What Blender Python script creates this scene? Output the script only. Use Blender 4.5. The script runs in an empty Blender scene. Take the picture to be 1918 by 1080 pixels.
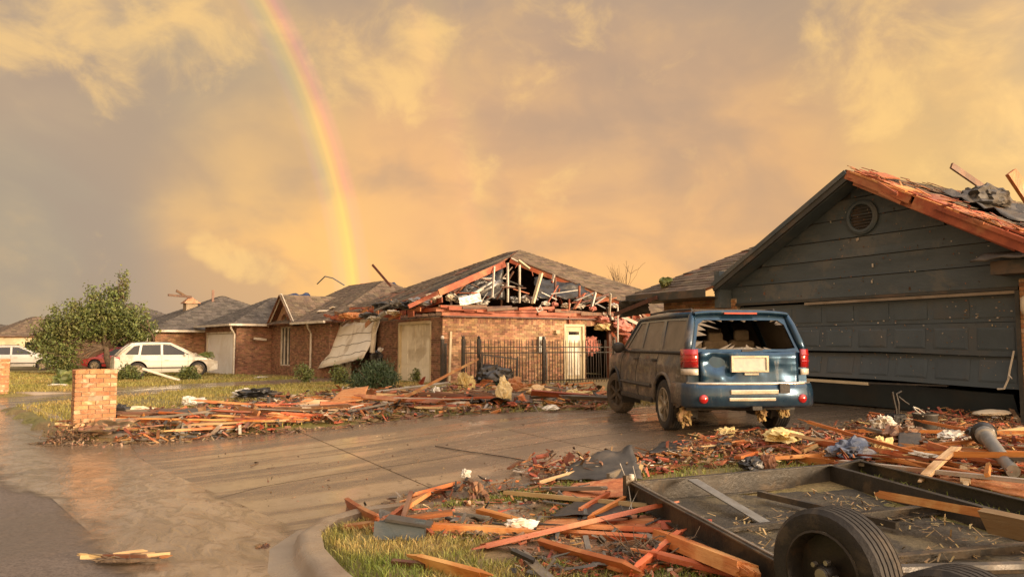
import bpy, bmesh, math, random
import numpy as np
from mathutils import Vector, Matrix, noise
from mathutils.geometry import tessellate_polygon

random.seed(7)
RNG = np.random.default_rng(11)
R = math.radians
scene = bpy.context.scene
COL = scene.collection

# ------------------------------------------------------------------ camera
F = 1400.0                      # focal length for a 1918 px wide picture
PITCH = math.atan(105.0 / F)
YAW = math.atan(824.0 / F)
EYE = Vector((0.0, 0.0, 1.65))
cam_data = bpy.data.cameras.new('camera')
cam_data.sensor_width = 36.0
cam_data.lens = 36.0 * F / 1918.0
cam_data.clip_start = 0.05
cam_data.clip_end = 3000.0
cam = bpy.data.objects.new('camera', cam_data)
COL.objects.link(cam)
cam.location = EYE
cam.rotation_euler = (math.pi / 2 + PITCH, 0.0, -YAW)
scene.camera = cam
FWD = Vector((math.sin(YAW) * math.cos(PITCH), math.cos(YAW) * math.cos(PITCH), math.sin(PITCH)))
RGT = Vector((math.cos(YAW), -math.sin(YAW), 0.0))
UPV = RGT.cross(FWD)


def at(px, py, z):
    """Point of the plane at height z that the photograph shows at pixel (px, py)."""
    r = RGT * ((px - 959) / F) + UPV * ((540 - py) / F) + FWD
    return EYE + r * ((z - EYE.z) / r.z)


# ------------------------------------------------------------------ node helpers
class NT:
    def __init__(s, tree):
        s.t = tree; s.n = tree.nodes; s.l = tree.links

    def new(s, kind, **kw):
        n = s.n.new(kind)
        for k, v in kw.items(): setattr(n, k, v)
        return n

    def put(s, sock, v):
        if hasattr(v, 'links'): s.l.new(v, sock)
        elif v is not None:
            if isinstance(v, (tuple, list)) and len(v) == 3 and sock.type == 'RGBA': v = (*v, 1)
            sock.default_value = v

    def math(s, op, a, b=None, c=None, clamp=False):
        n = s.new('ShaderNodeMath', operation=op, use_clamp=clamp)
        s.put(n.inputs[0], a)
        if b is not None: s.put(n.inputs[1], b)
        if c is not None: s.put(n.inputs[2], c)
        return n.outputs[0]

    def vmath(s, op, a, b=None, out=0):
        n = s.new('ShaderNodeVectorMath', operation=op)
        s.put(n.inputs[0], a)
        if b is not None:
            s.put(n.inputs[3 if op == 'SCALE' else 1], b)
        return n.outputs['Value' if op in ('DOT_PRODUCT', 'LENGTH') else 0]

    def mix(s, f, a, b, mode='MIX'):
        n = s.new('ShaderNodeMix', data_type='RGBA', blend_type=mode)
        n.clamp_factor = True
        s.put(n.inputs[0], f); s.put(n.inputs[6], a); s.put(n.inputs[7], b)
        return n.outputs[2]

    def noise(s, vec, scale, detail=4, rough=.55, dist=0., out=0):
        n = s.new('ShaderNodeTexNoise')
        if vec is not None: s.put(n.inputs['Vector'], vec)
        n.inputs['Scale'].default_value = scale; n.inputs['Detail'].default_value = detail
        n.inputs['Roughness'].default_value = rough; n.inputs['Distortion'].default_value = dist
        return n.outputs[out]

    def rng(s, v, a, b, c=0., d=1., smooth=True):
        n = s.new('ShaderNodeMapRange', interpolation_type='SMOOTHSTEP' if smooth else 'LINEAR')
        s.put(n.inputs[0], v)
        for i, x in enumerate((a, b, c, d)): n.inputs[i + 1].default_value = x
        return n.outputs[0]

    def ramp(s, v, stops, interp='LINEAR'):
        n = s.new('ShaderNodeValToRGB'); cr = n.color_ramp; cr.interpolation = interp
        while len(cr.elements) < len(stops): cr.elements.new(0.5)
        for e, (p, c) in zip(cr.elements, stops):
            e.position = p; e.color = (*c, 1) if len(c) == 3 else c
        s.put(n.inputs[0], v)
        return n.outputs[0]

    def sep(s, v):
        n = s.new('ShaderNodeSeparateXYZ'); s.put(n.inputs[0], v); return n.outputs

    def mapping(s, v, scale=(1, 1, 1), rot=(0, 0, 0)):
        n = s.new('ShaderNodeMapping'); s.put(n.inputs[0], v)
        n.inputs['Scale'].default_value = scale; n.inputs['Rotation'].default_value = rot
        return n.outputs[0]


# ------------------------------------------------------------------ sky: sunset storm clouds with a rainbow
SUN_AZ, SUN_EL = R(156.6), R(10.0)
SUN_DIR = Vector((math.sin(SUN_AZ) * math.cos(SUN_EL), math.cos(SUN_AZ) * math.cos(SUN_EL), math.sin(SUN_EL)))
BOW_AXIS = Vector((math.sin(R(-22.9)) * math.cos(R(-1.0)), math.cos(R(-22.9)) * math.cos(R(-1.0)), math.sin(R(-1.0))))


def skydir(px, py):
    return tuple((RGT * ((px - 959) / F) + UPV * ((540 - py) / F) + FWD).normalized())


world = bpy.data.worlds.new('World'); scene.world = world; world.use_nodes = True
world.node_tree.nodes.clear()
W = NT(world.node_tree)
tc = W.new('ShaderNodeTexCoord')
D = W.vmath('NORMALIZE', tc.outputs['Generated'])
dz = W.sep(D)[2]
up = W.math('MAXIMUM', dz, 0.0)
base = W.ramp(up, [(0.0, (.95, .54, .19)), (.08, (.89, .51, .19)), (.17, (.74, .45, .20)), (.30, (.57, .385, .215)),
                   (.46, (.46, .345, .225)), (.7, (.60, .54, .46)), (1.0, (.82, .81, .80))])
# blue-grey rain curtain towards the antisolar point, gold glow in front of the houses
rain = W.rng(W.vmath('DOT_PRODUCT', D, skydir(-160, 430)), .84, .985)
base = W.mix(W.math('MULTIPLY', rain, .9), base, (.49, .375, .24))
for (px, py, a, b, k, c) in [(1080, 500, .920, .998, .85, (1.04, .56, .19)), (540, 420, .980, .9992, .9, (1.04, .59, .185)),
                             (1890, 320, .980, .9995, .8, (.95, .62, .20)), (1090, 80, .965, .998, .6, (.41, .315, .235)),
                             (1880, 170, .990, .9992, .5, (.48, .365, .22)), (20, 470, .985, .9985, .75, (.38, .335, .24)),
                             (420, 220, .982, .9985, .5, (.50, .39, .225)), (1240, 300, .984, .998, .35, (.66, .43, .23)), (800, 330, .988, .9985, .3, (.74, .45, .235))]:
    m = W.rng(W.vmath('DOT_PRODUCT', D, skydir(px, py)), a, b)
    base = W.mix(W.math('MULTIPLY', m, k), base, c)
st = W.mapping(D, scale=(1, 1, 1.7), rot=(0, R(14), R(20)))
n1 = W.noise(st, 4.6, 5, .5, .35)
n2 = W.noise(W.mapping(D, scale=(1, 1, 1.5), rot=(.3, .2, .5)), 11, 6, .55, .5)
base = W.mix(W.rng(n1, .36, .60, .52, 0.), base, (.40, .30, .215))
gold = W.math('MULTIPLY', W.rng(n1, .48, .74, 0., .4), W.rng(n2, .36, .66, .2, 1.))
base = W.mix(gold, base, (1.0, .61, .21))
# brighter cumulus rags: the lobes only raise the chance of cloud, the noise gives the outline
lobes = None
for (px, py, a, b, k) in [(730, 110, .9952, .9997, 1.), (660, 140, .9970, .9998, .7), (340, 75, .9945, .9998, .8), (70, 35, .9945, .9997, 1.),
                          (180, 110, .9965, .9998, .8), (1690, 40, .986, .9994, .8), (1650, 180, .9968, .9998, 1.), (1580, 120, .994, .9998, .6),
                          (385, 460, .99955, .99997, 1.), (412, 478, .9995, .99997, 1.15), (445, 494, .9995, .99997, 1.15), (482, 500, .99945, .99997, 1.1), (512, 510, .9996, .99998, .9), (985, 60, .993, .9997, .5), (940, 330, .990, .9996, .5),
                          (1895, 290, .993, .9997, .8)]:
    m = W.math('MULTIPLY', W.rng(W.vmath('DOT_PRODUCT', D, skydir(px, py)), a, b), k)
    lobes = m if lobes is None else W.math('MAXIMUM', lobes, m)
n3 = W.noise(W.mapping(D, scale=(1, 1, 1.25), rot=(.1, .5, .2)), 12, 8, .6, .4)
lob = W.rng(W.math('ADD', n3, W.math('MULTIPLY', lobes, .30)), .60, .92)
base = W.mix(W.math('MULTIPLY', lob, .62), base, (1.04, .68, .235))
base = W.mix(1., base, (1.02, .975, 1.0), 'MULTIPLY')
# rainbow: a fixed angle from the antisolar point
ang = W.math('MULTIPLY', W.math('ARCCOSINE', W.vmath('DOT_PRODUCT', D, tuple(BOW_AXIS))), 180 / math.pi)
bt = W.rng(ang, 40.1, 43.2, 0., 1., smooth=False)
bow = W.ramp(bt, [(0, (0, 0, 0)), (.12, (.0, .01, .05)), (.28, (.0, .07, .05)), (.42, (.15, .16, .01)), (.52, (.42, .24, .0)), (.61, (.44, .11, .01)),
                  (.72, (.36, .01, .07)), (.84, (.15, .0, .05)), (1., (0, 0, 0))], 'EASE')
nb = W.noise(D, 6, 3)
fade = W.math('MULTIPLY', W.rng(nb, .35, .6, .7, 1.), W.rng(up, .0, .42, 1.0, .62))
fade = W.math('MULTIPLY', fade, W.rng(dz, -.01, .04))
base = W.mix(1., base, W.vmath('SCALE', bow, fade), 'ADD')
b2 = W.ramp(W.rng(ang, 49.6, 54., 0., 1., smooth=False), [(0, (0, 0, 0)), (.35, (.05, .015, .01)), (.6, (.06, .045, .0)), (1, (0, 0, 0))], 'EASE')
base = W.mix(1., base, W.vmath('SCALE', b2, fade), 'ADD')
# the whole western half of the sky, behind the camera, is brightened towards the low sun to light the ground
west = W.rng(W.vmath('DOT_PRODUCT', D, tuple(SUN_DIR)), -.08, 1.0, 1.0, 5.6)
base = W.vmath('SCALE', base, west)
sky = W.new('ShaderNodeTexSky', sky_type='NISHITA')
sky.sun_disc = False; sky.sun_elevation = SUN_EL; sky.sun_rotation = SUN_AZ; sky.dust_density = 3.0
bg1 = W.new('ShaderNodeBackground'); W.put(bg1.inputs[0], sky.outputs[0]); bg1.inputs[1].default_value = .08
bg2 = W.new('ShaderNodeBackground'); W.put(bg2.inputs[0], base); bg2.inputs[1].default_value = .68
ms = W.new('ShaderNodeMixShader')
# a little open sky shows between the clouds, more of it high overhead
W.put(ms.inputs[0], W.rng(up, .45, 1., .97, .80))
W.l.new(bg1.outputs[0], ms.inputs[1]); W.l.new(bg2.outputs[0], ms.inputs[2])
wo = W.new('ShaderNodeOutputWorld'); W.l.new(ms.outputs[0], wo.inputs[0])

sun_data = bpy.data.lights.new('sun', 'SUN')
sun_data.energy = 3.3; sun_data.angle = R(16); sun_data.color = (1.0, .74, .48)
sun = bpy.data.objects.new('sun', sun_data); COL.objects.link(sun)
sun.rotation_euler = SUN_DIR.to_track_quat('Z', 'Y').to_euler()
sun.location = (0, 0, 30)

vs = scene.view_settings
vs.view_transform = 'Standard'; vs.look = 'None'; vs.gamma = 1.0; vs.exposure = 0.64; vs.use_curve_mapping = False
scene.cycles.max_bounces = 6
scene.cycles.diffuse_bounces = 3
scene.cycles.use_denoising = True

# ------------------------------------------------------------------ materials
MATS = {}


def pmat(name, c1, c2=None, scale=3., rough=.6, bump=0., bscale=None, metal=0., objrand=0., island=0., spec=.5, c3=None, c3amt=.4,
         stretch=(1, 1, 1), r2=None, wet=0., coat=0., coords='Object', detail=5):
    """Principled material with two-tone noise, optional stains, relief and per-piece variation."""
    m = bpy.data.materials.new(name); m.use_nodes = True
    t = NT(m.node_tree); b = t.n['Principled BSDF']
    co = t.new('ShaderNodeTexCoord').outputs[coords]
    if objrand:
        oi = t.new('ShaderNodeObjectInfo').outputs['Random']
        off = t.vmath('SCALE', (37., 17., 59.), oi)
        co = t.vmath('ADD', co, off)
    cs = t.mapping(co, scale=stretch) if stretch != (1, 1, 1) else co
    nz = t.noise(cs, scale, detail, .6)
    c2 = c2 or tuple(x * .75 for x in c1)
    col = t.mix(t.rng(nz, .32, .68), c1, c2)
    if c3:
        n3 = t.noise(co, scale * .37 + .15, 6, .65, .4)
        col = t.mix(t.rng(n3, .5, .62, 0., c3amt), col, c3)
    if objrand:
        hs = t.new('ShaderNodeHueSaturation'); t.put(hs.inputs['Color'], col)
        t.put(hs.inputs['Value'], t.rng(oi, 0, 1, 1 - objrand, 1 + objrand, smooth=False))
        t.put(hs.inputs['Hue'], t.rng(t.math('FRACT', t.math('MULTIPLY', oi, 7.13)), 0, 1, .5 - objrand * .035, .5 + objrand * .045, smooth=False))
        col = hs.outputs[0]
    if island:
        gi = t.new('ShaderNodeNewGeometry').outputs['Random Per Island']
        hs = t.new('ShaderNodeHueSaturation'); t.put(hs.inputs['Color'], col)
        t.put(hs.inputs['Value'], t.rng(gi, 0, 1, 1 - island, 1 + island, smooth=False))
        t.put(hs.inputs['Hue'], t.rng(t.math('FRACT', t.math('MULTIPLY', gi, 5.7)), 0, 1, .5 - island * .04, .5 + island * .04, smooth=False))
        col = hs.outputs[0]
    t.put(b.inputs['Base Color'], col)
    rr = t.rng(t.noise(co, scale * .8 + .3, 4, .6), .35, .65, rough, r2 if r2 is not None else min(1, rough * 1.25))
    t.put(b.inputs['Roughness'], rr)
    b.inputs['Metallic'].default_value = metal
    b.inputs['Specular IOR Level'].default_value = spec
    if coat: b.inputs['Coat Weight'].default_value = coat; b.inputs['Coat Roughness'].default_value = .08
    if bump:
        bn = t.new('ShaderNodeBump'); bn.inputs['Strength'].default_value = min(1, bump); bn.inputs['Distance'].default_value = .02
        t.put(bn.inputs['Height'], t.noise(cs, bscale or scale * 6, 5, .6)); t.put(b.inputs['Normal'], bn.outputs[0])
    MATS[name] = m
    return m


pmat('lumber', (.46, .15, .045), (.30, .075, .022), 2.2, .42, .35, 9, objrand=.42, c3=(.56, .30, .12), c3amt=.7, stretch=(6, 6, .8))
pmat('lumber_dark', (.17, .065, .035), (.09, .04, .025), 2.2, .45, .35, 9, objrand=.4, c3=(.24, .15, .09), stretch=(6, 6, .8))
pmat('lumber_grey', (.20, .17, .14), (.13, .105, .08), 2.5, .6, .3, 9, objrand=.3, c3=(.28, .2, .12), stretch=(6, 6, .8))
pmat('lumber_painted', (.36, .33, .28), (.26, .22, .17), 2.5, .5, .3, 9, objrand=.25, c3=(.34, .17, .08), c3amt=.8, stretch=(6, 6, .8))
pmat('lumber_pale', (.55, .40, .22), (.44, .28, .13), 2.5, .55, .3, 9, objrand=.3, stretch=(6, 6, .8))
pmat('frame_wood', (.42, .12, .045), (.24, .06, .025), 1.6, .5, .3, 8, island=.35, c3=(.5, .24, .10), c3amt=.6)
pmat('osb', (.50, .20, .07), (.36, .12, .04), 14, .55, .6, 30, objrand=.25, c3=(.55, .32, .14), c3amt=.6)
pmat('white_trim', (.66, .62, .53), (.52, .47, .38), 3, .5, .15, 10, c3=(.3, .24, .16), c3amt=.5)
pmat('cream', (.63, .54, .36), (.55, .46, .29), 2.5, .5, .15, 12, c3=(.35, .27, .16), c3amt=.5)
pmat('cream_door', (.84, .79, .65), (.76, .70, .56), 1.2, .5, .15, 12, c3=(.38, .30, .19), c3amt=.6)
pmat('white_door', (.88, .90, .90), (.84, .86, .85), 1.2, .4, .1, 12, c3=(.6, .55, .46), c3amt=.3)
pmat('siding', (.074, .098, .112), (.058, .078, .089), 2.5, .5, .25, 22, c3=(.17, .155, .125), c3amt=.4, objrand=.10, stretch=(1, .4, 2))
pmat('door_grey', (.068, .094, .114), (.056, .078, .094), 1.6, .42, .1, 25, c3=(.11, .10, .085), c3amt=.35, objrand=.06)
pmat('fascia_dark', (.06, .062, .056), (.042, .043, .040), 3, .5, .3, 14, c3=(.16, .10, .06), c3amt=.5)
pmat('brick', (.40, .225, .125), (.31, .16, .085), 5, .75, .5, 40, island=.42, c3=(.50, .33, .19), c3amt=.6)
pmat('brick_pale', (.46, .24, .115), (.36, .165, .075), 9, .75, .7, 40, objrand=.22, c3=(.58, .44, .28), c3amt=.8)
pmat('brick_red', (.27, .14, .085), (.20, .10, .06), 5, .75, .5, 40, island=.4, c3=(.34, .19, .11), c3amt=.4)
pmat('mortar', (.36, .29, .21), (.28, .22, .15), 12, .9, .4, 60)
pmat('shingle', (.165, .122, .082), (.125, .092, .062), 3, .75, .6, 70, island=.38, c3=(.08, .065, .052), c3amt=.5)
pmat('shingle_grey', (.12, .105, .088), (.088, .077, .066), 3, .75, .6, 70, island=.35, c3=(.04, .037, .034), c3amt=.5)
pmat('decking', (.24, .10, .05), (.12, .055, .03), 4, .7, .3, 20, c3=(.07, .04, .03), c3amt=.6)
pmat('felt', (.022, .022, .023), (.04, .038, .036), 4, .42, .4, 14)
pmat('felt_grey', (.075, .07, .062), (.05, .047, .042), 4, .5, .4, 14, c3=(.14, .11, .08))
pmat('tarp_blue', (.04, .06, .13), (.03, .045, .10), 4, .35, .3, 10)
pmat('concrete', (.30, .25, .19), (.24, .195, .145), 2.5, .55, .25, 40, c3=(.17, .12, .08), c3amt=.6, r2=.25)
pmat('glass_dark', (.012, .013, .014), (.02, .02, .02), 2, .05, 0, spec=.6)
pmat('glass_dusty', (.16, .135, .10), (.11, .09, .065), 3, .35, .05, 20, c3=(.06, .05, .04))
pmat('black_metal', (.018, .016, .014), (.03, .024, .018), 8, .4, .15, 40, c3=(.09, .045, .02), c3amt=.4)
pmat('trailer_steel', (.030, .028, .025), (.05, .042, .032), 6, .35, .25, 30, c3=(.12, .085, .05), c3amt=.7, r2=.6)
pmat('bright_steel', (.45, .42, .38), (.28, .25, .21), 6, .3, .1, 30, metal=.8)
pmat('galvanised', (.36, .36, .34), (.26, .26, .245), 7, .38, .1, 25, metal=.55, c3=(.17, .14, .10), c3amt=.4)
pmat('rubber', (.016, .015, .014), (.024, .021, .018), 9, .62, .3, 45, c3=(.085, .066, .045), c3amt=.6)
pmat('rubber_mud', (.05, .04, .028), (.11, .08, .05), 6, .75, .4, 30)
pmat('alloy', (.42, .37, .28), (.28, .23, .16), 6, .4, .1, 30, metal=.5, c3=(.14, .10, .06), c3amt=.6)
pmat('tail_red', (.42, .012, .015), (.30, .01, .01), 5, .12, .05, spec=.7, coat=.6)
pmat('tail_white', (.66, .60, .50), (.55, .5, .42), 5, .2, .05, coat=.5)
pmat('dark_plastic', (.022, .021, .020), (.04, .034, .027), 6, .5, .2, 40)
pmat('chrome', (.68, .64, .56), (.52, .48, .40), 5, .2, .05, 20, metal=.75, c3=(.25, .20, .13), c3amt=.4)
pmat('seat_cloth', (.30, .25, .19), (.2, .165, .12), 6, .8, .2, 40)
pmat('paint_white', (.70, .69, .62), (.62, .60, .52), 1.2, .25, 0, coat=.5, c3=(.30, .25, .17), c3amt=.65)
pmat('paint_white_clean', (.72, .71, .66), (.66, .65, .6), 1.2, .25, 0, coat=.5)
pmat('paint_red', (.34, .025, .028), (.26, .02, .022), 1.2, .22, 0, coat=.6, c3=(.12, .05, .035), c3amt=.4)
pmat('insulation', (.72, .58, .27), (.60, .46, .20), 7, .95, .8, 25, objrand=.15, c3=(.62, .55, .38))
pmat('insulation_pink', (.62, .25, .20), (.50, .20, .15), 7, .95, .8, 25)
pmat('cloth_white', (.70, .68, .62), (.55, .52, .45), 5, .85, .4, 25, objrand=.15, c3=(.35, .28, .18), c3amt=.4)
pmat('cloth_blue', (.10, .13, .20), (.06, .08, .13), 6, .85, .4, 25, c3=(.35, .34, .33), c3amt=.5)
pmat('plastic_black', (.015, .015, .016), (.03, .028, .025), 5, .28, .3, 12)
pmat('plastic_green', (.02, .10, .06), (.012, .06, .04), 5, .35, .1, 12)
pmat('foil', (.35, .35, .34), (.16, .16, .16), 6, .3, .5, 12, metal=.6)
pmat('bark', (.16, .115, .075), (.09, .065, .045), 9, .85, .7, 30)
pmat('leaf', (.14, .165, .045), (.085, .12, .032), 3, .5, 0, island=.5, c3=(.17, .15, .045), c3amt=.6)
pmat('leaf_blue', (.05, .085, .035), (.04, .07, .03), 3, .5, 0, island=.4)
pmat('grass', (.23, .245, .048), (.15, .20, .034), 1.1, .55, 0, island=.5, c3=(.42, .32, .11), c3amt=.9)
pmat('grass_far', (.30, .25, .066), (.22, .21, .05), .5, .6, 0, island=.4, c3=(.36, .25, .09), c3amt=.8)
pmat('litter', (.22, .12, .06), (.10, .06, .035), 5, .7, .3, 20, island=.75, c3=(.42, .33, .22), c3amt=.5)
pmat('litter_red', (.40, .13, .045), (.20, .065, .03), 5, .6, .3, 20, island=.65, c3=(.45, .28, .13), c3amt=.5)
pmat('litter_pale', (.55, .50, .42), (.36, .31, .24), 5, .75, .3, 20, island=.5, c3=(.30, .22, .14), c3amt=.6)
pmat('litter_grey', (.10, .095, .085), (.06, .056, .05), 5, .6, .3, 20, island=.6, c3=(.2, .17, .13), c3amt=.5)
pmat('straw', (.40, .29, .14), (.28, .19, .085), 5, .8, .2, 20, island=.5)
pmat('foam', (.70, .62, .46), (.6, .5, .36), 4, .85, .3, 20)
pmat('mud_floor', (.070, .058, .038), (.042, .036, .026), 5, .5, .8, 30, c3=(.20, .16, .085), c3amt=.6)
pmat('water_mud', (.115, .080, .050), (.085, .060, .038), 1.2, .07, 0)


def tree_mat(name):
    m = bpy.data.materials.new(name); m.use_nodes = True; MATS[name] = m
    t = NT(m.node_tree); return m, t, t.n['Principled BSDF']


def ground_mat():
    m, t, b = tree_mat('soil_lawn')
    co = t.new('ShaderNodeTexCoord').outputs['Object']
    a = t.noise(co, .45, 6, .6, .3); c = t.noise(co, 3.2, 6, .65); d = t.noise(co, 22, 4, .6)
    col = t.mix(t.rng(a, .40, .58), (.20, .185, .048), (.27, .185, .085))
    col = t.mix(t.rng(c, .45, .65, 0, .6), col, (.30, .235, .09))
    col = t.mix(t.rng(d, .35, .7, 0, .5), col, (.06, .045, .02))
    t.put(b.inputs['Base Color'], col)
    t.put(b.inputs['Roughness'], t.rng(a, .35, .6, .55, .9))
    bn = t.new('ShaderNodeBump'); bn.inputs['Strength'].default_value = .8; bn.inputs['Distance'].default_value = .04
    t.put(bn.inputs['Height'], t.math('ADD', c, t.math('MULTIPLY', d, .6))); t.put(b.inputs['Normal'], bn.outputs[0])


def drive_mat():
    m, t, b = tree_mat('wet_concrete')
    co = t.new('ShaderNodeTexCoord').outputs['Object']
    st = t.mapping(co, scale=(.13, 1.0, 1), rot=(0, 0, R(8)))
    a = t.noise(st, 1.7, 6, .6, .6); c = t.noise(co, 7, 6, .65); g = t.noise(co, 90, 3, .6)
    col = t.mix(t.rng(a, .36, .64), (.135, .100, .070), (.235, .178, .125))
    col = t.mix(t.rng(c, .4, .7, 0, .45), col, (.10, .074, .052))
    col = t.mix(t.rng(g, .45, .75, 0, .22), col, (.07, .05, .035))
    t.put(b.inputs['Base Color'], col)
    film = t.rng(a, .40, .60)
    r = t.math('ADD', t.math('MULTIPLY', film, -.23), .28)
    r = t.math('ADD', r, t.math('MULTIPLY', t.rng(c, .4, .65), .08))
    t.put(b.inputs['Roughness'], r)
    b.inputs['Specular IOR Level'].default_value = .85
    bn = t.new('ShaderNodeBump'); bn.inputs['Distance'].default_value = .006
    t.put(bn.inputs['Strength'], t.math('SUBTRACT', .5, t.math('MULTIPLY', film, .44)))
    t.put(bn.inputs['Height'], t.math('ADD', g, t.math('MULTIPLY', c, 1.2))); t.put(b.inputs['Normal'], bn.outputs[0])


def asphalt_mat():
    m, t, b = tree_mat('asphalt')
    co = t.new('ShaderNodeTexCoord').outputs['Object']
    a = t.noise(co, .7, 6, .6, .4); c = t.noise(co, 6, 6, .65); g = t.noise(co, 48, 4, .8)
    col = t.mix(t.rng(a, .35, .65), (.125, .102, .086), (.175, .142, .117))
    col = t.mix(t.rng(c, .45, .7, 0, .4), col, (.20, .15, .105))
    col = t.mix(t.rng(g, .42, .62, 0, .75), col, (.055, .044, .037))
    t.put(b.inputs['Base Color'], col)
    t.put(b.inputs['Roughness'], t.math('ADD', t.rng(a, .38, .62, .36, .62), t.math('MULTIPLY', t.rng(c, .4, .6), .08)))
    bn = t.new('ShaderNodeBump'); bn.inputs['Strength'].default_value = .5; bn.inputs['Distance'].default_value = .008
    t.put(bn.inputs['Height'], t.math('ADD', g, t.math('MULTIPLY', c, .7))); t.put(b.inputs['Normal'], bn.outputs[0])


def water_mat():
    m, t, b = tree_mat('muddy_water')
    co = t.new('ShaderNodeTexCoord').outputs['Object']
    st = t.mapping(co, scale=(1, .5, 1), rot=(0, 0, R(-25)))
    a = t.noise(st, 1.3, 6, .62, 1.2); c = t.noise(st, 5.5, 5, .6, 1.4)
    col = t.mix(t.rng(a, .36, .62), (.19, .138, .092), (.29, .222, .155))
    col = t.mix(t.rng(c, .50, .60, 0, .5), col, (.11, .08, .05))
    t.put(b.inputs['Base Color'], col)
    ed = t.new('ShaderNodeAttribute', attribute_name='rim').outputs['Fac']
    al = t.rng(t.math('ADD', ed, t.math('MULTIPLY', t.math('SUBTRACT', a, .5), .9)), .02, .42)
    t.put(b.inputs['Alpha'], al)
    t.put(b.inputs['Roughness'], t.rng(c, .35, .65, .08, .22))
    b.inputs['Specular IOR Level'].default_value = .6
    bn = t.new('ShaderNodeBump'); bn.inputs['Strength'].default_value = .42; bn.inputs['Distance'].default_value = .035
    t.put(bn.inputs['Height'], t.math('ADD', c, t.math('MULTIPLY', a, .8))); t.put(b.inputs['Normal'], bn.outputs[0])


def suv_mat():
    """Dark blue metallic paint; the flank that met the storm is caked in dried mud."""
    m, t, b = tree_mat('paint_blue_muddy')
    co = t.new('ShaderNodeTexCoord').outputs['Object']
    x, y, z = t.sep(co)
    n = t.noise(co, 4.5, 7, .65, .4); n2 = t.noise(co, 26, 5, .7); n3 = t.noise(t.mapping(co, scale=(1, 1, .25)), 9, 5, .6)
    side = t.rng(x, -.70, -.88)                         # left flank
    low = t.rng(z, .75, .38)
    rear = t.rng(y, -2.28, -2.34)
    cover = t.math('MAXIMUM', side, t.math('MULTIPLY', low, .55))
    cover = t.math('MULTIPLY', cover, t.math('SUBTRACT', 1., t.math('MULTIPLY', rear, .75)))
    cover = t.math('MULTIPLY', cover, t.rng(n, .28, .50, .55, 1.))
    cover = t.math('MAXIMUM', cover, t.rng(n3, .60, .74, 0., .55))
    mud = t.mix(t.rng(n2, .35, .65), (.165, .135, .10), (.085, .072, .058))
    mud = t.mix(t.rng(n, .5, .64), mud, (.22, .18, .135))
    paint = t.mix(t.rng(n3, .35, .65), (.010, .040, .085), (.018, .060, .11))
    t.put(b.inputs['Base Color'], t.mix(cover, paint, mud))
    t.put(b.inputs['Metallic'], t.math('MULTIPLY', t.math('SUBTRACT', 1., cover), .55))
    t.put(b.inputs['Roughness'], t.math('ADD', t.math('MULTIPLY', cover, .48), .24))
    b.inputs['Coat Weight'].default_value = .3
    bn = t.new('ShaderNodeBump'); bn.inputs['Distance'].default_value = .012
    t.put(bn.inputs['Strength'], t.math('MULTIPLY', cover, .7)); t.put(bn.inputs['Height'], t.math('ADD', n2, n)); t.put(b.inputs['Normal'], bn.outputs[0])


def plate_mat():
    m, t, b = tree_mat('plate_print')
    co = t.new('ShaderNodeTexCoord').outputs['Object']
    n = t.noise(co, 14, 3); st = t.noise(t.mapping(co, scale=(3.2, 1, .6)), 11, 2, .5)
    x, y, z = t.sep(co)
    band = t.math('MULTIPLY', t.rng(z, .955, .97), t.rng(z, 1.045, 1.03))
    col = t.mix(t.rng(n, .35, .65), (.52, .51, .44), (.42, .43, .40))
    col = t.mix(t.math('MULTIPLY', t.rng(st, .50, .60, 0, .45), band), col, (.42, .42, .36))
    t.put(b.inputs['Base Color'], col); b.inputs['Roughness'].default_value = .4


ground_mat(); drive_mat(); asphalt_mat(); water_mat(); suv_mat(); plate_mat()

# ------------------------------------------------------------------ mesh helpers
ROOT = {}      # object name -> world offset of its authoring space


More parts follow.
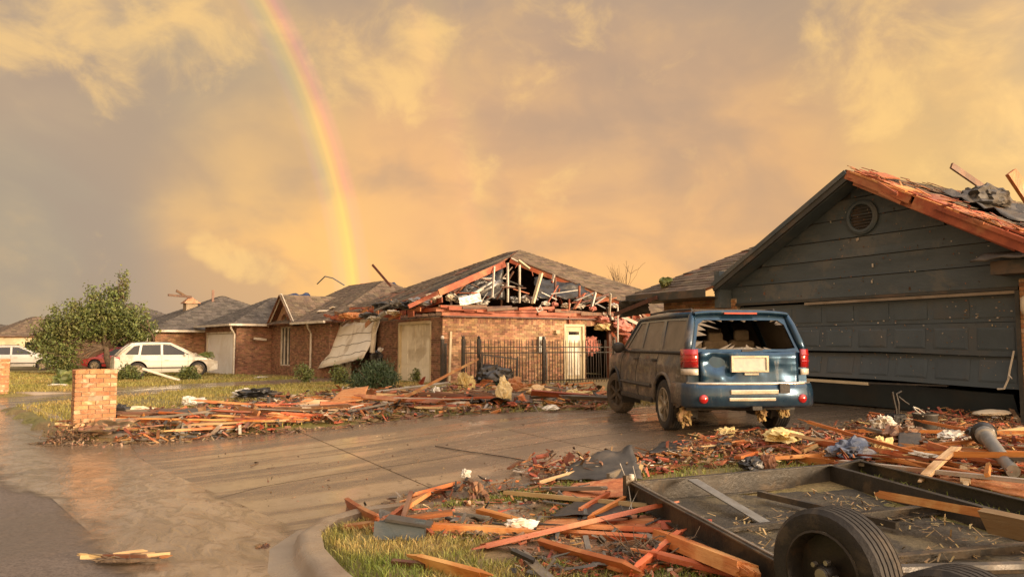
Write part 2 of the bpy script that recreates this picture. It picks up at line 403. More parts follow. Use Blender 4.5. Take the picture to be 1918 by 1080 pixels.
class MB:
    def __init__(s): s.v = []; s.f = []

    def add(s, vs, fs):
        o = len(s.v); s.v += [tuple(v) for v in vs]; s.f += [tuple(i + o for i in f) for f in fs]
        return s

    def box(s, c, size, rot=None):
        hx, hy, hz = size[0] / 2, size[1] / 2, size[2] / 2
        vs = [Vector((x * hx, y * hy, z * hz)) for x in (-1, 1) for y in (-1, 1) for z in (-1, 1)]
        if rot is not None: vs = [rot @ v for v in vs]
        c = Vector(c)
        return s.add([v + c for v in vs], [(0, 1, 3, 2), (4, 6, 7, 5), (0, 4, 5, 1), (2, 3, 7, 6), (0, 2, 6, 4), (1, 5, 7, 3)])

    def bx(s, x0, x1, y0, y1, z0, z1):
        return s.box(((x0 + x1) / 2, (y0 + y1) / 2, (z0 + z1) / 2), (abs(x1 - x0), abs(y1 - y0), abs(z1 - z0)))

    def bar(s, a, b, w, h, up=(0, 0, 1)):
        a = Vector(a); b = Vector(b); d = (b - a); L = d.length; d.normalize(); u = Vector(up)
        if abs(d.dot(u)) > .98: u = Vector((1, 0, 0))
        x = d.cross(u).normalized(); u = x.cross(d)
        rot = Matrix((x, d, u)).transposed()
        return s.box((a + b) / 2, (w, L, h), rot)

    def tube(s, pts, r, n=8, cap=True):
        pts = [Vector(p) for p in pts]; k = len(pts)
        rs = r if isinstance(r, (list, tuple)) else [r] * k
        vs = []; pu = None
        for i, p in enumerate(pts):
            d = (pts[min(i + 1, k - 1)] - pts[max(i - 1, 0)]).normalized()
            u = pu if pu is not None else (Vector((0, 0, 1)) if abs(d.z) < .9 else Vector((1, 0, 0)))
            x = d.cross(u)
            if x.length < 1e-4: x = d.cross(Vector((0, 1, 0)))
            x.normalize(); u = x.cross(d).normalized(); pu = u
            for j in range(n):
                a = 2 * math.pi * j / n
                vs.append(p + (x * math.cos(a) + u * math.sin(a)) * rs[i])
        fs = []
        for i in range(k - 1):
            for j in range(n):
                fs.append((i * n + j, i * n + (j + 1) % n, (i + 1) * n + (j + 1) % n, (i + 1) * n + j))
        if cap: fs += [tuple(range(n - 1, -1, -1)), tuple((k - 1) * n + j for j in range(n))]
        return s.add(vs, fs)

    def lathe(s, prof, n=24, M=None, cap=False):
        """profile of (radius, height) round the z axis"""
        vs = []; fs = []
        for (r, h) in prof:
            for j in range(n):
                a = 2 * math.pi * j / n; v = Vector((r * math.cos(a), r * math.sin(a), h))
                vs.append(M @ v if M else v)
        for i in range(len(prof) - 1):
            for j in range(n):
                fs.append((i * n + j, i * n + (j + 1) % n, (i + 1) * n + (j + 1) % n, (i + 1) * n + j))
        if cap: fs += [tuple(range(n - 1, -1, -1)), tuple((len(prof) - 1) * n + j for j in range(n))]
        return s.add(vs, fs)

    def prism(s, poly, ext, holes=()):
        """extruded 3-D polygon, holes allowed"""
        ext = Vector(ext); loops = [[Vector(p) for p in poly]] + [[Vector(p) for p in h] for h in holes]
        flat = [p for l in loops for p in l]; n = len(flat)
        tris = tessellate_polygon(loops)
        vs = flat + [p + ext for p in flat]
        fs = [tuple(t) for t in tris] + [tuple(i + n for i in reversed(t)) for t in tris]
        o = 0
        for l in loops:
            k = len(l)
            for i in range(k): fs.append((o + i, o + (i + 1) % k, o + (i + 1) % k + n, o + i + n))
            o += k
        return s.add(vs, fs)

    def grid(s, rows):
        """rows of points -> quads"""
        m = len(rows); k = len(rows[0]); vs = [p for r in rows for p in r]
        return s.add(vs, [(i * k + j, i * k + j + 1, (i + 1) * k + j + 1, (i + 1) * k + j) for i in range(m - 1) for j in range(k - 1)])

    def mesh(s, name, mat, smooth=False, fixn=True):
        me = bpy.data.meshes.new(name); me.from_pydata(s.v, [], s.f); me.validate()
        if fixn:
            bm = bmesh.new(); bm.from_mesh(me); bmesh.ops.recalc_face_normals(bm, faces=bm.faces); bm.to_mesh(me); bm.free()
        me.materials.append(MATS[mat] if isinstance(mat, str) else mat)
        if smooth: me.shade_smooth()
        return me

    def build(s, name, mat, parent=None, smooth=False, bevel=0., solid=0., fixn=True, sharp=None):
        off = ROOT.get(parent.name) if parent else None
        if off is not None: s.v = [(x - off[0], y - off[1], z - off[2]) for x, y, z in s.v]
        me = s.mesh(name, mat, smooth, fixn)
        o = link(name, me, parent)
        if sharp: me.set_sharp_from_angle(angle=R(sharp))
        if off is not None: ROOT[o.name] = off
        if solid:
            md = o.modifiers.new('solid', 'SOLIDIFY'); md.thickness = solid; md.offset = 0
        if bevel:
            md = o.modifiers.new('bevel', 'BEVEL'); md.width = bevel; md.segments = 2; md.limit_method = 'ANGLE'
        return o


def link(name, data, parent=None):
    o = bpy.data.objects.new(name, data); COL.objects.link(o)
    if parent: o.parent = parent
    return o


def tag(o, label=None, cat=None, group=None, kind=None):
    if label: o['label'] = label
    if cat: o['category'] = cat
    if group: o['group'] = group
    if kind: o['kind'] = kind
    return o


def thing(name, label, cat, loc=(0, 0, 0), rz=0., group=None, world=False):
    o = link(name, None); o.location = loc; o.rotation_euler = (0, 0, rz); o.empty_display_size = .2
    if world: ROOT[o.name] = Vector(loc)
    return tag(o, label, cat, group)


def copy_tree(o, parent=None):
    c = o.copy(); COL.objects.link(c); c.parent = parent
    for ch in o.children: copy_tree(ch, c)
    return c


def smooth01(x):
    x = max(0., min(1., x)); return x * x * (3 - 2 * x)


def lerp(a, b, t): return a + (b - a) * t


def pw(x, pts):
    """piecewise linear"""
    if x <= pts[0][0]: return pts[0][1]
    for (a, va), (b, vb) in zip(pts, pts[1:]):
        if x <= b: return lerp(va, vb, (x - a) / (b - a))
    return pts[-1][1]


def in_poly(x, y, poly):
    r = False; j = len(poly) - 1
    for i in range(len(poly)):
        xi, yi = poly[i]; xj, yj = poly[j]
        if (yi > y) != (yj > y) and x < (xj - xi) * (y - yi) / (yj - yi) + xi: r = not r
        j = i
    return r


def rot_from(d, up=(0, 0, 1)):
    """rotation whose local Z runs along d (for boards modelled along Z)"""
    d = Vector(d).normalized()
    return d.to_track_quat('Z', 'Y')

# ------------------------------------------------------------------ terrain
def xk(y): return 1.6 - .17 * (max(y, 5.) - 5.) if y < 60 else 1.6 - .17 * 55
def pad(y): return pw(y, [(14, .38), (24, .30), (36, .08), (50, 0.)])


D1_FAR = [(-.4, 14.7), (.1, 14.5), (1.2, 14.0), (4.1, 13.0), (9, 11.7), (13.5, 12.2)]
D1_NEAR = [(.9, 5.3), (1.5, 6.0), (1.9, 6.5), (2.7, 6.85), (6.6, 7.0), (9, 6.3), (13.5, 6.1)]
D2_NEAR = [(-3, 21.9), (-1.0, 22.9), (0, 23.6), (3, 25.3), (10.9, 29.2)]
D2_FAR = [(-3, 28.6), (-1.8, 28.2), (0, 28.4), (3, 29.6), (10.9, 34.6)]


def in_drive(x, y):
    """1 inside a driveway, falling to 0 within 0.35 m of its edge"""
    best = 0.
    for near, far, x1 in ((D1_NEAR, D1_FAR, 13.5), (D2_NEAR, D2_FAR, 11.)):
        if x > x1 + .4: continue
        d = min(y - pw(x, near), pw(x, far) - y)
        best = max(best, smooth01((d + .35) / .35))
    return best


def gz(x, y):
    t = x - xk(y)
    if t < 0: return -.05
    p = pad(y)
    lawn = .12 + (p - .12) * smooth01((t - (1.6 if y < 9 else 0)) / 7.)
    if y < 7.2 and x < 1.9 and t < .5: lawn *= smooth01((x - 1.62) / .2)
    m = in_drive(x, y)
    if m > 0:
        dr = .0 + p * smooth01((t - .0) / 7.2)
        lawn = lerp(lawn, dr, m)
    return lawn


def atg(px, py, dz=0.):
    z = .2
    for _ in range(12):
        p = at(px, py, z); z = lerp(z, gz(p.x, p.y) + dz, .7)
    return at(px, py, z)


def axis(a, b, step, far):
    core = list(np.arange(a, b + 1e-6, step)); lo = []; hi = []
    s = step; x = a
    while x > -far: s *= 1.5; x -= s; lo.append(x)
    s = step; x = core[-1]
    while x < far: s *= 1.5; x += s; hi.append(x)
    return lo[::-1] + core + hi


xs = axis(-4, 14.6, .22, 700); ys = axis(-2, 50, .25, 700)
g = MB()
g.grid([[(x, y, gz(x, y) + (.012 * noise.noise(Vector((x * 1.3, y * 1.3, 0))) if x - xk(y) > .3 and in_drive(x, y) == 0 else -.012 * (in_drive(x, y) > 0))) for x in xs] for y in ys])
o = g.build('ground', 'soil_lawn', smooth=True, fixn=False)
if o.data.polygons[0].normal.z < 0: o.data.flip_normals()
tag(o, kind='structure')

rows = []
yy = list(np.arange(-8, 70, .5))
for y in yy: rows.append([(xk(y) + s, y, .011 - .004 * abs(s) / 8) for s in (-9, -6, -3, -1.2, -.3, .3)])
tag(MB().grid(rows).build('street', 'asphalt', smooth=True), kind='structure')
rows = [[(xk(y) + s, y, .015) for s in (-.95, -.5, .0, .25)] for y in yy]
tag(MB().grid(rows).build('gutter', 'concrete', smooth=True), kind='structure')


def drive(name, near, far, x0, x1, nx, ny, base):
    root = tag(link(name, None), kind='structure')
    gap = .008
    for i in range(nx):
        for j in range(ny):
            mb = MB(); n, m = 12, 8; rows = []
            for a in range(n + 1):
                x = lerp(x0, x1, i / nx) + gap + (lerp(0, (x1 - x0) / nx, a / n)) * (1 - 2 * gap / ((x1 - x0) / nx))
                r = []
                for b in range(m + 1):
                    yn, yf = pw(x, near), pw(x, far); w = (yf - yn) / ny
                    y = yn + j * w + gap + (w - 2 * gap) * b / m
                    r.append((x, y, gz(x, y) + .014))
                rows.append(r)
            lo = [(p[0], p[1], p[2] - .05) for p in rows[0]]; hi = [(p[0], p[1], p[2] - .05) for p in rows[-1]]
            mb.grid([lo] + rows + [hi])
            ob = mb.build('slab', base, root, fixn=False)
            if ob.data.polygons[m * 3].normal.z < 0: ob.data.flip_normals()
    return root


drive('driveway', D1_NEAR, D1_FAR, .9, 13.5, 5, 3, 'wet_concrete')
drive('neighbour_driveway', D2_NEAR, D2_FAR, -1.9, 10.9, 5, 2, 'wet_concrete')


def kerb(name, path):
    """rolled kerb: path is the grass-side edge, the street on its left"""
    pts = [Vector((p[0], p[1], 0)) for p in path]
    prof = [(.0, -.12), (.0, .145), (.10, .152), (.155, .145), (.185, .115), (.205, .06), (.235, .032), (.40, .02), (.40, -.1)]
    rows = []
    for i, p in enumerate(pts):
        d = (pts[min(i + 1, len(pts) - 1)] - pts[max(i - 1, 0)]).normalized(); nrm = Vector((-d.y, d.x, 0))
        end = min(i, len(pts) - 1 - i)
        k = path[i][2] if len(path[i]) > 2 else 1.
        rows.append([p + nrm * a + Vector((0, 0, z * (k if z > .02 else 1))) for a, z in prof])
    return tag(MB().grid(rows).build(name, 'concrete', smooth=True, sharp=40), kind='structure')


near_path = [(1.65, -6), (1.65, 1), (1.65, 3.5), (1.64, 5.0), (1.68, 5.6), (1.80, 6.1), (2.05, 6.45), (2.45, 6.68), (2.95, 6.8, .8), (3.5, 6.85, .35)]
kerb('kerb', near_path)
far_path = [(2.1, 13.95, .3), (1.5, 14.15, .8), (1.0, 14.4), (.62, 14.75), (.42, 15.3), (.25, 16.2), (-.1, 18.3), (-.5, 20.5), (-.78, 21.8), (-.75, 22.5), (-.45, 23.0), (.1, 23.5, .4)]
kerb('kerb', far_path)
kerb('kerb', [(.4, 28.75, .4), (-.9, 28.6), (-1.6, 28.9), (-1.95, 29.6), (-2.2, 31), (-3.6, 40), (-5.5, 51), (-7, 60)])

# muddy run-off in the gutter and in front of the driveway
rows = []
for k, y in enumerate(np.arange(-5, 26, .18)):
    w = pw(y, [(-5, .5), (3, .55), (5.5, .75), (7.5, 1.0), (9.3, .7), (10.2, 1.15), (12, 1.35), (16, 1.0), (20, .7), (26, .5)])
    w += .22 * noise.noise(Vector((y * .7, 3, 0))) + .1 * noise.noise(Vector((y * 2.3, 9, 0)))
    rr = .0 if y < 6.2 or y > 14.4 else pw(y, [(6.2, .0), (7.2, .55), (8.2, .35), (9.5, .5), (11, 1.3), (13, 1.6), (14.2, .5), (14.4, 0)]) + .18 * noise.noise(Vector((y * 1.1, 5, 2)))
    if y < 6.2: rr = -.0
    rows.append([(xk(y) + lerp(-w - .25, rr + .25 * (rr > .02), s), y, .0195) for s in np.linspace(0, 1, 25)])
wat = MB().grid(rows).build('muddy_water', 'muddy_water', smooth=True)
at_ = wat.data.attributes.new('rim', 'FLOAT', 'POINT')
at_.data.foreach_set('value', [min(1., 2.6 * min(k % 25, (24 - k % 25) + (6 if 6.2 > rows[k // 25][0][1] or rows[k // 25][0][1] > 14.4 else 0)) / 24) for k in range(len(rows) * 25)])
tag(wat, 'brown run-off water along the gutter', None, None, 'structure')


def puddle(cx, cy, rx, ry, seed, rz=0., dz=.012):
    mb = MB(); n = 40; ring = []
    zz = max(gz(cx, cy), 0) + dz
    for i in range(n):
        a = 2 * math.pi * i / n
        q = 1 + .35 * noise.noise(Vector((math.cos(a) * 1.6 + seed, math.sin(a) * 1.6, seed)))
        x, y = rx * q * math.cos(a), ry * q * math.sin(a)
        x, y = x * math.cos(rz) - y * math.sin(rz), x * math.sin(rz) + y * math.cos(rz)
        ring.append((cx + x, cy + y))
    vs = [(cx, cy, zz)] + [(x, y, gz(x, y) + dz * .7) for x, y in ring]
    mb.add(vs, [(0, 1 + i, 1 + (i + 1) % n) for i in range(n)])
    po = mb.build('puddle', 'muddy_water', fixn=False); po.data.attributes.new('rim', 'FLOAT', 'POINT').data.foreach_set('value', [1.] + [0.] * n); tag(po, kind='structure')
    return ring


PUDDLES = []
for px, py, rx, ry, sd, rz, dz in [(880, 965, .95, .42, 3, R(-15), .03), (1120, 1030, 1.0, .38, 8, R(-25), .035), (760, 940, .4, .16, 5, R(-10), .03)]:
    p = atg(px, py); PUDDLES.append(puddle(p.x, p.y, rx, ry, sd, rz, dz))


# ------------------------------------------------------------------ building helpers
def uv_frame(A, B, C):
    A, B, C = Vector(A), Vector(B), Vector(C); u = (B - A).normalized(); n = u.cross(C - A).normalized()
    if n.z < 0: n = -n
    v = n.cross(u).normalized()
    if v.dot(C - A) < 0: v = -v
    return A, u, v, n


def span(poly, v):
    """interval of u where the (convex) polygon is cut by height v"""
    us = []
    for i in range(len(poly)):
        (u0, v0), (u1, v1) = poly[i], poly[(i + 1) % len(poly)]
        if (v0 - v) * (v1 - v) <= 0 and abs(v0 - v1) > 1e-9: us.append(u0 + (u1 - u0) * (v - v0) / (v1 - v0))
    return (min(us), max(us)) if len(us) > 1 else None


def shingles(parent, poly3, mat='shingle', exp=.17, tab=.31, miss=None, seed=1, thick=.014):
    rnd = random.Random(seed)
    A, u, v, n = uv_frame(poly3[0], poly3[1], poly3[2] if len(poly3) == 3 else poly3[-1])
    if n.dot(Vector((0, 0, 1))) < 0: n = -n
    poly = [((Vector(p) - A).dot(u), (Vector(p) - A).dot(v)) for p in poly3]
    v0 = min(q[1] for q in poly); v1 = max(q[1] for q in poly)
    mb = MB(); r = 0; vv = v0 + .002
    while vv < v1 - .02:
        ve = min(vv + exp * 1.15, v1 - .001)
        s0 = span(poly, vv + 1e-4); s1 = span(poly, ve - 1e-4)
        if s0 and s1:
            x = min(s0[0], s1[0]) - rnd.random() * tab
            hi = max(s0[1], s1[1])
            while x < hi:
                w = tab * rnd.uniform(.8, 1.2); xe = x + w - .008
                a0, b0 = max(x, s0[0]), min(xe, s0[1]); a1, b1 = max(x, s1[0]), min(xe, s1[1])
                if b0 - a0 > .01 or b1 - a1 > .01:
                    if not (miss and miss((max(x, s0[0]) + min(xe, s0[1])) / 2, vv, rnd)):
                        b0 = max(b0, a0); b1 = max(b1, a1); h = thick * rnd.uniform(.7, 1.8)
                        P = lambda uu, vq, hh: A + u * uu + v * vq + n * hh
                        mb.add([P(a0, vv, .001), P(b0, vv, .001), P(b0, vv, h), P(a0, vv, h), P(a1, ve, .003), P(b1, ve, .003)],
                               [(0, 1, 2, 3), (3, 2, 5, 4), (0, 3, 4), (1, 5, 2)])
                x += w
        vv += exp; r += 1
    if not mb.v: return None
    return tag(mb.build('shingles', mat, parent), kind='stuff')


def slab_part(parent, name, poly3, thick, mat):
    A, B, C = Vector(poly3[0]), Vector(poly3[1]), Vector(poly3[-1])
    n = (B - A).cross(C - A).normalized()
    if n.z < 0: n = -n
    return MB().prism([Vector(p) - n * .006 for p in poly3], -n * thick).build(name, mat, parent)


def brickwork(parent, A, B, z0, z1, nrm, openings=(), mat='brick', bl=.205, bh=.075, top=None, seed=3, proud=.012, single=False, name='bricks', mirror=False):
    """running-bond bricks on the vertical face A-B; openings (u0,u1,z0,z1) left free; one object, or one each"""
    rnd = random.Random(seed); A = Vector((A[0], A[1], 0)); B = Vector((B[0], B[1], 0)); d = (B - A); L = d.length; d.normalize(); nrm = Vector((nrm[0], nrm[1], 0)).normalized()
    mb = MB(); k = 0; z = z0; made = []
    while z < z1 - .02:
        ze = min(z + bh - .012, z1); x = -(bl / 2 if k % 2 else 0)
        while x < L:
            a, b = max(0, x), min(L, x + bl - .011)
            x += bl
            if b - a < .02: continue
            if top and z + bh > top((a + b) / 2): continue
            seg = [(a, b)]
            for (o0, o1, p0, p1) in openings:
                if z + bh * .5 < p0 or z + bh * .5 > p1: continue
                ns = []
                for (s, e) in seg:
                    if e <= o0 or s >= o1: ns.append((s, e)); continue
                    if s < o0: ns.append((s, o0))
                    if e > o1: ns.append((o1, e))
                seg = ns
            for (s, e) in seg:
                if e - s < .03: continue
                h = proud + rnd.uniform(-.003, .005)
                c = A + d * ((s + e) / 2) + nrm * (h / 2) + Vector((0, 0, (z + ze) / 2))
                rot = Matrix((d, nrm, Vector((0, 0, 1)))).transposed()
                if single:
                    m1 = MB().box(c, (e - s, h, ze - z), rot); made.append(m1.build('brick', mat, parent))
                else: mb.box(c, (e - s, h, ze - z), rot)
        z += bh; k += 1
    if single: return made
    return tag(mb.build(name, mat, parent), kind='stuff')


def wall(parent, A, B, z0, z1, nrm, openings=(), mat='mortar', thick=.2, bricks='brick', seed=3, bh=.075, bl=.205):
    A3 = Vector((A[0], A[1], 0)); B3 = Vector((B[0], B[1], 0)); d = (B3 - A3).normalized(); L = (B3 - A3).length
    P = lambda u, z: A3 + d * u + Vector((0, 0, z))
    holes = []; outer = [P(0, z0), P(L, z0), P(L, z1), P(0, z1)]
    for (u0, u1, p0, p1) in openings:
        p0 = max(p0, z0 + .01)
        holes.append([P(u0, p0), P(u1, p0), P(u1, p1), P(u0, p1)])
    o = MB().prism(outer, -Vector((nrm[0], nrm[1], 0)).normalized() * thick, holes).build('wall', mat, parent)
    if bricks: brickwork(o, A, B, z0, z1, nrm, openings, bricks, bl, bh, seed=seed)
    return o


# ------------------------------------------------------------------ brick mailbox pillars: every brick is laid
def mailbox(label, x, y, w, dpt, h, rz, courses, single=True):
    root = thing('mailbox_pillar', label, 'mailbox', (x, y, gz(x, y) - .02), rz, 'brick mailbox pillars at the kerb')
    MB().bx(-w / 2 + .02, w / 2 - .02, -dpt / 2 + .02, dpt / 2 - .02, 0, h - .02).build('core', 'mortar', root)
    bh = h / courses
    for c in range(courses):
        z = c * bh; cap = c == courses - 1; g_ = .012 if cap else 0.
        for fx, fy, L, ax in ((0, -dpt / 2, w, 0), (0, dpt / 2, w, 0), (-w / 2, 0, dpt, 1), (w / 2, 0, dpt, 1)):
            n = max(2, round(L / .2)); bl = L / n
            ks = range(n) if c % 2 == 0 else range(n + 1)
            for k in ks:
                a = -L / 2 + (k - (.5 if c % 2 else 0)) * bl; b = a + bl
                a, b = max(a, -L / 2), min(b, L / 2)
                if b - a < .03: continue
                pr = random.uniform(-.003, .006) + g_
                if random.random() < .03: pr -= .02
                if ax == 0:
                    s = 1 if fy > 0 else -1
                    mb = MB().bx(a + .005, b - .005, fy - s * .06, fy + s * pr, z + .005, z + bh - .006)
                else:
                    s = 1 if fx > 0 else -1
                    mb = MB().bx(fx - s * .06, fx + s * pr, max(a, -L / 2 + .065) + .004, min(b, L / 2 - .065) - .004, z + .005, z + bh - .006)
                mb.build('brick', 'brick_pale', root)
    return root


mp = at(174, 814, .12)
pill = mailbox('tan brick mailbox pillar beside the driveway mouth', mp.x, mp.y + .3, .64, .58, 1.12, R(4), 15)
mp2 = at(2, 738, .1)
pil2 = mailbox('brick mailbox pillar cut by the picture edge, before the white minivan', mp2.x - .15, mp2.y + .3, .64, .58, 1.10, R(4), 15)

# ------------------------------------------------------------------ the near house with the dark gable over its garage
H1 = thing('gable_house', 'dark grey sided house with torn gable roof over a buckled garage door', 'house', (14, 9, .38), world=True)
GX = 13.3; Z0 = .36; AP = (9.03, 5.03); SL = .55
zr = lambda y: AP[1] - abs(y - AP[0]) * SL           # roof line over the gable
GL, GR = 12.25, 6.28                                  # garage opening edges (far, near)
HEAD = 2.56
# gable wall behind the boards and the boards themselves
tri = [(GX + .03, 12.45, HEAD), (GX + .03, 6.05, HEAD), (GX + .03, 6.05, zr(6.05) - .1), (GX + .03, AP[0], AP[1] - .1), (GX + .03, 12.45, zr(12.45) - .1)]
MB().prism(tri, (.12, 0, 0)).build('gable_wall', 'fascia_dark', H1)
bz = [2.60, 2.99, 3.38, 3.77, 4.16, 4.55, 4.94]
for i in range(len(bz)):
    z0 = bz[i]; z1 = bz[i + 1] if i + 1 < len(bz) else 5.0
    cuts = [6.08, 12.42]
    for y0, y1 in zip(cuts, cuts[1:]):
        # clip the board to the roof line
        pts = []
        for (y, z) in [(y0 + .004, z0), (y1 - .004, z0), (y1 - .004, z1 - .012), (y0 + .004, z1 - .012)]: pts.append((y, z))
        n = 14; bot = []; top = []
        for k in range(n + 1):
            y = lerp(y0 + .003, y1 - .003, k / n); zt = min(z1 - .014, zr(y) - .13)
            if zt > z0 + .01: bot.append((y, z0)); top.append((y, zt))
        if len(bot) < 2: continue
        rows = [[(GX - .028, y, z) for y, z in bot], [(GX - .010, y, z) for y, z in top]]
        mb = MB(); ring = [Vector(p) for p in rows[0]] + [Vector(p) for p in reversed(rows[1])]
        mb.prism(ring, (.035, 0, 0)); mb.build('siding_board', 'siding', H1)
# round louvred vent
vc = Vector((GX - .03, 9.02, 4.14)); MX = Matrix.Translation(vc) @ Matrix.Rotation(-math.pi / 2, 4, 'Y')
vent = MB().lathe([(.34, -.02), (.345, .03), (.30, .055), (.255, .05), (.25, -.01)], 24, MX).build('round_vent', 'siding', H1, smooth=True, sharp=35)
for k in range(8):
    z = vc.z - .21 + k * .06; hw = math.sqrt(max(0, .25 ** 2 - (z - vc.z) ** 2))
    MB().box((vc.x - .005, vc.y, z), (.045, 2 * hw, .008), Matrix.Rotation(R(38), 3, 'Y')).build('louvre', 'fascia_dark', vent)
MB().box((vc.x + .012, vc.y, vc.z), (.004, .46, .46)).build('screen', 'felt', vent)
# two pale flecks left of the house number
for (y, z, hh) in ((8.83, 3.17, .07), (8.86, 2.86, .055)):
    MB().box((GX - .035, y, z), (.012, .028, hh)).build('number_piece', 'white_trim', H1)
# trim board over the door and its bare lower edge
MB().bx(GX - .05, GX + .06, 6.28, 12.30, HEAD - .02, HEAD + .035).build('header_trim', 'fascia_dark', H1)
MB().bar((GX - .055, 6.30, HEAD - .055), (GX - .03, 10.4, HEAD - .06), .05, .05).build('torn_trim', 'concrete', H1)
# garage door: three sections still hang, the lowest is knocked in
gd = MB().bx(GX + .03, GX + .06, GR + .02, GL - .02, 2.03, 2.5).build('garage_door', 'door_grey', H1)
secs = [(2.02, 1.50, .03, .035), (1.485, .97, -.02, .055)]
NC = 8
W_ = (GL - GR - .06)


def door_pt(u, z, zt, zb, kt, kb):
    # bulge outward in the middle, right-hand corner pushed out and down
    f = (zt - z) / (zt - zb)
    y = GL - .03 - u * W_
    sag = -.05 * smooth01((u - .55) / .45) * f + .04 * (1 - u) * f
    x = GX + .05 - lerp(kt, kb, f) - .05 * math.sin(math.pi * u) * f + .08 * smooth01((.25 - u) / .25) * f
    return Vector((x, y, z + sag))


for (zt, zb, kt, kb) in secs:
    mb = MB(); mb.grid([[door_pt(u, lerp(zt, zb, v), zt, zb, kt, kb) for u in np.linspace(0, 1, 33)] for v in (0, .33, .66, 1)])
    sec = mb.build('door_section', 'door_grey', gd, solid=.03)
    for c in range(NC):
        u0, u1 = (c + .1) / NC, (c + .9) / NC
        a = [door_pt(u, z, zt, zb, kt, kb) - Vector((.021, 0, 0)) for (u, z) in ((u0, zt - .08), (u1, zt - .08), (u1, zb + .09), (u0, zb + .09))]
        b = [door_pt(u, z, zt, zb, kt, kb) - Vector((.029, 0, 0)) for (u, z) in ((u0 + .008, zt - .11), (u1 - .008, zt - .11), (u1 - .008, zb + .12), (u0 + .008, zb + .12))]
        mb.v and None
        pm = MB().add(a + b, [(4, 5, 6, 7), (0, 1, 5, 4), (1, 2, 6, 5), (2, 3, 7, 6), (3, 0, 4, 7)])
        pm.build('raised_panel', 'door_grey', gd)
for c in range(NC):
    y1 = GL - .05 - c * (W_ / NC) - .05; y0 = y1 - W_ / NC + .12
    MB().bx(GX + .018, GX + .032, y0, y1, 2.11, 2.42).build('raised_panel', 'door_grey', gd)
mb = MB(); mb.grid([[(GX + .25 + .25 * v + .05 * math.sin(u * 5), GL - .1 - u * 5.6, .93 - .50 * v - .10 * smooth01((u - .5) * 2)) for u in np.linspace(0, 1, 18)] for v in (0, .5, 1)])
mb.build('fallen_section', 'door_grey', gd, solid=.03)
MB().bar((GX - .10, GL - .4, .945), (GX - .04, 9.0, .90), .05, .055).build('bottom_seal', 'cream', gd)
MB().bar((GX - .03, 9.0, .915), (GX - .02, 7.5, .93), .04, .03).build('bottom_seal', 'felt_grey', gd)
MB().tube([(GX - .06, GR + .10, 1.55), (GX - .09, GR + .16, 1.25), (GX - .08, GR + .20, 1.08), (GX - .10, GR + .26, .93), (GX - .10, GR + .36, .92)], .016, 6).build('broken_edge', 'white_trim', gd)
MB().tube([(GX - .09, GR + .18, 1.16), (GX - .12, GR + .12, 1.10)], .01, 5).build('broken_edge', 'white_trim', gd)
rr_ = random.Random(9); fl = MB(); fp = MB()
for k in range(300):
    y = rr_.uniform(6.3, 12.2); z = HEAD + .05 + rr_.random() ** 1.3 * 2.2
    if rr_.random() < .35: y = rr_.gauss(9.0, .5); z = rr_.gauss(4.2, .3)
    if z > zr(y) - .25: continue
    s_ = rr_.uniform(.004, .018) * (2. if rr_.random() < .06 else 1.); c_ = Vector((GX - .030, y, z)); a_ = rr_.uniform(0, 3.1); u_ = Vector((0, math.cos(a_), math.sin(a_))) * s_; v_ = Vector((0, -math.sin(a_), math.cos(a_))) * s_ * rr_.uniform(.3, 1.)
    (fl if rr_.random() < .82 else fp).add([c_ - u_ - v_, c_ + u_ - v_, c_ + u_ + v_ * .6, c_ - u_ + v_], [(0, 1, 2, 3)])
for k in range(220):
    u = rr_.random(); i_ = rr_.randrange(2); zt, zb, kt, kb = secs[i_]
    z = rr_.uniform(zb + .02, zt - .02) if rr_.random() < .6 else zt - abs(rr_.gauss(0, .08))
    c_ = door_pt(u, max(z, zb), zt, zb, kt, kb) - Vector((.034, 0, 0)); s_ = rr_.uniform(.004, .016); a_ = rr_.uniform(0, 3.1); u_ = Vector((0, math.cos(a_), math.sin(a_))) * s_; v_ = Vector((0, -math.sin(a_), math.cos(a_))) * s_ * .6
    (fl if rr_.random() < .7 else fp).add([c_ - u_ - v_, c_ + u_ - v_, c_ + u_ + v_ * .6, c_ - u_ + v_], [(0, 1, 2, 3)])
for k in range(70):
    c_ = Vector((GX + .010, rr_.uniform(6.4, 12.1), 2.05 + abs(rr_.gauss(0, .06)))) if rr_.random() < .6 else Vector((GX + .01, rr_.gauss(7.0, .35), rr_.uniform(2.05, 2.45)))
    s_ = rr_.uniform(.005, .02); (fp if rr_.random() < .5 else fl).add([c_ + Vector((0, -s_, -s_ * .6)), c_ + Vector((0, s_, -s_ * .4)), c_ + Vector((0, s_ * .5, s_ * .7)), c_ + Vector((0, -s_, s_ * .4))], [(0, 1, 2, 3)])
tag(fl.build('mud_flecks', 'litter', H1, fixn=False), kind='stuff'); tag(fp.build('leaf_flecks', 'litter_pale', H1, fixn=False), kind='stuff')
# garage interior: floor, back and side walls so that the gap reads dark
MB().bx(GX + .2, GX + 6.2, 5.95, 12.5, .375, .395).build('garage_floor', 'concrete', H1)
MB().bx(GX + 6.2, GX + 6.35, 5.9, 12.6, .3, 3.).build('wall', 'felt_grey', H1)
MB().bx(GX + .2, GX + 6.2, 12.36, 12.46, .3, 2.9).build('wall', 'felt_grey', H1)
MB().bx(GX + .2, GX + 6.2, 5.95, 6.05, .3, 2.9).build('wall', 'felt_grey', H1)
MB().bx(GX + .16, GX + 6.2, 6.06, 12.35, 2.62, 2.7).build('ceiling', 'felt_grey', H1)
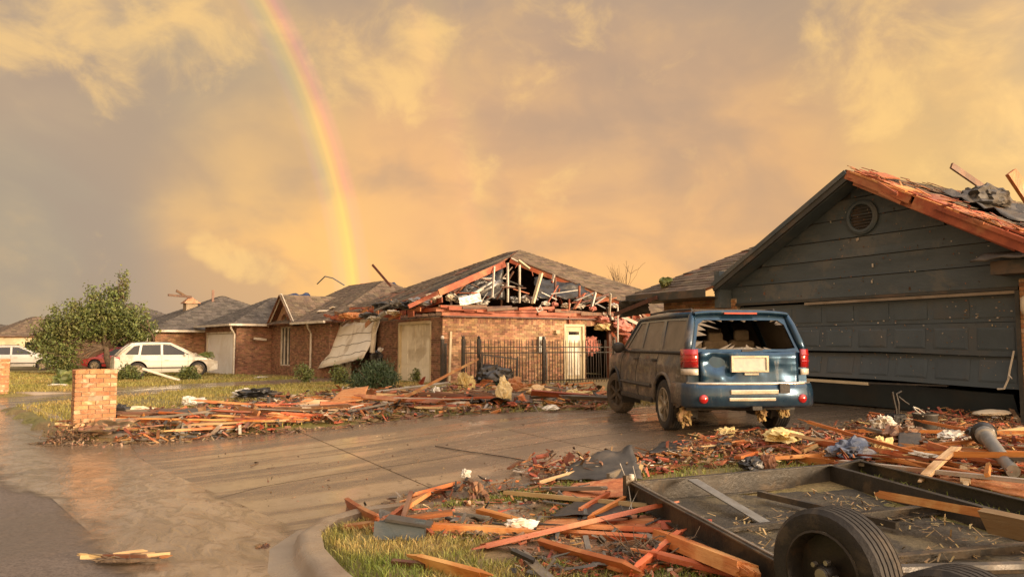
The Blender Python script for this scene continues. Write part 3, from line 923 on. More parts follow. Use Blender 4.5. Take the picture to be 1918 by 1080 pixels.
# brick piers either side of the opening
pier = MB().bx(GX - .06, GX + .2, 3.0, GR - .03, .2, 2.72).build('pier', 'mortar', H1)
brickwork(pier, (GX - .06, GR - .03), (GX - .06, 5.45), .34, 2.70, (-1, 0), mat='brick_pale', single=True, bh=.075)
MB().bx(GX - .09, GX + .16, GR - .028, GR + .035, .36, HEAD - .03).build('door_jamb', 'fascia_dark', H1)
pier2 = MB().bx(GX - .03, GX + .2, GL + .03, 12.62, .2, 2.72).build('pier', 'mortar', H1)
brickwork(pier2, (GX - .03, 12.62), (GX - .03, GL + .03), 1.2, 2.70, (-1, 0), mat='brick_pale', single=True)
# wall lamp on the near pier
lamp = MB().box((GX - .09, 6.12, 2.30), (.05, .12, .2)).build('wall_lamp', 'white_trim', H1)
MB().lathe([(.02, .16), (.07, .12), (.075, -.06), (.05, -.14), (.0, -.16)], 12, Matrix.Translation((GX - .17, 6.12, 2.27))).build('lamp_glass', 'foam', lamp, smooth=True)
# gable roof: decking, rake boards, torn right slope
RX0, RX1 = 12.86, 19.0
yl, yr_ = 12.6, 5.0
slab_part(H1, 'roof_deck', [(RX0, yl, zr(yl)), (RX1, yl, zr(yl)), (RX1, AP[0], AP[1]), (RX0, AP[0], AP[1])], .05, 'decking')
shingles(H1, [(RX0 - .03, yl, zr(yl)), (RX1, yl, zr(yl)), (RX1, AP[0], AP[1]), (RX0 - .03, AP[0], AP[1])], 'shingle_grey', seed=4)
slab_part(H1, 'roof_deck', [(RX0 + .06, yr_, zr(yr_)), (RX1, yr_, zr(yr_)), (RX1, AP[0] - .01, AP[1]), (RX0 + .06, AP[0] - .01, AP[1])], .05, 'decking')
# left rake: fascia, second trim, soffit
for (dx, dzz, w, h, m) in ((-.02, -.10, .035, .20, 'fascia_dark'), (-.045, -.045, .03, .09, 'siding'), (.20, -.22, .36, .02, 'siding')):
    MB().bar((RX0 + dx, yl, zr(yl) + dzz), (RX0 + dx, AP[0], AP[1] + dzz), w, h, (0, 0, 1)).build('rake_board', m, H1)
MB().bar((GX - .05, 12.45, zr(12.45) - .17), (GX - .05, AP[0], AP[1] - .17), .03, .12).build('rake_board', 'siding', H1)
# right rake: paint torn off, raw red boards
for (y0, y1, dx, dzz, w, h, m) in ((AP[0], 7.75, -.02, -.09, .04, .17, 'frame_wood'), (7.7, 5.5, -.05, -.13, .045, .22, 'frame_wood'), (AP[0] - .1, 6.9, .0, -.01, .12, .03, 'osb'),
                                   (8.2, 5.3, .14, .02, .22, .03, 'frame_wood'), (7.2, 5.2, .30, .035, .2, .03, 'osb'), (AP[0] - .5, 6.0, .22, -.2, .34, .02, 'frame_wood'),
                                   (8.9, 6.1, .03, -.2, .05, .10, 'frame_wood'), (7.3, 5.7, -.09, -.06, .04, .07, 'frame_wood')):
    MB().bar((RX0 + dx, y0, zr(y0) + dzz), (RX0 + dx - random.uniform(-.02, .03), y1, zr(y1) + dzz - random.uniform(-.02, .05)), w, h).build('splintered_rake_board', m, H1)
for k in range(9):   # boards of the bared deck, some lifted
    y0 = lerp(AP[0] - .05, 5.5, k / 9); y1 = y0 - .40
    lift = random.uniform(.004, .05); x0 = RX0 + random.uniform(-.1, .18); x1 = RX0 + random.uniform(.35, .95)
    c0 = Vector((x0, (y0 + y1) / 2, zr((y0 + y1) / 2) + .02)); c1 = Vector((x1, (y0 + y1) / 2 + random.uniform(-.1, .1), zr((y0 + y1) / 2) + .02 + lift))
    MB().bar(c0, c1, .36, .018, (0, -SL, 1)).build('deck_board', 'lumber', H1)
shingles(H1, [(RX0 + .30, 5.05, zr(5.05) + .03), (RX1, 5.05, zr(5.05) + .03), (RX1, AP[0] - .15, zr(AP[0] - .15) + .03), (RX0 + .85, AP[0] - .15, zr(AP[0] - .15) + .03)], 'shingle', seed=5,
         miss=lambda a, b, r: r.random() < .12 or noise.noise(Vector((a * 1.5, b * 1.5, 8))) > .35)
# folded felt and loose boards on the slope
def crumple(name, mat, c, size, seed, parent=None, amp=.5, sub=4, rz=0., flat=None):
    """folded, torn lump: ridged noise gives creases, fine noise ragged fibres"""
    bm = bmesh.new(); bmesh.ops.create_icosphere(bm, subdivisions=sub, radius=1); o1 = Vector((seed * 3.7, seed * 1.3, 0))
    for v in bm.verts:
        p = v.co.copy(); n_ = noise.fractal(p * 1.3 + o1, .9, 2.1, 3)
        w_ = Vector((noise.noise(p * 1.7 + o1), noise.noise(p * 1.7 - o1), noise.noise(p * 1.7 + o1 * 2)))
        rd = 1 - abs(noise.noise((p + w_ * .5) * 2.3 + o1)) * 2.; rd2 = 1 - abs(noise.noise((p + w_ * .5) * 6.5 - o1)) * 2.
        q = p * max(.25, 1 + amp * (.75 * n_ + .45 * (rd - .6) + .22 * (rd2 - .6))) + w_ * amp * .35
        if flat is not None and q.z < flat: q.z = flat
        v.co = Vector((q.x * size[0], q.y * size[1], q.z * size[2]))
    bmesh.ops.rotate(bm, verts=bm.verts, cent=(0, 0, 0), matrix=Matrix.Rotation(rz, 3, 'Z'))
    me = bpy.data.meshes.new(name); bm.to_mesh(me); bm.free(); me.materials.append(MATS[mat]); me.shade_smooth(); me.set_sharp_from_angle(angle=R(34))
    o = link(name, me, parent)
    off = ROOT.get(parent.name) if parent else None
    o.location = Vector(c) - (off if off is not None else Vector())
    return o


def sheet(name, mat, pts, seed, parent=None, nx=14, ny=10, amp=.06, thick=.008, freq=2.2):
    """crumpled four-cornered sheet: pts are its corners"""
    P = [Vector(p) for p in pts]; rows = []
    n0 = (P[1] - P[0]).cross(P[3] - P[0]).normalized()
    if n0.z < 0: n0 = -n0
    for i in range(nx + 1):
        r = []
        for j in range(ny + 1):
            a, b = i / nx, j / ny
            q = (P[0] * (1 - a) + P[1] * a) * (1 - b) + (P[3] * (1 - a) + P[2] * a) * b
            h = noise.fractal(q * freq + Vector((seed, seed * 2, 0)), .8, 2., 4)
            edge = noise.noise(Vector((a * 7, b * 7, seed))) * .04
            r.append(q + n0 * abs(h) * amp + (P[1] - P[0]) * (edge if i in (0, nx) else 0) + (P[3] - P[0]) * (edge if j in (0, ny) else 0))
        rows.append(r)
    return MB().grid(rows).build(name, mat, parent, smooth=True, solid=thick, fixn=False)


felt_lump = crumple('folded_felt', 'felt_grey', (15.2, 7.7, zr(7.7) + .12), (.75, .35, .32), 4, H1, .35, flat=-.4, rz=R(10))
sheet('torn_felt', 'felt_grey', [(14.0, 6.6, zr(6.6) + .05), (16.0, 6.4, zr(6.4) + .05), (16.4, 7.9, zr(7.9) + .06), (14.3, 8.1, zr(8.1) + .06)], 3, H1, amp=.18)
sheet('torn_felt', 'shingle', [(13.4, 5.4, zr(5.4) + .05), (14.6, 5.3, zr(5.3) + .05), (15.0, 6.4, zr(6.4) + .06), (13.7, 6.5, zr(6.5) + .06)], 8, H1, amp=.10)
def plane_pt(px, py, d):
    r = RGT * ((px - 959) / F) + UPV * ((540 - py) / F) + FWD
    return EYE + r * d
b1 = plane_pt(1843, 352, 15.2); b2 = plane_pt(1782, 310, 15.0)
MB().bar(b1, b2, .05, .12).build('snapped_board', 'lumber_dark', H1)
b1 = plane_pt(1945, 400, 14.2); b2 = plane_pt(1893, 322, 14.2)
MB().bar(b1, b2, .09, .20).build('snapped_board', 'lumber', H1)
rr_ = random.Random(3); sp_ = MB()
for k in range(70):
    y = rr_.uniform(5.4, 9.2); x = RX0 + rr_.random() ** 2.2 * 2.6; L_ = rr_.uniform(.08, .5); a_ = rr_.gauss(0, .5) + (math.pi / 2 if rr_.random() < .5 else 0)
    d_ = Vector((math.cos(a_), math.sin(a_), -math.sin(a_) * -SL + rr_.gauss(0, .10))) * L_ / 2; c_ = Vector((x, y, zr(y) + .05 + rr_.random() * .05))
    sp_.bar(c_ - d_, c_ + d_, rr_.uniform(.015, .07), .012, (0, -SL, 1))
tag(sp_.build('roof_splinters', 'litter_red', H1), kind='stuff')
for k in range(14):
    y = rr_.uniform(5.6, 9.2); L_ = rr_.uniform(.2, .7); c_ = Vector((RX0 - .06 + rr_.uniform(-.04, .1), y, zr(y) - rr_.uniform(.0, .2)))
    MB().bar(c_, c_ + Vector((rr_.uniform(-.15, .05), -L_, -L_ * SL + rr_.gauss(0, .08))), .02, rr_.uniform(.03, .08)).build('rake_splinter', 'frame_wood', H1)
# eave return at the near corner, with its bit of roof
MB().bx(GX - .42, GX + .2, 5.0, 6.5, 2.78, 3.0).build('eave_return', 'fascia_dark', H1)
sheet('shingle_flap', 'shingle_grey', [(GX - .55, 6.75, 3.0), (GX - .55, 5.0, 3.0), (GX + .3, 5.0, 3.28), (GX + .3, 6.6, 3.25)], 9, H1, amp=.08, thick=.03)
# main body to the far side of the garage
wall(H1, (GX + .2, 15.0), (GX + .2, 12.64), .2, 2.75, (-1, 0), bricks='brick', seed=8)
wall(H1, (22.5, 14.98), (GX + .21, 14.98), .2, 2.75, (0, 1), bricks=None)
ec = Vector((12.62, 15.45, 2.92)); er = Vector((12.62, 12.55, 2.92)); pk = Vector((17.1, 11.2, 5.25))
main = [ec, er, Vector((17.1, 11.2, 5.25))]
slab_part(H1, 'roof_deck', [ec, Vector((12.62, 12.7, 2.92)), Vector((15.9, 9.9, 4.63)), pk], .05, 'decking')
shingles(H1, [ec, Vector((12.62, 12.7, 2.92)), Vector((15.9, 9.9, 4.63)), pk], 'shingle', seed=6, miss=lambda a, b, r: r.random() < .05)
MB().bar((12.60, 15.47, 2.84), (12.60, 12.6, 2.84), .03, .18).build('eave_fascia', 'fascia_dark', H1)
MB().bx(12.64, GX + .18, 12.5, 15.4, 2.74, 2.765).build('soffit', 'fascia_dark', H1)
MB().bx(12.9, GX + .25, 12.44, 12.60, 2.5, 3.35).build('eave_box', 'siding', H1)
sheet('torn_soffit', 'felt', [(12.5, 15.7, 2.78), (12.5, 14.6, 2.80), (12.75, 14.7, 2.45), (12.7, 15.9, 2.35)], 5, H1, amp=.15, thick=.02)
MB().bar((12.55, 15.9, 2.45), (12.55, 14.2, 2.82), .05, .10).build('hanging_board', 'lumber_dark', H1)
crumple('torn_leaves', 'leaf', plane_pt(1246, 527, 18.9), (.16, .12, .12), 2, H1, .8, 3)

# ------------------------------------------------------------------ the wrecked brick house in the middle
H2 = thing('brick_house', 'brick house with its roof end torn open, showing the attic', 'house', (14, 28, .28), world=True)
BZ, TZ = .2, 2.80
SX0, SX1 = 10.95, 23.0
SY = 23.3
dl = at(1057, 712, .3); dr_ = at(1093, 712, .3)


def on_y(px, y):            # x where the wall plane Y=y is seen at pixel column px
    r = (px - 959) / F; c, s = math.cos(YAW), math.sin(YAW)
    return y * (s + r * c) / (c - r * s)


def on_x(px, x):
    r = (px - 959) / F; c, s = math.cos(YAW), math.sin(YAW)
    return x * (c - r * s) / (s + r * c)


du0, du1 = on_y(1056, SY) - SX0, on_y(1094, SY) - SX0
ou0, ou1 = on_y(1097, SY) - SX0, on_y(1142, SY) - SX0
wall(H2, (SX0, SY), (SX0 + ou1 + .5, SY), BZ, 2.62, (0, -1), [(du0, du1, .25, 2.42), (ou0, ou1, .25, 2.36)], seed=11)
wall(H2, (SX0 + ou1 + .5, SY), (SX1, SY), BZ, 2.1, (0, -1), bricks='brick', seed=12)
# soldier course under the eave: darker upright bricks
for k in range(60):
    x = SX0 + .1 + k * .105
    if k % 9 in (3, 4, 6): MB().bx(x, x + .09, SY - .022, SY - .012, 2.38, 2.60).build('soldier_brick', 'brick_red', H2)
# cream side door
door = MB().bx(SX0 + du0 + .09, SX0 + du1 - .09, SY + .03, SY + .08, .32, 2.33).build('door', 'cream', H2)
for a, b, c, d_ in ((du0, du0 + .09, .3, 2.42), (du1 - .09, du1, .3, 2.42), (du0 + .09, du1 - .09, 2.33, 2.42)):
    MB().bx(SX0 + a, SX0 + b, SY - .03, SY + .1, c, d_).build('door_frame', 'cream', H2)
dw = du1 - du0 - .18
for (u0, u1, z0, z1, m) in ((.14, .86, 1.72, 2.12, 'cream_door'), (.14, .46, .5, 1.55, 'cream_door'), (.54, .86, .5, 1.55, 'cream_door')):
    MB().bx(SX0 + du0 + .09 + u0 * dw, SX0 + du0 + .09 + u1 * dw, SY + .018, SY + .031, z0, z1).build('door_panel', m, door)
MB().bx(SX0 + du0 + .09 + .18 * dw, SX0 + du0 + .09 + .82 * dw, SY + .012, SY + .02, 2.02, 2.14).build('door_light', 'glass_dark', door)
MB().lathe([(.0, -.06), (.03, -.05), (.03, -.03), (.012, -.02), (.012, 0)], 10, Matrix.Translation((SX0 + du1 - .16, SY + .03, 1.25)) @ Matrix.Rotation(R(-90), 4, 'X')).build('door_knob', 'bright_steel', door)
# passage beside it, its back wall coloured near black for the shade
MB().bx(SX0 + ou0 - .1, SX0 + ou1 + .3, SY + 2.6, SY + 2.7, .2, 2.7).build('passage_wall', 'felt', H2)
MB().bx(SX0 + ou1 - .08, SX0 + ou1 + .05, SY - .04, SY + .1, .3, 2.5).build('door_jamb', 'lumber_dark', H2)
crumple('hanging_insulation', 'insulation_pink', (SX0 + ou0 + .5, SY + .4, 1.6), (.35, .2, .3), 9, H2, .7)
# wall lamp and meter box
ml = MB().bx(on_y(1012, SY) - .14, on_y(1012, SY) + .14, SY - .14, SY - .02, 1.35, 1.95).build('meter_box', 'galvanised', H2, bevel=.01)
MB().lathe([(.0, .11), (.08, .1), (.1, .06), (.1, 0)], 14, Matrix.Translation((on_y(1012, SY), SY - .13, 1.72)) @ Matrix.Rotation(R(90), 4, 'X')).build('meter_dial', 'white_trim', ml, smooth=True)
MB().tube([(on_y(1022, SY), SY - .06, 1.35), (on_y(1022, SY), SY - .06, .35)], .03, 8).build('conduit', 'galvanised', ml)
MB().box((on_y(1041, SY), SY - .08, 2.12), (.16, .14, .13)).build('wall_lamp', 'cream', H2)
MB().bar((on_y(840, SY) - .02, SY - .12, .32), (on_y(843, SY), SY - .06, 2.1), .07, .07).build('leaning_trim', 'cream', H2)
# street front: pier, single door, pier, then the wide opening
g0, g1 = on_x(808, SX0) , on_x(748, SX0)
w0, w1 = 29.6, 34.5
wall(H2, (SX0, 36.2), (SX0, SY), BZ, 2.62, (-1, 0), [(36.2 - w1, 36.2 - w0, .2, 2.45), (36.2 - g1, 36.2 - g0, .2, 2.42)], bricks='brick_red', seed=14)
wall(H2, (SX1, 36.2), (SX0 + .21, 36.2), BZ, 2.62, (0, 1), bricks=None)
wall(H2, (SX1 + .01, SY + .1), (SX1 + .01, 36.1), BZ, 2.62, (1, 0), bricks=None)
sd = MB().bx(SX0 + .06, SX0 + .1, g0 + .04, g1 - .04, .28, 2.40).build('garage_door', 'cream_door', H2)
for k in range(4):
    for c in range(4):
        y0 = lerp(g0 + .1, g1 - .1, c / 4) + .05; y1 = lerp(g0 + .1, g1 - .1, (c + 1) / 4) - .05; z0 = .34 + k * .52
        MB().bx(SX0 + .048, SX0 + .062, y0, y1, z0 + .06, z0 + .44).build('raised_panel', 'cream_door', sd)
for (a, b, c, d_) in ((g1 - .10, g1 + .03, .25, 2.48), (g0 - .03, g0 + .06, .25, 2.48)):
    MB().bx(SX0 - .035, SX0 + .06, a, b, c, d_).build('door_trim', 'cream', H2)
MB().bx(SX0 - .035, SX0 + .06, g0 + .06, g1 - .10, 2.40, 2.5).build('door_trim', 'cream', H2)
# blown-out wide door hanging by its head
rows = []
for v in np.linspace(0, 1, 12):
    kick = .70 * v ** 1.3
    rows.append([(SX0 - .05 - kick - .05 * math.sin(u * 9) * v, lerp(w1 + 1.0 * v, w0 - .35 - .1 * v, u), 2.60 - lerp(2.08, 1.50, u) * v + .09 * abs(noise.noise(Vector((u * 6, v * 3, 7)))) + .05 * noise.noise(Vector((u * 4, v * 4, 2)))) for u in np.linspace(0, 1, 24)])
hd = MB().grid(rows).build('hanging_garage_door', 'cream_door', H2, smooth=True, solid=.04)
for v in (3, 6, 9):
    MB().tube([Vector(p) + Vector((-.03, 0, .0)) for p in rows[v]], .010, 5).build('section_joint', 'felt_grey', hd)
MB().tube([Vector(p) + Vector((-.02, 0, -.01)) for p in rows[-1]], .03, 6).build('bottom_rail', 'white_trim', hd)
MB().bx(SX0 - .06, SX0 + .02, w0 - .1, w1 + .2, 2.46, 2.72).build('door_header', 'cream', H2)
for (y, w) in ((33.6, .22), (32.6, .14)): MB().bx(SX0 - .3, SX0 - .1, y, y + w * 1.6, .1, 1.0).build('broken_post', 'white_trim', H2)
# garage inside: dark, with a few pale things
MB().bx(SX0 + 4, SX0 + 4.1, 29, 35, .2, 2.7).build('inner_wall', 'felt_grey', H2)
MB().bx(SX0 + 1.5, SX0 + 2.6, 31.2, 32.6, .25, .75).build('chest', 'galvanised', H2)
# bent white gutter pipe
p0 = plane_pt(700, 662, 29.); 
MB().tube([plane_pt(697, 660, 28.9), plane_pt(699, 640, 28.9), plane_pt(701, 612, 28.9), plane_pt(707, 597, 28.9), plane_pt(716, 588, 28.7), plane_pt(725, 584, 28.5)], .10, 6).build('bent_downspout', 'white_trim', H2)
crumple('torn_felt', 'plastic_black', plane_pt(705, 668, 29.2), (.22, .3, .25), 6, H2, .6, 3)
crumple('torn_felt', 'cloth_white', plane_pt(712, 655, 29.3), (.10, .16, .10), 7, H2, .6, 3)
# roof planes
EZ = 2.86
cL = Vector((10.35, 22.7, EZ)); cR = Vector((23.6, 22.7, EZ)); bL = Vector((10.35, 36.8, EZ)); bR = Vector((23.6, 36.8, EZ))
pA = Vector((17.1, 28.4, 5.86)); pB = Vector((17.1, 29.5, 5.86))


def hit(px, py, p0, n):
    r = RGT * ((px - 959) / F) + UPV * ((540 - py) / F) + FWD
    return EYE + r * ((p0 - EYE).dot(n) / r.dot(n))


nS = (cR - cL).cross(pA - cL).normalized()
nW = (cL - bL).cross(pB - bL).normalized()
# what is left of the end slope
torn = [hit(1235, 592, cL, nS), cR, pA, hit(972, 468, cL, nS), hit(954, 481, cL, nS), hit(1010, 506, cL, nS), hit(1110, 545, cL, nS)]
endp = [hit(1240, 595, cL, nS), cR, pA, hit(975, 467, cL, nS), hit(956, 482, cL, nS)]
slab_part(H2, 'roof_deck', endp, .06, 'decking')
shingles(H2, endp, 'shingle', seed=21)
MB().bar(hit(956, 484, cL, nS) - nS * .10, hit(1240, 597, cL, nS) - nS * .10, .05, .16).build('hip_rafter', 'frame_wood', H2)
for k in range(8):
    a = hit(lerp(960, 1225, (k + random.random()) / 8), lerp(484, 590, (k + .5) / 8) + 1, cL, nS) - nS * .05
    b = a + Vector((random.uniform(-.25, .5), random.uniform(-.15, .1), -random.uniform(.05, .3)))
    MB().bar(a, b, random.uniform(.06, .16), .02).build('splinter', 'frame_wood', H2)
# street slope, its lower edge gone
west = [Vector((11.25, 35.9, EZ + .40)), Vector((11.35, 24.3, EZ + .45)), pA, pB]
west = [hit(640, 585, bL, nW), hit(800, 556, bL, nW), hit(905, 504, bL, nW), pA, pB]
wpoly = [Vector((10.9, 36.3, EZ + .25)), Vector((12.0, 24.6, EZ + .74)), pA, pB]
slab_part(H2, 'roof_deck', wpoly, .06, 'decking')
shingles(H2, [Vector((10.9, 36.3, EZ + .26)), Vector((11.0, 30.5, EZ + .29)), pA + Vector((-.05, 0, 0)), pB], 'shingle', seed=22, miss=lambda a, b, r: noise.noise(Vector((a * .8, b * .8, 1))) > .28)
shingles(H2, [Vector((11.9, 30.4, EZ + .70)), Vector((12.6, 25.6, EZ + 1.0)), pA], 'shingle_grey', seed=24, miss=lambda a, b, r: noise.noise(Vector((a * .8, b * .8, 4))) > .2)
slab_part(H2, 'roof_deck', [bR, Vector((23.6, 22.7, EZ)), pA, pB], .06, 'decking')
slab_part(H2, 'roof_deck', [bR, bL + Vector((.6, 0, 0)), pB], .06, 'decking')
shingles(H2, [bR, bL + Vector((.6, 0, 0)), pB], 'shingle', seed=23)
# attic floor, ceiling joists and the truss members left standing
MB().bx(SX0 + .1, SX1 - .1, SY + .1, 36.0, 2.62, 2.66).build('attic_floor', 'felt_grey', H2)
MB().bar((SX0 - .05, SY - .04, 2.70), (SX1 - 1.5, SY - .04, 2.72), .05, .15).build('top_plate', 'frame_wood', H2)
MB().bar((SX0 - .3, SY - .10, 2.82), (SX0 + 4.2, SY - .08, 2.86), .04, .10).build('top_plate', 'frame_wood', H2)
MB().bar((SX0 + 3.8, SY - .14, 2.78), (SX0 + 9.3, SY - .14, 2.74), .04, .12).build('torn_fascia', 'frame_wood', H2)
MB().bar((SX0 - .05, SY - .12, 2.62), (SX0 + 7.4, SY - .10, 2.62), .10, .05).build('soffit_strip', 'lumber_dark', H2)
hipA, hipB = plane_pt(822, 548, 25.6), plane_pt(946, 494, 27.6)
MB().bar(hipA, hipB, .05, .22).build('hip_rafter', 'frame_wood', H2)
MB().bar(plane_pt(765, 574, 26), plane_pt(880, 520, 27), .05, .14).build('hip_rafter', 'frame_wood', H2)
MB().bar(plane_pt(700, 582, 27.5), plane_pt(955, 479, 28.3), .10, .08).build('hip_edge', 'felt_grey', H2)
for (x0, y0, x1, y1, d0, d1, w, h, m) in [(951, 492, 951, 566, 27.3, 27.3, .05, .09, 'white_trim'), (973, 496, 973, 567, 27.4, 27.4, .05, .09, 'white_trim'),
                                          (1014, 512, 998, 568, 27., 26.6, .06, .17, 'cream'), (992, 504, 971, 488, 27., 27., .05, .18, 'cream'),
                                          (958, 484, 974, 492, 27.3, 27.2, .04, .08, 'white_trim'), (962, 508, 930, 560, 28., 28., .04, .09, 'lumber_dark'),
                                          (1040, 520, 1040, 566, 28.6, 28.6, .04, .09, 'lumber_dark'), (1085, 535, 1085, 568, 28.8, 28.8, .04, .09, 'frame_wood'),
                                          (1115, 548, 1108, 574, 28, 27.8, .05, .12, 'galvanised'), (925, 525, 880, 552, 27.2, 26.8, .05, .24, 'galvanised'),
                                          (905, 540, 870, 563, 27, 26.6, .05, .12, 'cloth_white'), (935, 545, 905, 566, 27.2, 26.9, .05, .12, 'felt_grey'),
                                          (1066, 560, 1066, 606, 28.2, 28.2, .04, .07, 'frame_wood'), (1137, 575, 1144, 600, 28.8, 28.8, .05, .16, 'felt_grey'),
                                          (1157, 575, 1157, 645, 28.6, 28.6, .05, .05, 'galvanised'), (900, 556, 860, 566, 26.6, 26.2, .3, .05, 'foil'),
                                          (1000, 566, 985, 552, 26.7, 28, .05, .1, 'lumber_dark'), (1150, 585, 1150, 720, 29.2, 29.2, .05, .1, 'lumber_dark'),
                                          (1170, 590, 1168, 720, 29.4, 29.4, .05, .1, 'frame_wood'), (1183, 590, 1186, 700, 29.6, 29.6, .05, .12, 'lumber_dark')]:
    MB().bar(plane_pt(x0, y0, d0), plane_pt(x1, y1, d1), w, h, (0, 1, 0)).build('attic_member', m, H2)
for k in range(9):
    y = SY + .6 + k * .61
    MB().bar((SX0 + .3, y, 2.73), (SX1 - .5, y, 2.73), .04, .14).build('ceiling_joist', 'lumber_dark', H2)
for k in range(5):
    x = 12.4 + k * 2.1; hz = min((x - 10.35) * .44, (23.6 - x) * .44) + EZ
    yb = 22.7 + (hz - EZ) / .526
    MB().bar((x, yb + 1.2, 2.75), (x, yb + 1.25, hz - .05), .04, .09).build('truss_web', 'lumber_dark', H2)
# torn black felt, ducts and loose white things lying in the attic
sheet('torn_felt', 'plastic_black', [plane_pt(1000, 560, 28.6), plane_pt(1120, 566, 29.6), plane_pt(1090, 536, 30.), plane_pt(1000, 520, 29.5)], 3, H2, amp=.35, freq=1.6)
sheet('torn_felt', 'plastic_black', [plane_pt(845, 560, 28), plane_pt(945, 562, 28.6), plane_pt(940, 505, 29), plane_pt(875, 535, 28.4)], 5, H2, amp=.35, freq=1.6)
MB().tube([plane_pt(938, 528, 27.4), plane_pt(915, 540, 27.3), plane_pt(885, 556, 27.)], .12, 10).build('duct', 'foil', H2, smooth=True)
MB().tube([plane_pt(1008, 578, 26.6), plane_pt(1012, 572, 26.6), plane_pt(1016, 580, 26.6), plane_pt(1008, 584, 26.6), plane_pt(1004, 576, 26.6)], .035, 6).build('hanging_cable', 'cloth_white', H2)
for k, (px, py, s, m) in enumerate([(812, 556, .22, 'foam'), (845, 557, .18, 'foam'), (868, 561, .22, 'cloth_white'), (905, 566, .15, 'cloth_white'), (962, 561, .16, 'foil'), (985, 560, .16, 'cloth_white'),
                                    (1022, 568, .12, 'cloth_white'), (1040, 570, .12, 'insulation_pink'), (1060, 572, .14, 'foam'), (1085, 573, .15, 'cloth_white'), (1110, 577, .13, 'insulation_pink'),
                                    (1148, 572, .14, 'cloth_white'), (775, 563, .16, 'foil'), (740, 568, .18, 'felt_grey'), (1130, 598, .2, 'insulation_pink'), (1128, 612, .2, 'insulation'),
                                    (1168, 612, .3, 'insulation_pink'), (1180, 636, .25, 'insulation_pink'), (1000, 560, .13, 'foil'), (1100, 560, .18, 'felt_grey')]):
    crumple('loose_batt', m, plane_pt(px, py, 26.9 + (px - 820) / 160), (s * 1.4, s, s * .7), k + 20, H2, .7, 3, rz=k)
for k in range(46):
    px = random.uniform(850, 1150); top_ = pw(px, [(830, 545), (955, 492), (1190, 572)]); py = random.uniform(top_ + 12, 570); d0 = random.uniform(26.9, 29.5) + (px - 950) / 150
    if py > 570 or top_ + 12 > 568: continue
    c_ = plane_pt(px, py, d0); a_ = random.uniform(-.5, .5) if random.random() < .6 else random.uniform(-1.5, 1.5); L_ = random.uniform(.4, 1.5)
    d_ = Vector((math.cos(a_) * .9, random.gauss(0, .3), math.sin(a_))) * L_ / 2
    if c_.z - abs(d_.z) < 2.68: c_.z = 2.7 + abs(d_.z)
    MB().bar(c_ - d_, c_ + d_, .035, random.choice((.05, .09, .09, .14)), (0, 1, 0)).build('attic_splinter', random.choice(('frame_wood', 'frame_wood', 'lumber_dark', 'white_trim', 'felt_grey', 'galvanised')), H2)
for k in range(22):
    x = random.uniform(17.6, 20.2); z = random.uniform(2.0, 3.0); L_ = random.uniform(.4, 1.4); a_ = random.gauss(0, .7)
    MB().bar((x, SY - random.uniform(.1, .6), z), (x + L_ * math.cos(a_), SY - random.uniform(.1, .7), z - L_ * abs(math.sin(a_))), .035, random.choice((.04, .09, .12))).build('eave_board', random.choice(('frame_wood', 'lumber_dark', 'white_trim')), H2)
# splintered eave over the street front
for k in range(46):
    t_ = random.random(); y = lerp(24., 35.8, t_); x = 10.6 + random.uniform(-.35, .7); z = 2.78 + (x - 10.4) * .45 + random.uniform(-.12, .14)
    L_ = random.uniform(.8, 3.0); a_ = random.gauss(0, .22)
    d_ = Vector((math.sin(a_) * .9, math.cos(a_), random.gauss(.0, .10)))
    MB().bar(Vector((x, y, z)) - d_ * L_ / 2, Vector((x, y, z)) + d_ * L_ / 2, random.uniform(.04, .05), random.choice((.09, .14, .19))).build('eave_board', random.choice(('frame_wood', 'frame_wood', 'frame_wood', 'lumber_dark', 'osb')), H2)
for k in range(16):
    x = random.uniform(10.6, 18.5); z = 2.86 + random.uniform(-.06, .1); L_ = random.uniform(.6, 2.2)
    MB().bar((x, SY - random.uniform(0, .35), z), (x + L_, SY - random.uniform(0, .3), z + random.uniform(-.1, .12)), .04, random.choice((.06, .09, .12))).build('eave_board', random.choice(('frame_wood', 'frame_wood', 'lumber_dark')), H2)
for k, (px, py, m, s) in enumerate([(690, 590, 'felt_grey', .25), (700, 596, 'cloth_white', .2), (660, 592, 'osb', .3), (735, 585, 'foam', .18), (760, 572, 'felt', .3), (790, 566, 'foil', .25), (718, 573, 'felt', .3)]):
    crumple('roof_scrap', m, plane_pt(px, py, 28.6 - (px - 690) * .02), (s * 1.6, s * 1.2, s * .5), k + 60, H2, .6, 3, rz=k * 1.3)

# ------------------------------------------------------------------ the brown brick house beyond, with its arched window
H3 = thing('arched_window_house', 'brown brick house with a small arched window under a pointed gable', 'house', (7.6, 41.9, 0), R(7))
b0 = -.12; e3 = 2.72
wall(H3, (0, 0), (1.9, 0), b0, e3, (0, -1), bricks='brick_red', seed=31)
wall(H3, (0, 5.9), (0, 0), b0, e3, (-1, 0), [(.45, 5.45, b0, 2.25)], bricks='brick_red', seed=32)
gdr = MB().bx(.06, .1, .45, 5.45, b0, 2.24).build('garage_door', 'white_door', H3)
for k in range(4):
    MB().bx(.045, .062, .5, 5.4, b0 + .04 + k * .59, b0 + .56 + k * .59).build('door_section', 'white_door', gdr)
for a, b_ in ((.36, .47), (5.43, 5.54)): MB().bx(-.03, .07, a, b_, b0, 2.36).build('door_trim', 'white_trim', H3)
MB().bx(-.03, .07, .47, 5.43, 2.25, 2.36).build('door_trim', 'white_trim', H3)
wl = 7.7
aw = (1.35, 2.75)          # arched window, metres from the wing
gab = 3.35
wall(H3, (1.9, 0), (1.9, -wl), b0, e3, (-1, 0), [(aw[0], aw[1], .55, 2.60)], bricks='brick_red', seed=33)
wall(H3, (1.9 + .01, -wl), (11.5, -wl), b0, e3, (0, -1), bricks='brick_red', seed=34)
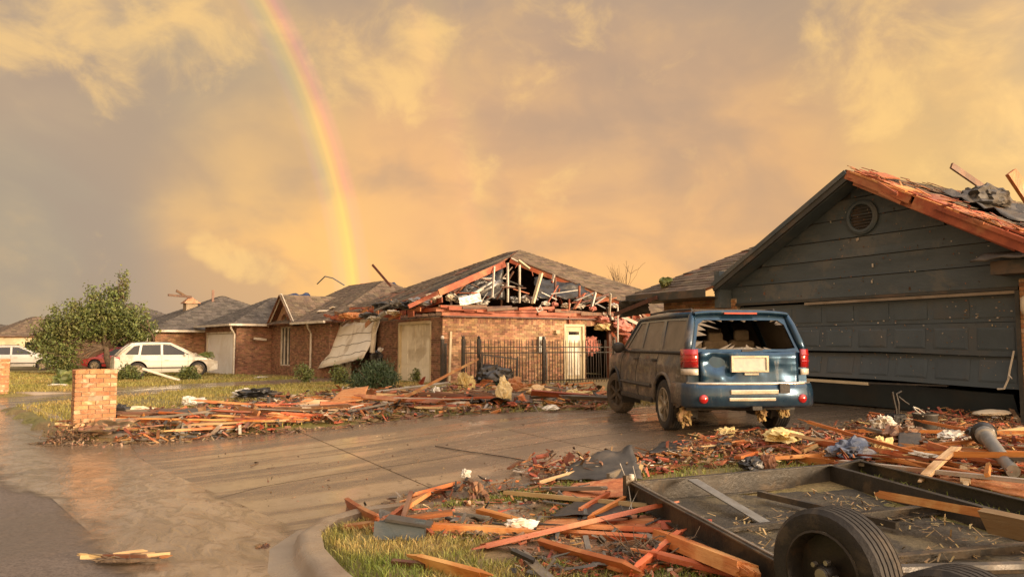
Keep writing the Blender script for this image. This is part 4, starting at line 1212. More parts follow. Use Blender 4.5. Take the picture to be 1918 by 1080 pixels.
# pointed gable over the window
ga, gb, gt = -.15, -3.95, 4.25; gm = -2.05
P3 = lambda y, z, x=1.885: Vector((x, y, z))
arch = [P3(gm + .45 * math.cos(a), 2.72 + .45 * math.sin(a)) for a in np.linspace(0, math.pi, 13)]
gw = MB().prism([P3(gb + .3, e3 - .02), P3(ga - .3, e3 - .02), P3(gm, gt - .22)], (.15, 0, 0), [[P3(gm - .42, 2.78)] + [P3(gm - .42 * math.cos(a), 2.80 + .42 * math.sin(a)) for a in np.linspace(.1, math.pi - .1, 9)] + [P3(gm + .42, 2.78)]]).build('gable_wall', 'brick_red', H3)
for (y0, z0, y1, z1) in ((gb, e3 - .08, gm, gt), (ga, e3 - .08, gm, gt)):
    MB().bar((1.62, y0, z0), (1.62, y1, z1), .04, .18).build('rake_board', 'white_trim', H3)
wn = MB().bx(1.99, 2.02, -aw[1], -aw[0], .55, 2.6).build('window', 'glass_dark', H3)
MB().prism([P3(gm + .42 * math.cos(a), 2.79 + .42 * math.sin(a), 1.97) for a in np.linspace(0, math.pi, 11)], (.03, 0, 0)).build('arched_pane', 'glass_dusty', wn)
for y in (-aw[0] - .03, -aw[1] + .03, gm - .25, gm + .25): MB().bx(1.93, 1.985, y - .035, y + .035, .55, 2.6).build('mullion', 'white_trim', wn)
for z in (.58, 2.57, 2.76): MB().bx(1.93, 1.985, -aw[1] + .066, -aw[0] - .066, z - .03, z + .03).build('window_rail', 'white_trim', wn)
for k in range(12):
    a0, a1 = math.pi * k / 12, math.pi * (k + 1) / 12
    MB().bar((1.86, gm + .47 * math.cos(a0), 2.79 + .47 * math.sin(a0)), (1.86, gm + .47 * math.cos(a1), 2.79 + .47 * math.sin(a1)), .04, .10, (1, 0, 0)).build('arch_brick', 'brick_red', wn)
ga_l = [Vector((1.5, ga + .1, e3 - .12)), Vector((7.5, ga + .1, e3 - .12)), Vector((7.5, gm, gt + .02)), Vector((1.5, gm, gt + .02))]
ga_r = [Vector((1.5, gb - .1, e3 - .12)), Vector((7.5, gb - .1, e3 - .12)), Vector((7.5, gm, gt + .02)), Vector((1.5, gm, gt + .02))]
for q, s_ in ((ga_l, 41), (ga_r, 42)): slab_part(H3, 'roof_deck', q, .05, 'decking'); shingles(H3, q, 'shingle', seed=s_, exp=.2)
# main roof: street slope, near hip, wing hip
rz3 = 5.15
mA, mB = Vector((1.4, .2, 2.72)), Vector((1.4, -wl - .5, 2.72))
ridA, ridB = Vector((6.7, .6, rz3)), Vector((6.7, -wl + 3.8, rz3))
for q, s_, mt in (([mA, mB, ridB, ridA], 43, 'shingle'), ([mB, Vector((12., -wl - .5, 2.72)), ridB], 44, 'shingle'),
                  ([Vector((-.45, 6.4, 2.72)), Vector((-.45, -.45, 2.72)), Vector((2.9, 2.6, 4.4)), Vector((2.9, 3.2, 4.4))], 45, 'shingle_grey'),
                  ([Vector((-.45, -.45, 2.72)), Vector((4.8, -.45, 2.72)), Vector((7.2, 2.6, 4.4)), Vector((2.9, 2.6, 4.4))], 46, 'shingle_grey'),
                  ([Vector((12., 8, 2.72)), Vector((12., -wl - .5, 2.72)), ridB, ridA], 47, 'shingle')):
    slab_part(H3, 'roof_deck', q, .05, 'decking')
    if s_ != 47: shingles(H3, q, mt, seed=s_, exp=.2)
for (a, b_) in (((-.5, 6.4, 2.70), (-.5, -.5, 2.70)), ((-.5, -.5, 2.70), (1.5, -.5, 2.70)), ((1.38, gb - .15, 2.70), (1.38, -wl - .5, 2.70))):
    MB().bar(a, b_, .11, .11).build('gutter', 'white_trim', H3)
for (x, y) in ((-.12, -.08), (1.78, -5.75)):
    MB().tube([(x - .3, y - .25, 2.66), (x - .26, y - .2, 2.5), (x - .02, y - .04, 2.2), (x - .02, y - .04, .1), (x - .15, y - .1, -.05)], .05, 8).build('downspout', 'white_trim', H3)
MB().box((1.2, -.2, 1.95), (.7, .05, .12), Matrix.Rotation(R(6), 3, 'Y')).build('shutter_scrap', 'white_trim', H3)
for (x, y, L_, a_) in ((2.6, -5.2, .7, 20), (2.9, -5.7, .8, -35)):
    MB().box((x, y, 2.72 + (x - 1.4) * .458 + .06), (.2, L_, .03), Matrix.Rotation(R(a_), 3, 'Z') @ Matrix.Rotation(R(-24), 3, 'Y')).build('roof_scrap', 'foam', H3)
sheet('tarp', 'tarp_blue', [(2.6, 1.2, 4.3), (2.4, -.2, 3.75), (4.2, -.3, 3.9), (4.4, 1.1, 4.6)], 3, H3, amp=.25)
MB().bar((6.2, -5.6, 4.7), (5.6, -4.6, 5.9), .05, .12).build('snapped_board', 'lumber_dark', H3)
MB().tube([(6.6, 1.0, 5.2), (6.4, 2.2, 5.7), (6.4, 3.4, 5.9), (6.4, 4.6, 5.5)], .04, 6).build('bent_gutter', 'galvanised', H3)

# the house beyond it, its side wall catching the light
H4 = thing('hipped_house', 'far brick house with hipped brown roof and broken chimney behind the silver crossover', 'house', (7.6, 41.9, 0), R(7))
wall(H4, (-2.6, 6.6), (7, 6.6), -.15, 2.5, (0, -1), bricks='brick', seed=51)
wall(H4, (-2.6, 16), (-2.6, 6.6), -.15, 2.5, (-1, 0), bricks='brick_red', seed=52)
hp = [Vector((-3.1, 16.5, 2.5)), Vector((-3.1, 6.1, 2.5)), Vector((2.4, 10.8, 4.9)), Vector((2.4, 11.8, 4.9))]
hq = [Vector((-3.1, 6.1, 2.5)), Vector((8., 6.1, 2.5)), Vector((2.4, 10.8, 4.9))]
hr = [Vector((8., 16.5, 2.5)), Vector((8., 6.1, 2.5)), Vector((2.4, 10.8, 4.9)), Vector((2.4, 11.8, 4.9))]
for q, s_ in ((hp, 53), (hq, 54), (hr, 55)): slab_part(H4, 'roof_deck', q, .05, 'decking'); shingles(H4, q, 'shingle_grey', seed=s_, exp=.22)
MB().bar((-3.12, 6.05, 2.44), (3., 6.05, 2.44), .1, .12).build('gutter', 'white_trim', H4)
MB().bar((-3.1, 5.9, 2.42), (-3.3, 5.7, 1.6), .09, .09).build('hanging_gutter', 'white_trim', H4)
chim = MB().bx(-.1, .6, 10.0, 10.8, 3.0, 4.3).build('chimney', 'mortar', H4)
for k in range(4): MB().add([(-.25 + .1 * k, 9.85 + .1 * k, 4.29 + k * .10), (.75 - .12 * k, 9.85 + .1 * k, 4.29 + k * .10), (.75 - .12 * k, 10.95 - .1 * k, 4.29 + k * .10), (-.25 + .1 * k, 10.95 - .1 * k, 4.29 + k * .10),
                             (-.2 + .1 * k, 9.9 + .1 * k, 4.39 + k * .10), (.7 - .12 * k, 9.9 + .1 * k, 4.39 + k * .10), (.7 - .12 * k, 10.9 - .1 * k, 4.39 + k * .10), (-.2 + .1 * k, 10.9 - .1 * k, 4.39 + k * .10)],
                            [(0, 1, 2, 3), (4, 5, 6, 7), (0, 1, 5, 4), (1, 2, 6, 5), (2, 3, 7, 6), (3, 0, 4, 7)]).build('chimney_course', 'brick', H4)
for (a, b_) in (((-1.3, 9.6, 4.75), (0.2, 10, 4.7)), ((-.8, 9.7, 5.05), (-.1, 10, 4.7)), ((1.5, 9.9, 4.2), (1.5, 9.9, 5.2))): MB().bar(a, b_, .07, .14).build('snapped_board', 'lumber_dark', H4)

# roofs farther off
def far_house(label, c, rz, hx, hy, ze, zt, mats, seed, tarp=False):
    r = thing('distant_house', label, 'house', (c[0], c[1], -.2), rz)
    wall(r, (-hx, hy), (-hx, -hy), 0, ze, (-1, 0), [(hy * .5, hy * .5 + 1.4, 1.0, 2.1)] if ze < 4 else (), bricks=None, mat=mats[0])
    wall(r, (-hx, -hy), (hx, -hy), 0, ze, (0, -1), [(hx * .6, hx * .6 + 1.2, 1.0, 2.1)] if ze < 4 else (), bricks=None, mat=mats[0])
    wall(r, (hx, -hy), (hx, hy), 0, ze, (1, 0), bricks=None, mat=mats[0]); wall(r, (hx, hy), (-hx, hy), 0, ze, (0, 1), bricks=None, mat=mats[0])
    if ze < 4:
        MB().bx(-hx + .08, -hx + .1, hy - hy * .5 - 1.4, hy - hy * .5, 1.0, 2.1).build('window', 'glass_dark', r)
        MB().bx(-hx + hx * .6, -hx + hx * .6 + 1.2, -hy + .08, -hy + .1, 1.0, 2.1).build('window', 'glass_dark', r)
    e = .4; rd = max(hy - hx, .5)
    A, B, C_, D_ = Vector((-hx - e, -hy - e, ze)), Vector((hx + e, -hy - e, ze)), Vector((hx + e, hy + e, ze)), Vector((-hx - e, hy + e, ze))
    q0, q1 = Vector((0, -rd, zt)), Vector((0, rd, zt))
    for q, s_ in (([A, B, q0], 1), ([B, C_, q1, q0], 2), ([C_, D_, q1], 3), ([D_, A, q0, q1], 4)):
        slab_part(r, 'roof_deck', q, .06, 'decking'); shingles(r, q, mats[1], seed=seed + s_, exp=.25, tab=.4)
    if tarp:
        sheet('tarp', 'tarp_blue', [q0 + Vector((-.8, -1.6, -.75)), q0 + Vector((1.2, -1.6, -.9)), q0 + Vector((1., .4, .05)), q0 + Vector((-.8, .4, .05))], 5, r, amp=.2)
    return r


far_house('distant house with a hipped roof patched at its peak, behind the hanging garage door', (20.6, 55), R(8), 4.4, 5.0, 3.9, 6.55, ('brick_red', 'shingle'), 61, True)
far_house('low grey roofed house at the end of the street, behind the white minivan', (-7.5, 96), R(12), 6, 8, 2.5, 4.1, ('brick_red', 'shingle_grey'), 71)
far_house('tan walled house with brown roof peeping out left of the leafy tree', (-3.3, 88), R(12), 3.6, 5, 2.6, 4.6, ('cream', 'shingle'), 76)
far_house('brown roofed house whose ridge shows right of the leafy tree', (3.5, 64), R(8), 5, 7, 2.6, 4.9, ('brick_red', 'shingle_grey'), 81)

# ------------------------------------------------------------------ vehicles
MXROT = Matrix.Rotation(math.pi / 2, 4, 'Y')


def wheel(parent, x, y, r, w, side, spokes=6, tyre='rubber', rim='alloy', steer=0., z=None):
    z = r if z is None else z
    M = Matrix.Rotation(steer, 4, 'Z') @ MXROT
    rr = r * .68
    prof = [(rr, -w * .46), (r * .80, -w * .5), (r * .93, -w * .47), (r * .985, -w * .38)]
    for k in range(5):                                   # tread ribs
        a = lerp(-w * .36, w * .30, k / 4.4); prof += [(r, a), (r, a + w * .10), (r * .982, a + w * .105), (r * .982, a + w * .14)]
    prof += [(r, w * .36), (r * .985, w * .40), (r * .93, w * .47), (r * .80, w * .5), (rr, w * .46), (rr * .97, w * .1), (rr * .97, -w * .1), (rr, -w * .46)]
    t = MB().lathe(prof, 36, M).build('wheel', tyre, None, smooth=True, sharp=30)
    t.parent = parent; t.location = (x, y, z)
    s = side
    mb = MB()
    mb.lathe([(rr * 1.0, s * w * .47), (rr * .95, s * w * .49), (rr * .90, s * w * .42), (rr * .88, s * w * .05), (0.01, s * w * .03)], 28, M)
    for k in range(spokes):
        a = 2 * math.pi * k / spokes
        p0 = M @ Vector((math.cos(a) * r * .12, math.sin(a) * r * .12, s * w * .36)); p1 = M @ Vector((math.cos(a) * rr * .92, math.sin(a) * rr * .92, s * w * .38))
        mb.bar(p0, p1, r * .14, w * .10, tuple((M @ Vector((0, 0, 1))).normalized()))
    mb.lathe([(0.005, s * w * .46), (r * .13, s * w * .45), (r * .17, s * w * .36), (r * .17, s * w * .2)], 16, M)
    mb.build('rim', rim, t, smooth=True, sharp=35)
    return t


def car_body(root, P):
    L, Wd = P['L'], P['W']; y0, y1 = -L / 2, L / 2; sill = P['sill']; hw = Wd / 2
    plan = lambda y: pw(y, [(y0, P.get('rw', .90)), (y0 + .12, .955), (y0 + .35, .985), (y0 + .9, 1.), (y1 - 1.1, 1.), (y1 - .5, .965), (y1 - .2, .90), (y1, .80)])
    top = lambda y: pw(y, P['top'])
    def prof(y, z):
        s = (z - sill) / (P['belt'] - sill)
        return pw(s, [(0, .955), (.12, .985), (.38, 1.), (.62, .985), (.72, .99), (.85, .965), (1, .925)])
    X = lambda y, z: hw * plan(y) * prof(y, z)
    Ra = P['r'] * 1.22; zc = P['r']
    st = []
    ys_ = sorted(set([round(v, 4) for v in np.linspace(y0, y1, 52)] + [round(q + Ra * math.cos(a), 4) for q in (P['yr'], P['yf']) for a in np.linspace(0, math.pi, 21)]))
    for y in ys_:
        zb = sill + P.get('lift', .1) * smooth01((abs(y) - (L / 2 - .45)) / .45)
        best = zb; edge = False
        for q in (P['yr'], P['yf']):
            d = abs(y - q)
            if d < Ra - 1e-3: best = max(best, zc + math.sqrt(Ra * Ra - d * d))
            elif d < Ra + 2e-3: edge = True
        if edge:
            inner = any(y < q for q in (P['yr'], P['yf']) if abs(abs(y - q) - Ra) < 2e-3)
            seq = [zb, zc] if inner else [zc, zb]
            st += [(y, z) for z in seq]
        else: st.append((y, best))
    N = 12; mb = MB(); dent = P.get('dent', lambda y, z, s: 0.)
    for s in (-1, 1):
        rows = []
        for (y, zb) in st:
            zt = top(y); rows.append([(s * (X(y, lerp(zb, zt, k / N)) + dent(y, lerp(zb, zt, k / N), s)), y, lerp(zb, zt, k / N)) for k in range(N + 1)])
        mb.grid(rows)
    # bonnet
    rows = []
    for y in np.linspace(P['cowl'], y1, 16):
        xh = X(y, top(y)); rows.append([(lerp(-xh, xh, k / 10), y, top(y) + P.get('crown', .045) * (1 - (2 * k / 10 - 1) ** 2) * (1 if y < y1 - .05 else .3)) for k in range(11)])
    mb.grid(rows)
    # nose and tail
    for (ye, sg, bulge) in ((y1, 1, .16), (y0, -1, P.get('tailbulge', .05))):
        zb = sill + P.get('lift', .1); zt = top(ye); rows = []
        for k in range(N + 1):
            z = lerp(zb, zt, k / N); xh = X(ye, z)
            rows.append([(xh * a, ye + sg * bulge * (1 - abs(a) ** 2.5) * (1 - .35 * (k / N) ** 3), z) for a in np.linspace(-1, 1, 15)])
        mb.grid(rows)
    body = mb.build('body', P['paint'], root, smooth=True, sharp=38)
    ub = MB().bx(-hw * .86, hw * .86, y0 + .25, y1 - .35, sill - .02, sill + .12)
    ub.build('underbody', 'dark_plastic', root)
    for q in (P['yr'], P['yf']):
        for s in (-1, 1):
            mw = MB(); n = 18; rows = []
            for x in (hw * .965, hw - .36):
                rows.append([(s * x, q + Ra * .985 * math.cos(a), zc + Ra * .985 * math.sin(a)) for a in np.linspace(-.35, math.pi + .35, n)])
            mw.grid(rows); mw.prism([(s * (hw - .36), q + Ra * 1.0 * math.cos(a), zc + Ra * math.sin(a)) for a in np.linspace(-.4, math.pi + .4, 14)], (s * -.02, 0, 0))
            mw.build('wheel_arch_liner', 'dark_plastic', root, fixn=False)
    return X, body


def greenhouse(root, P):
    z1, z2, xb, xr = P['z1'], P['z2'], P['xb'], P['xr']; k = (xb - xr) / (z2 - z1)
    xs_ = lambda z: xb - k * (z - z1)
    o = P['outline']     # [(rear bottom), (front bottom), (front top), (rear top)]
    for s in (-1, 1):
        T = lambda q, dx=0.: Vector((s * (xs_(q[1]) - dx), q[0], q[1]))
        MB().prism([T(q) for q in o], (-s * .035, 0, 0), [[T(q) for q in w] for w in P['windows']]).build('side_frame', P['paint'], root)
        for w in P['windows']:
            MB().prism([T(q, .012) for q in w], (-s * .006, 0, 0)).build('window', P.get('glass', 'glass_dark'), root)
    (yrb, _), (yfb, _), (yft, _) = o[:3]; yrt = o[-1][0]
    rows = []
    for a in np.linspace(-.02, 1.02, 16):
        y = lerp(yrt, yft, a); dr_ = .035 * (abs(2 * a - 1) ** 3)
        rows.append([(xr * 1.012 * b, y, z2 + .002 + P.get('rcrown', .055) * (1 - abs(b) ** 2.6) - dr_ * (1 - abs(b) ** 2.6)) for b in np.linspace(-1, 1, 15)])
    MB().grid(rows).build('roof', P['paint'], root, smooth=True, solid=.02)
    # windscreen
    wr = [[(lerp(xb, xr, a) * .985 * b, lerp(yfb, yft, a) + .07 * (1 - b * b) * (1 - a * .5), lerp(z1, z2 + .02, a)) for b in np.linspace(-1, 1, 9)] for a in np.linspace(0, 1, 6)]
    MB().grid(wr).build('windscreen', P.get('glass', 'glass_dark'), root, smooth=True)
    # tail frame with its window
    T = lambda x, a, d=0.: Vector((x, lerp(yrb, yrt, a) - d, lerp(z1, z2, a)))
    outer = [T(-xb, 0), T(xb, 0), T(xr, 1), T(-xr, 1)]
    wi = P.get('rear_inset', (.10, .12, .86))
    hole = [T(-(xb - wi[0]), wi[1]), T(-(xb - wi[0]) * .8, wi[1] - .03), T((xb - wi[0]) * .8, wi[1] - .03), T(xb - wi[0], wi[1]), T(lerp(xb, xr, wi[2] - .12) - wi[0] * .8, wi[2] - .12), T(xr - wi[0] * 1.1, wi[2]), T(-(xr - wi[0] * 1.1), wi[2]), T(-(lerp(xb, xr, wi[2] - .12) - wi[0] * .8), wi[2] - .12)]
    MB().prism(outer, (0, .04, 0), [hole]).build('tailgate_frame', P['paint'], root)
    if not P.get('broken'):
        MB().prism([p + Vector((0, .015, 0)) for p in hole], (0, .006, 0)).build('rear_window', P.get('glass', 'glass_dark'), root)
    return T, hole


# ---- the blue SUV
az = R(24)
wl_ = at(1255, 806, .38)
hd_ = Vector((math.sin(az), math.cos(az), 0)); sd_ = Vector((math.cos(az), -math.sin(az), 0))
org = wl_ + sd_ * .82 + hd_ * 1.46
SUV = thing('parked_suv', 'muddy dark blue SUV with smashed rear window parked on the driveway', 'suv', (org.x, org.y, .392), -az)


def suv_dent(y, z, s):
    if s > 0: return 0.
    return -.035 * math.exp(-((y + .2) ** 2) / .5 - ((z - .75) ** 2) / .03) - .03 * math.exp(-((y - .9) ** 2) / .08 - ((z - .8) ** 2) / .05) + .012 * noise.noise(Vector((y * 3, z * 4, 1)))


SP = dict(L=4.72, W=1.86, sill=.36, belt=1.16, r=.372, yr=-1.46, yf=1.42, top=[(-2.4, 1.15), (1.0, 1.15), (1.15, 1.14), (1.9, 1.06), (2.25, .98), (2.4, .88)], cowl=1.02, paint='paint_blue_muddy', dent=suv_dent, lift=.12, rw=.93)
SX, sbody = car_body(SUV, SP)
SP.update(z1=1.145, z2=1.69, xb=.865, xr=.70, outline=[(-2.34, 1.13), (1.02, 1.13), (.40, 1.69), (-2.13, 1.69)],
          windows=[[(.76, 1.19), (.28, 1.61), (-.03, 1.62), (-.06, 1.19)], [(-.18, 1.19), (-.15, 1.62), (-.98, 1.62), (-1.10, 1.19)], [(-1.24, 1.19), (-1.12, 1.62), (-2.00, 1.60), (-2.14, 1.21)]],
          glass='glass_dusty', broken=True, rear_inset=(.14, .12, .84))
T_, hole_ = greenhouse(SUV, SP)
for k in range(len(hole_)):           # teeth of glass left in the tail window
    a, b = hole_[k], hole_[(k + 1) % len(hole_)]
    n_ = max(2, int((b - a).length / .09)); cen = sum(hole_, Vector()) / len(hole_)
    for j in range(n_):
        if random.random() < .45: continue
        p, q = a.lerp(b, j / n_), a.lerp(b, (j + 1) / n_); tip = p.lerp(q, random.random()).lerp(cen, random.uniform(.05, .24) if random.random() < .8 else random.uniform(.3, .5))
        MB().prism([p + Vector((0, .016, 0)), q + Vector((0, .016, 0)), tip + Vector((0, .016, 0))], (0, .005, 0)).build('glass_shard', 'glass_dusty', SUV)
# rounded corner posts, roof edges and a small spoiler soften the shell
for s in (-1, 1):
    MB().tube([(s * .845, -2.325, 1.10), (s * .80, -2.275, 1.30), (s * .74, -2.20, 1.52), (s * .695, -2.13, 1.66), (s * .66, -2.05, 1.71)], [.06, .062, .058, .05, .03], 10).build('corner_post', 'paint_blue_muddy', SUV, smooth=True)
    MB().tube([(s * .69, -2.10, 1.675), (s * .69, -1.2, 1.692), (s * .69, -.3, 1.692), (s * .685, .38, 1.675), (s * .75, .62, 1.49), (s * .86, 1.02, 1.145)], [.045, .05, .05, .045, .035, .03], 10).build('roof_edge', 'paint_blue_muddy', SUV, smooth=True)
    MB().tube([(s * .872, -2.30, 1.14), (s * .885, -1., 1.145), (s * .885, .3, 1.145), (s * .87, 1.0, 1.14)], .022, 8).build('belt_moulding', 'dark_plastic', SUV, smooth=True)
    for q_ in (-1.46, 1.42):
        MB().tube([(s * (SX(q_ + .45 * math.cos(a), min(1.0, .372 + .46 * math.sin(a))) + .002), q_ + .462 * math.cos(a), .372 + .462 * math.sin(a)) for a in np.linspace(.05, math.pi - .05, 15)], .028, 7).build('arch_flare', 'dark_plastic' if q_ > 0 else 'paint_blue_muddy', SUV, smooth=True)
MB().grid([[(x, y, z + .03 * (1 - (x / .7) ** 4)) for x in np.linspace(-.68, .68, 13)] for (y, z) in ((-2.05, 1.72), (-2.16, 1.715), (-2.215, 1.695), (-2.20, 1.66), (-2.13, 1.64))]).build('spoiler', 'paint_blue_muddy', SUV, smooth=True)
# tailgate skin with its dent
rows = []
for v in np.linspace(0, 1, 16):
    r_ = []
    for u in np.linspace(-1, 1, 30):
        x = u * .70; z = lerp(.70, 1.16, v)
        d = .12 * math.exp(-((x + .46) ** 2) / .028 - ((z - 1.02) ** 2) / .016) + .06 * math.exp(-((x + .28) ** 2) / .006 - ((z - .90) ** 2) / .01) - .022 * abs(math.sin((x + .5) * 16 + z * 9)) * math.exp(-((x + .42) ** 2) / .05)
        d += .022 * noise.noise(Vector((x * 4, z * 5, 3))) + .012 * abs(noise.noise(Vector((x * 9, z * 11, 5))))
        y = -2.435 - .035 * (1 - abs(u) ** 3) + .05 * smooth01((z - 1.085) / .075) * .6 + max(d, -.01)
        r_.append((x, y, z))
    rows.append(r_)
tg = MB().grid(rows).build('tailgate', 'paint_blue_muddy', SUV, smooth=True, solid=.012)
fr = MB(); pc = Vector((-.02, -2.492, .995)); pw2, ph2 = .235, .085
for (x0, x1, z0, z1) in ((-pw2 - .03, pw2 + .03, ph2, ph2 + .025), (-pw2 - .03, pw2 + .03, -ph2 - .025, -ph2), (-pw2 - .03, -pw2, -ph2, ph2), (pw2, pw2 + .03, -ph2, ph2)):
    fr.bx(pc.x + x0, pc.x + x1, pc.y - .012, pc.y + .05, pc.z + z0, pc.z + z1)
fr.build('plate_frame', 'chrome', tg)
MB().bx(pc.x - pw2, pc.x + pw2, pc.y + .006, pc.y + .03, pc.z - ph2, pc.z + ph2).build('licence_plate', 'plate_print', tg)
MB().bx(-.10, .10, -2.50, -2.46, .845, .87).build('tailgate_handle', 'chrome', tg)
MB().bar((-.1, -2.41, 1.17), (.2, -2.41, 1.195), .03, .03).build('wiper', 'dark_plastic', tg)
for s in (-1, 1):
    pts = [(s * .735, -2.44), (s * .81, -2.42), (s * .876, -2.36), (s * .90, -2.24)]
    lamp = MB().grid([[(x, y, z) for (x, y) in pts] for z in (.945, 1.07, 1.195)]).build('tail_lamp', 'tail_red', SUV, smooth=True, solid=.03)
    MB().grid([[(x, y, z) for (x, y) in pts] for z in (.845, .927)]).build('reversing_lens', 'tail_white', lamp, smooth=True, solid=.03)
    for z in (1.03, 1.12): MB().tube([(x * 1.012, y - .016, z) for (x, y) in pts], .010, 5).build('lamp_rib', 'tail_red', lamp)
    MB().lathe([(.0, .03), (.05, .025), (.062, .01), (.062, -.01)], 14, Matrix.Translation((s * .70, -2.530, .525)) @ Matrix.Rotation(math.pi / 2, 4, 'X')).build('reflector', 'tail_red', SUV, smooth=True)
path = [(-.945, -1.93), (-.945, -2.2), (-.90, -2.38), (-.76, -2.48), (-.4, -2.525), (0, -2.535), (.4, -2.525), (.76, -2.48), (.90, -2.38), (.945, -2.2), (.945, -1.93)]
prof = [(.0, .41), (.03, .45), (.035, .58), (.02, .66), (.0, .72), (-.08, .73)]
mbb = MB(); rows = []
for z_i, (o_, z) in enumerate(prof):
    rows.append([(x * (1 + o_ * .3), y - o_ if abs(y) > 2.3 else y, z + (.05 if (abs(x) > .93 and z < .45) else 0)) for (x, y) in path])
bmp = mbb.grid(rows).build('rear_bumper', 'paint_blue_muddy', SUV, smooth=True, solid=.02)
MB().grid([[(x * .985, y - .006 if abs(y) > 2.3 else y, z) for (x, y) in path[2:-2]] for z in (.71, .738)] + [[(x * .9, y + .12, .748) for (x, y) in path[2:-2]]]).build('step_pad', 'chrome', bmp, smooth=True, solid=.015)
MB().bx(-.34, .34, -2.59, -2.53, .585, .65).build('bumper_insert', 'chrome', bmp, bevel=.012)
MB().bx(-.36, .30, -2.585, -2.52, .495, .545).build('bumper_insert', 'chrome', bmp, bevel=.012)
MB().bx(.36, .50, -2.585, -2.53, .60, .73).build('torn_pad', 'dark_plastic', bmp)
MB().bx(-.05, .08, -2.62, -2.2, .38, .43).build('tow_hitch', 'black_metal', SUV)
# door seams, mouldings, handles
for y in (.86, -.12, -1.14):
    MB().tube([(-SX(y, z) - suv_dent(y, z, -1) * -1 - .001, y, z) for z in np.linspace(.42, 1.13, 9)], .006, 5).build('door_seam', 'dark_plastic', SUV)
MB().tube([(-SX(y, .62) - .012, y, .62) for y in np.linspace(-.9, .88, 9)], .03, 6).build('side_moulding', 'dark_plastic', SUV)
MB().bx(-.945, -.90, -.92, .88, .36, .43).build('side_step', 'dark_plastic', SUV, bevel=.01)
for y in (-.02, -1.02): MB().bx(-SX(y, 1.02) - .025, -SX(y, 1.02) + .02, y - .11, y + .11, 1.005, 1.04).build('door_handle', 'dark_plastic', SUV, bevel=.008)
for s in (-1, 1):
    m_ = crumple('door_mirror', 'dark_plastic', (s * 1.02, .72, 1.21), (.11, .06, .10), 3 + s, SUV, .15, 3)
    MB().bar((s * .86, .76, 1.16), (s * .98, .72, 1.18), .05, .04).build('mirror_arm', 'dark_plastic', SUV)
    MB().tube([(s * .62, -1.95, 1.70), (s * .62, -1.9, 1.765), (s * .61, -.9, 1.79), (s * .60, .1, 1.77), (s * .60, .18, 1.70)], .018, 6).build('roof_rail', 'dark_plastic', SUV)
MB().bar((-.60, -1.75, 1.765), (.60, -1.75, 1.765), .04, .02).build('rack_bar', 'dark_plastic', SUV)
MB().bar((-.60, -.2, 1.785), (.60, -.2, 1.785), .04, .02).build('rack_bar', 'dark_plastic', SUV)
MB().bx(-.26, .22, -2.225, -2.20, 1.685, 1.71).build('high_brake_light', 'tail_red', SUV)
# cabin: floor, seats, wheel
MB().bx(-.8, .8, -2.25, 1.0, .55, .6).build('cabin_floor', 'dark_plastic', SUV)
for (x, y, h) in ((-.38, -.15, 1.22), (.38, -.15, 1.22), (-.42, -1.15, 1.16), (.0, -1.15, 1.12), (.42, -1.15, 1.16)):
    w_ = .24 if abs(x) < .4 and y > -1 else .20
    st = MB().box((x, y, .97), (w_ * 2, .16, .72), Matrix.Rotation(R(10), 3, 'X')).build('seat_back', 'seat_cloth', SUV, bevel=.05)
    MB().box((x, y - .06, h + .24), (.24, .10, .17)).build('headrest', 'seat_cloth', st, bevel=.04)
    MB().box((x, y + .28, .68), (w_ * 2, .5, .15)).build('seat_cushion', 'seat_cloth', st, bevel=.04)
crumple('cargo_heap', 'plastic_black', (-.25, -1.8, 1.02), (.35, .25, .16), 5, SUV, .5, 3)
crumple('cargo_heap', 'cloth_white', (.25, -1.95, 1.12), (.30, .2, .10), 8, SUV, .6, 3)
for (x, y, s, stt, tm) in ((-.80, -1.46, -1, 0, 'rubber'), (.80, -1.46, 1, 0, 'rubber'), (-.80, 1.42, -1, R(14), 'rubber_mud'), (.80, 1.42, 1, R(14), 'rubber_mud')):
    wheel(SUV, x, y, .372, .25, s, 6, tm, 'alloy' if y < 0 else 'rubber_mud', stt)
MB().tube([(-.78, -1.46, .37), (.78, -1.46, .37)], .06, 8).build('rear_axle', 'black_metal', SUV)
crumple('spare_wheel', 'rubber', (0, -2.0, .42), (.33, .33, .10), 2, SUV, .05, 3)


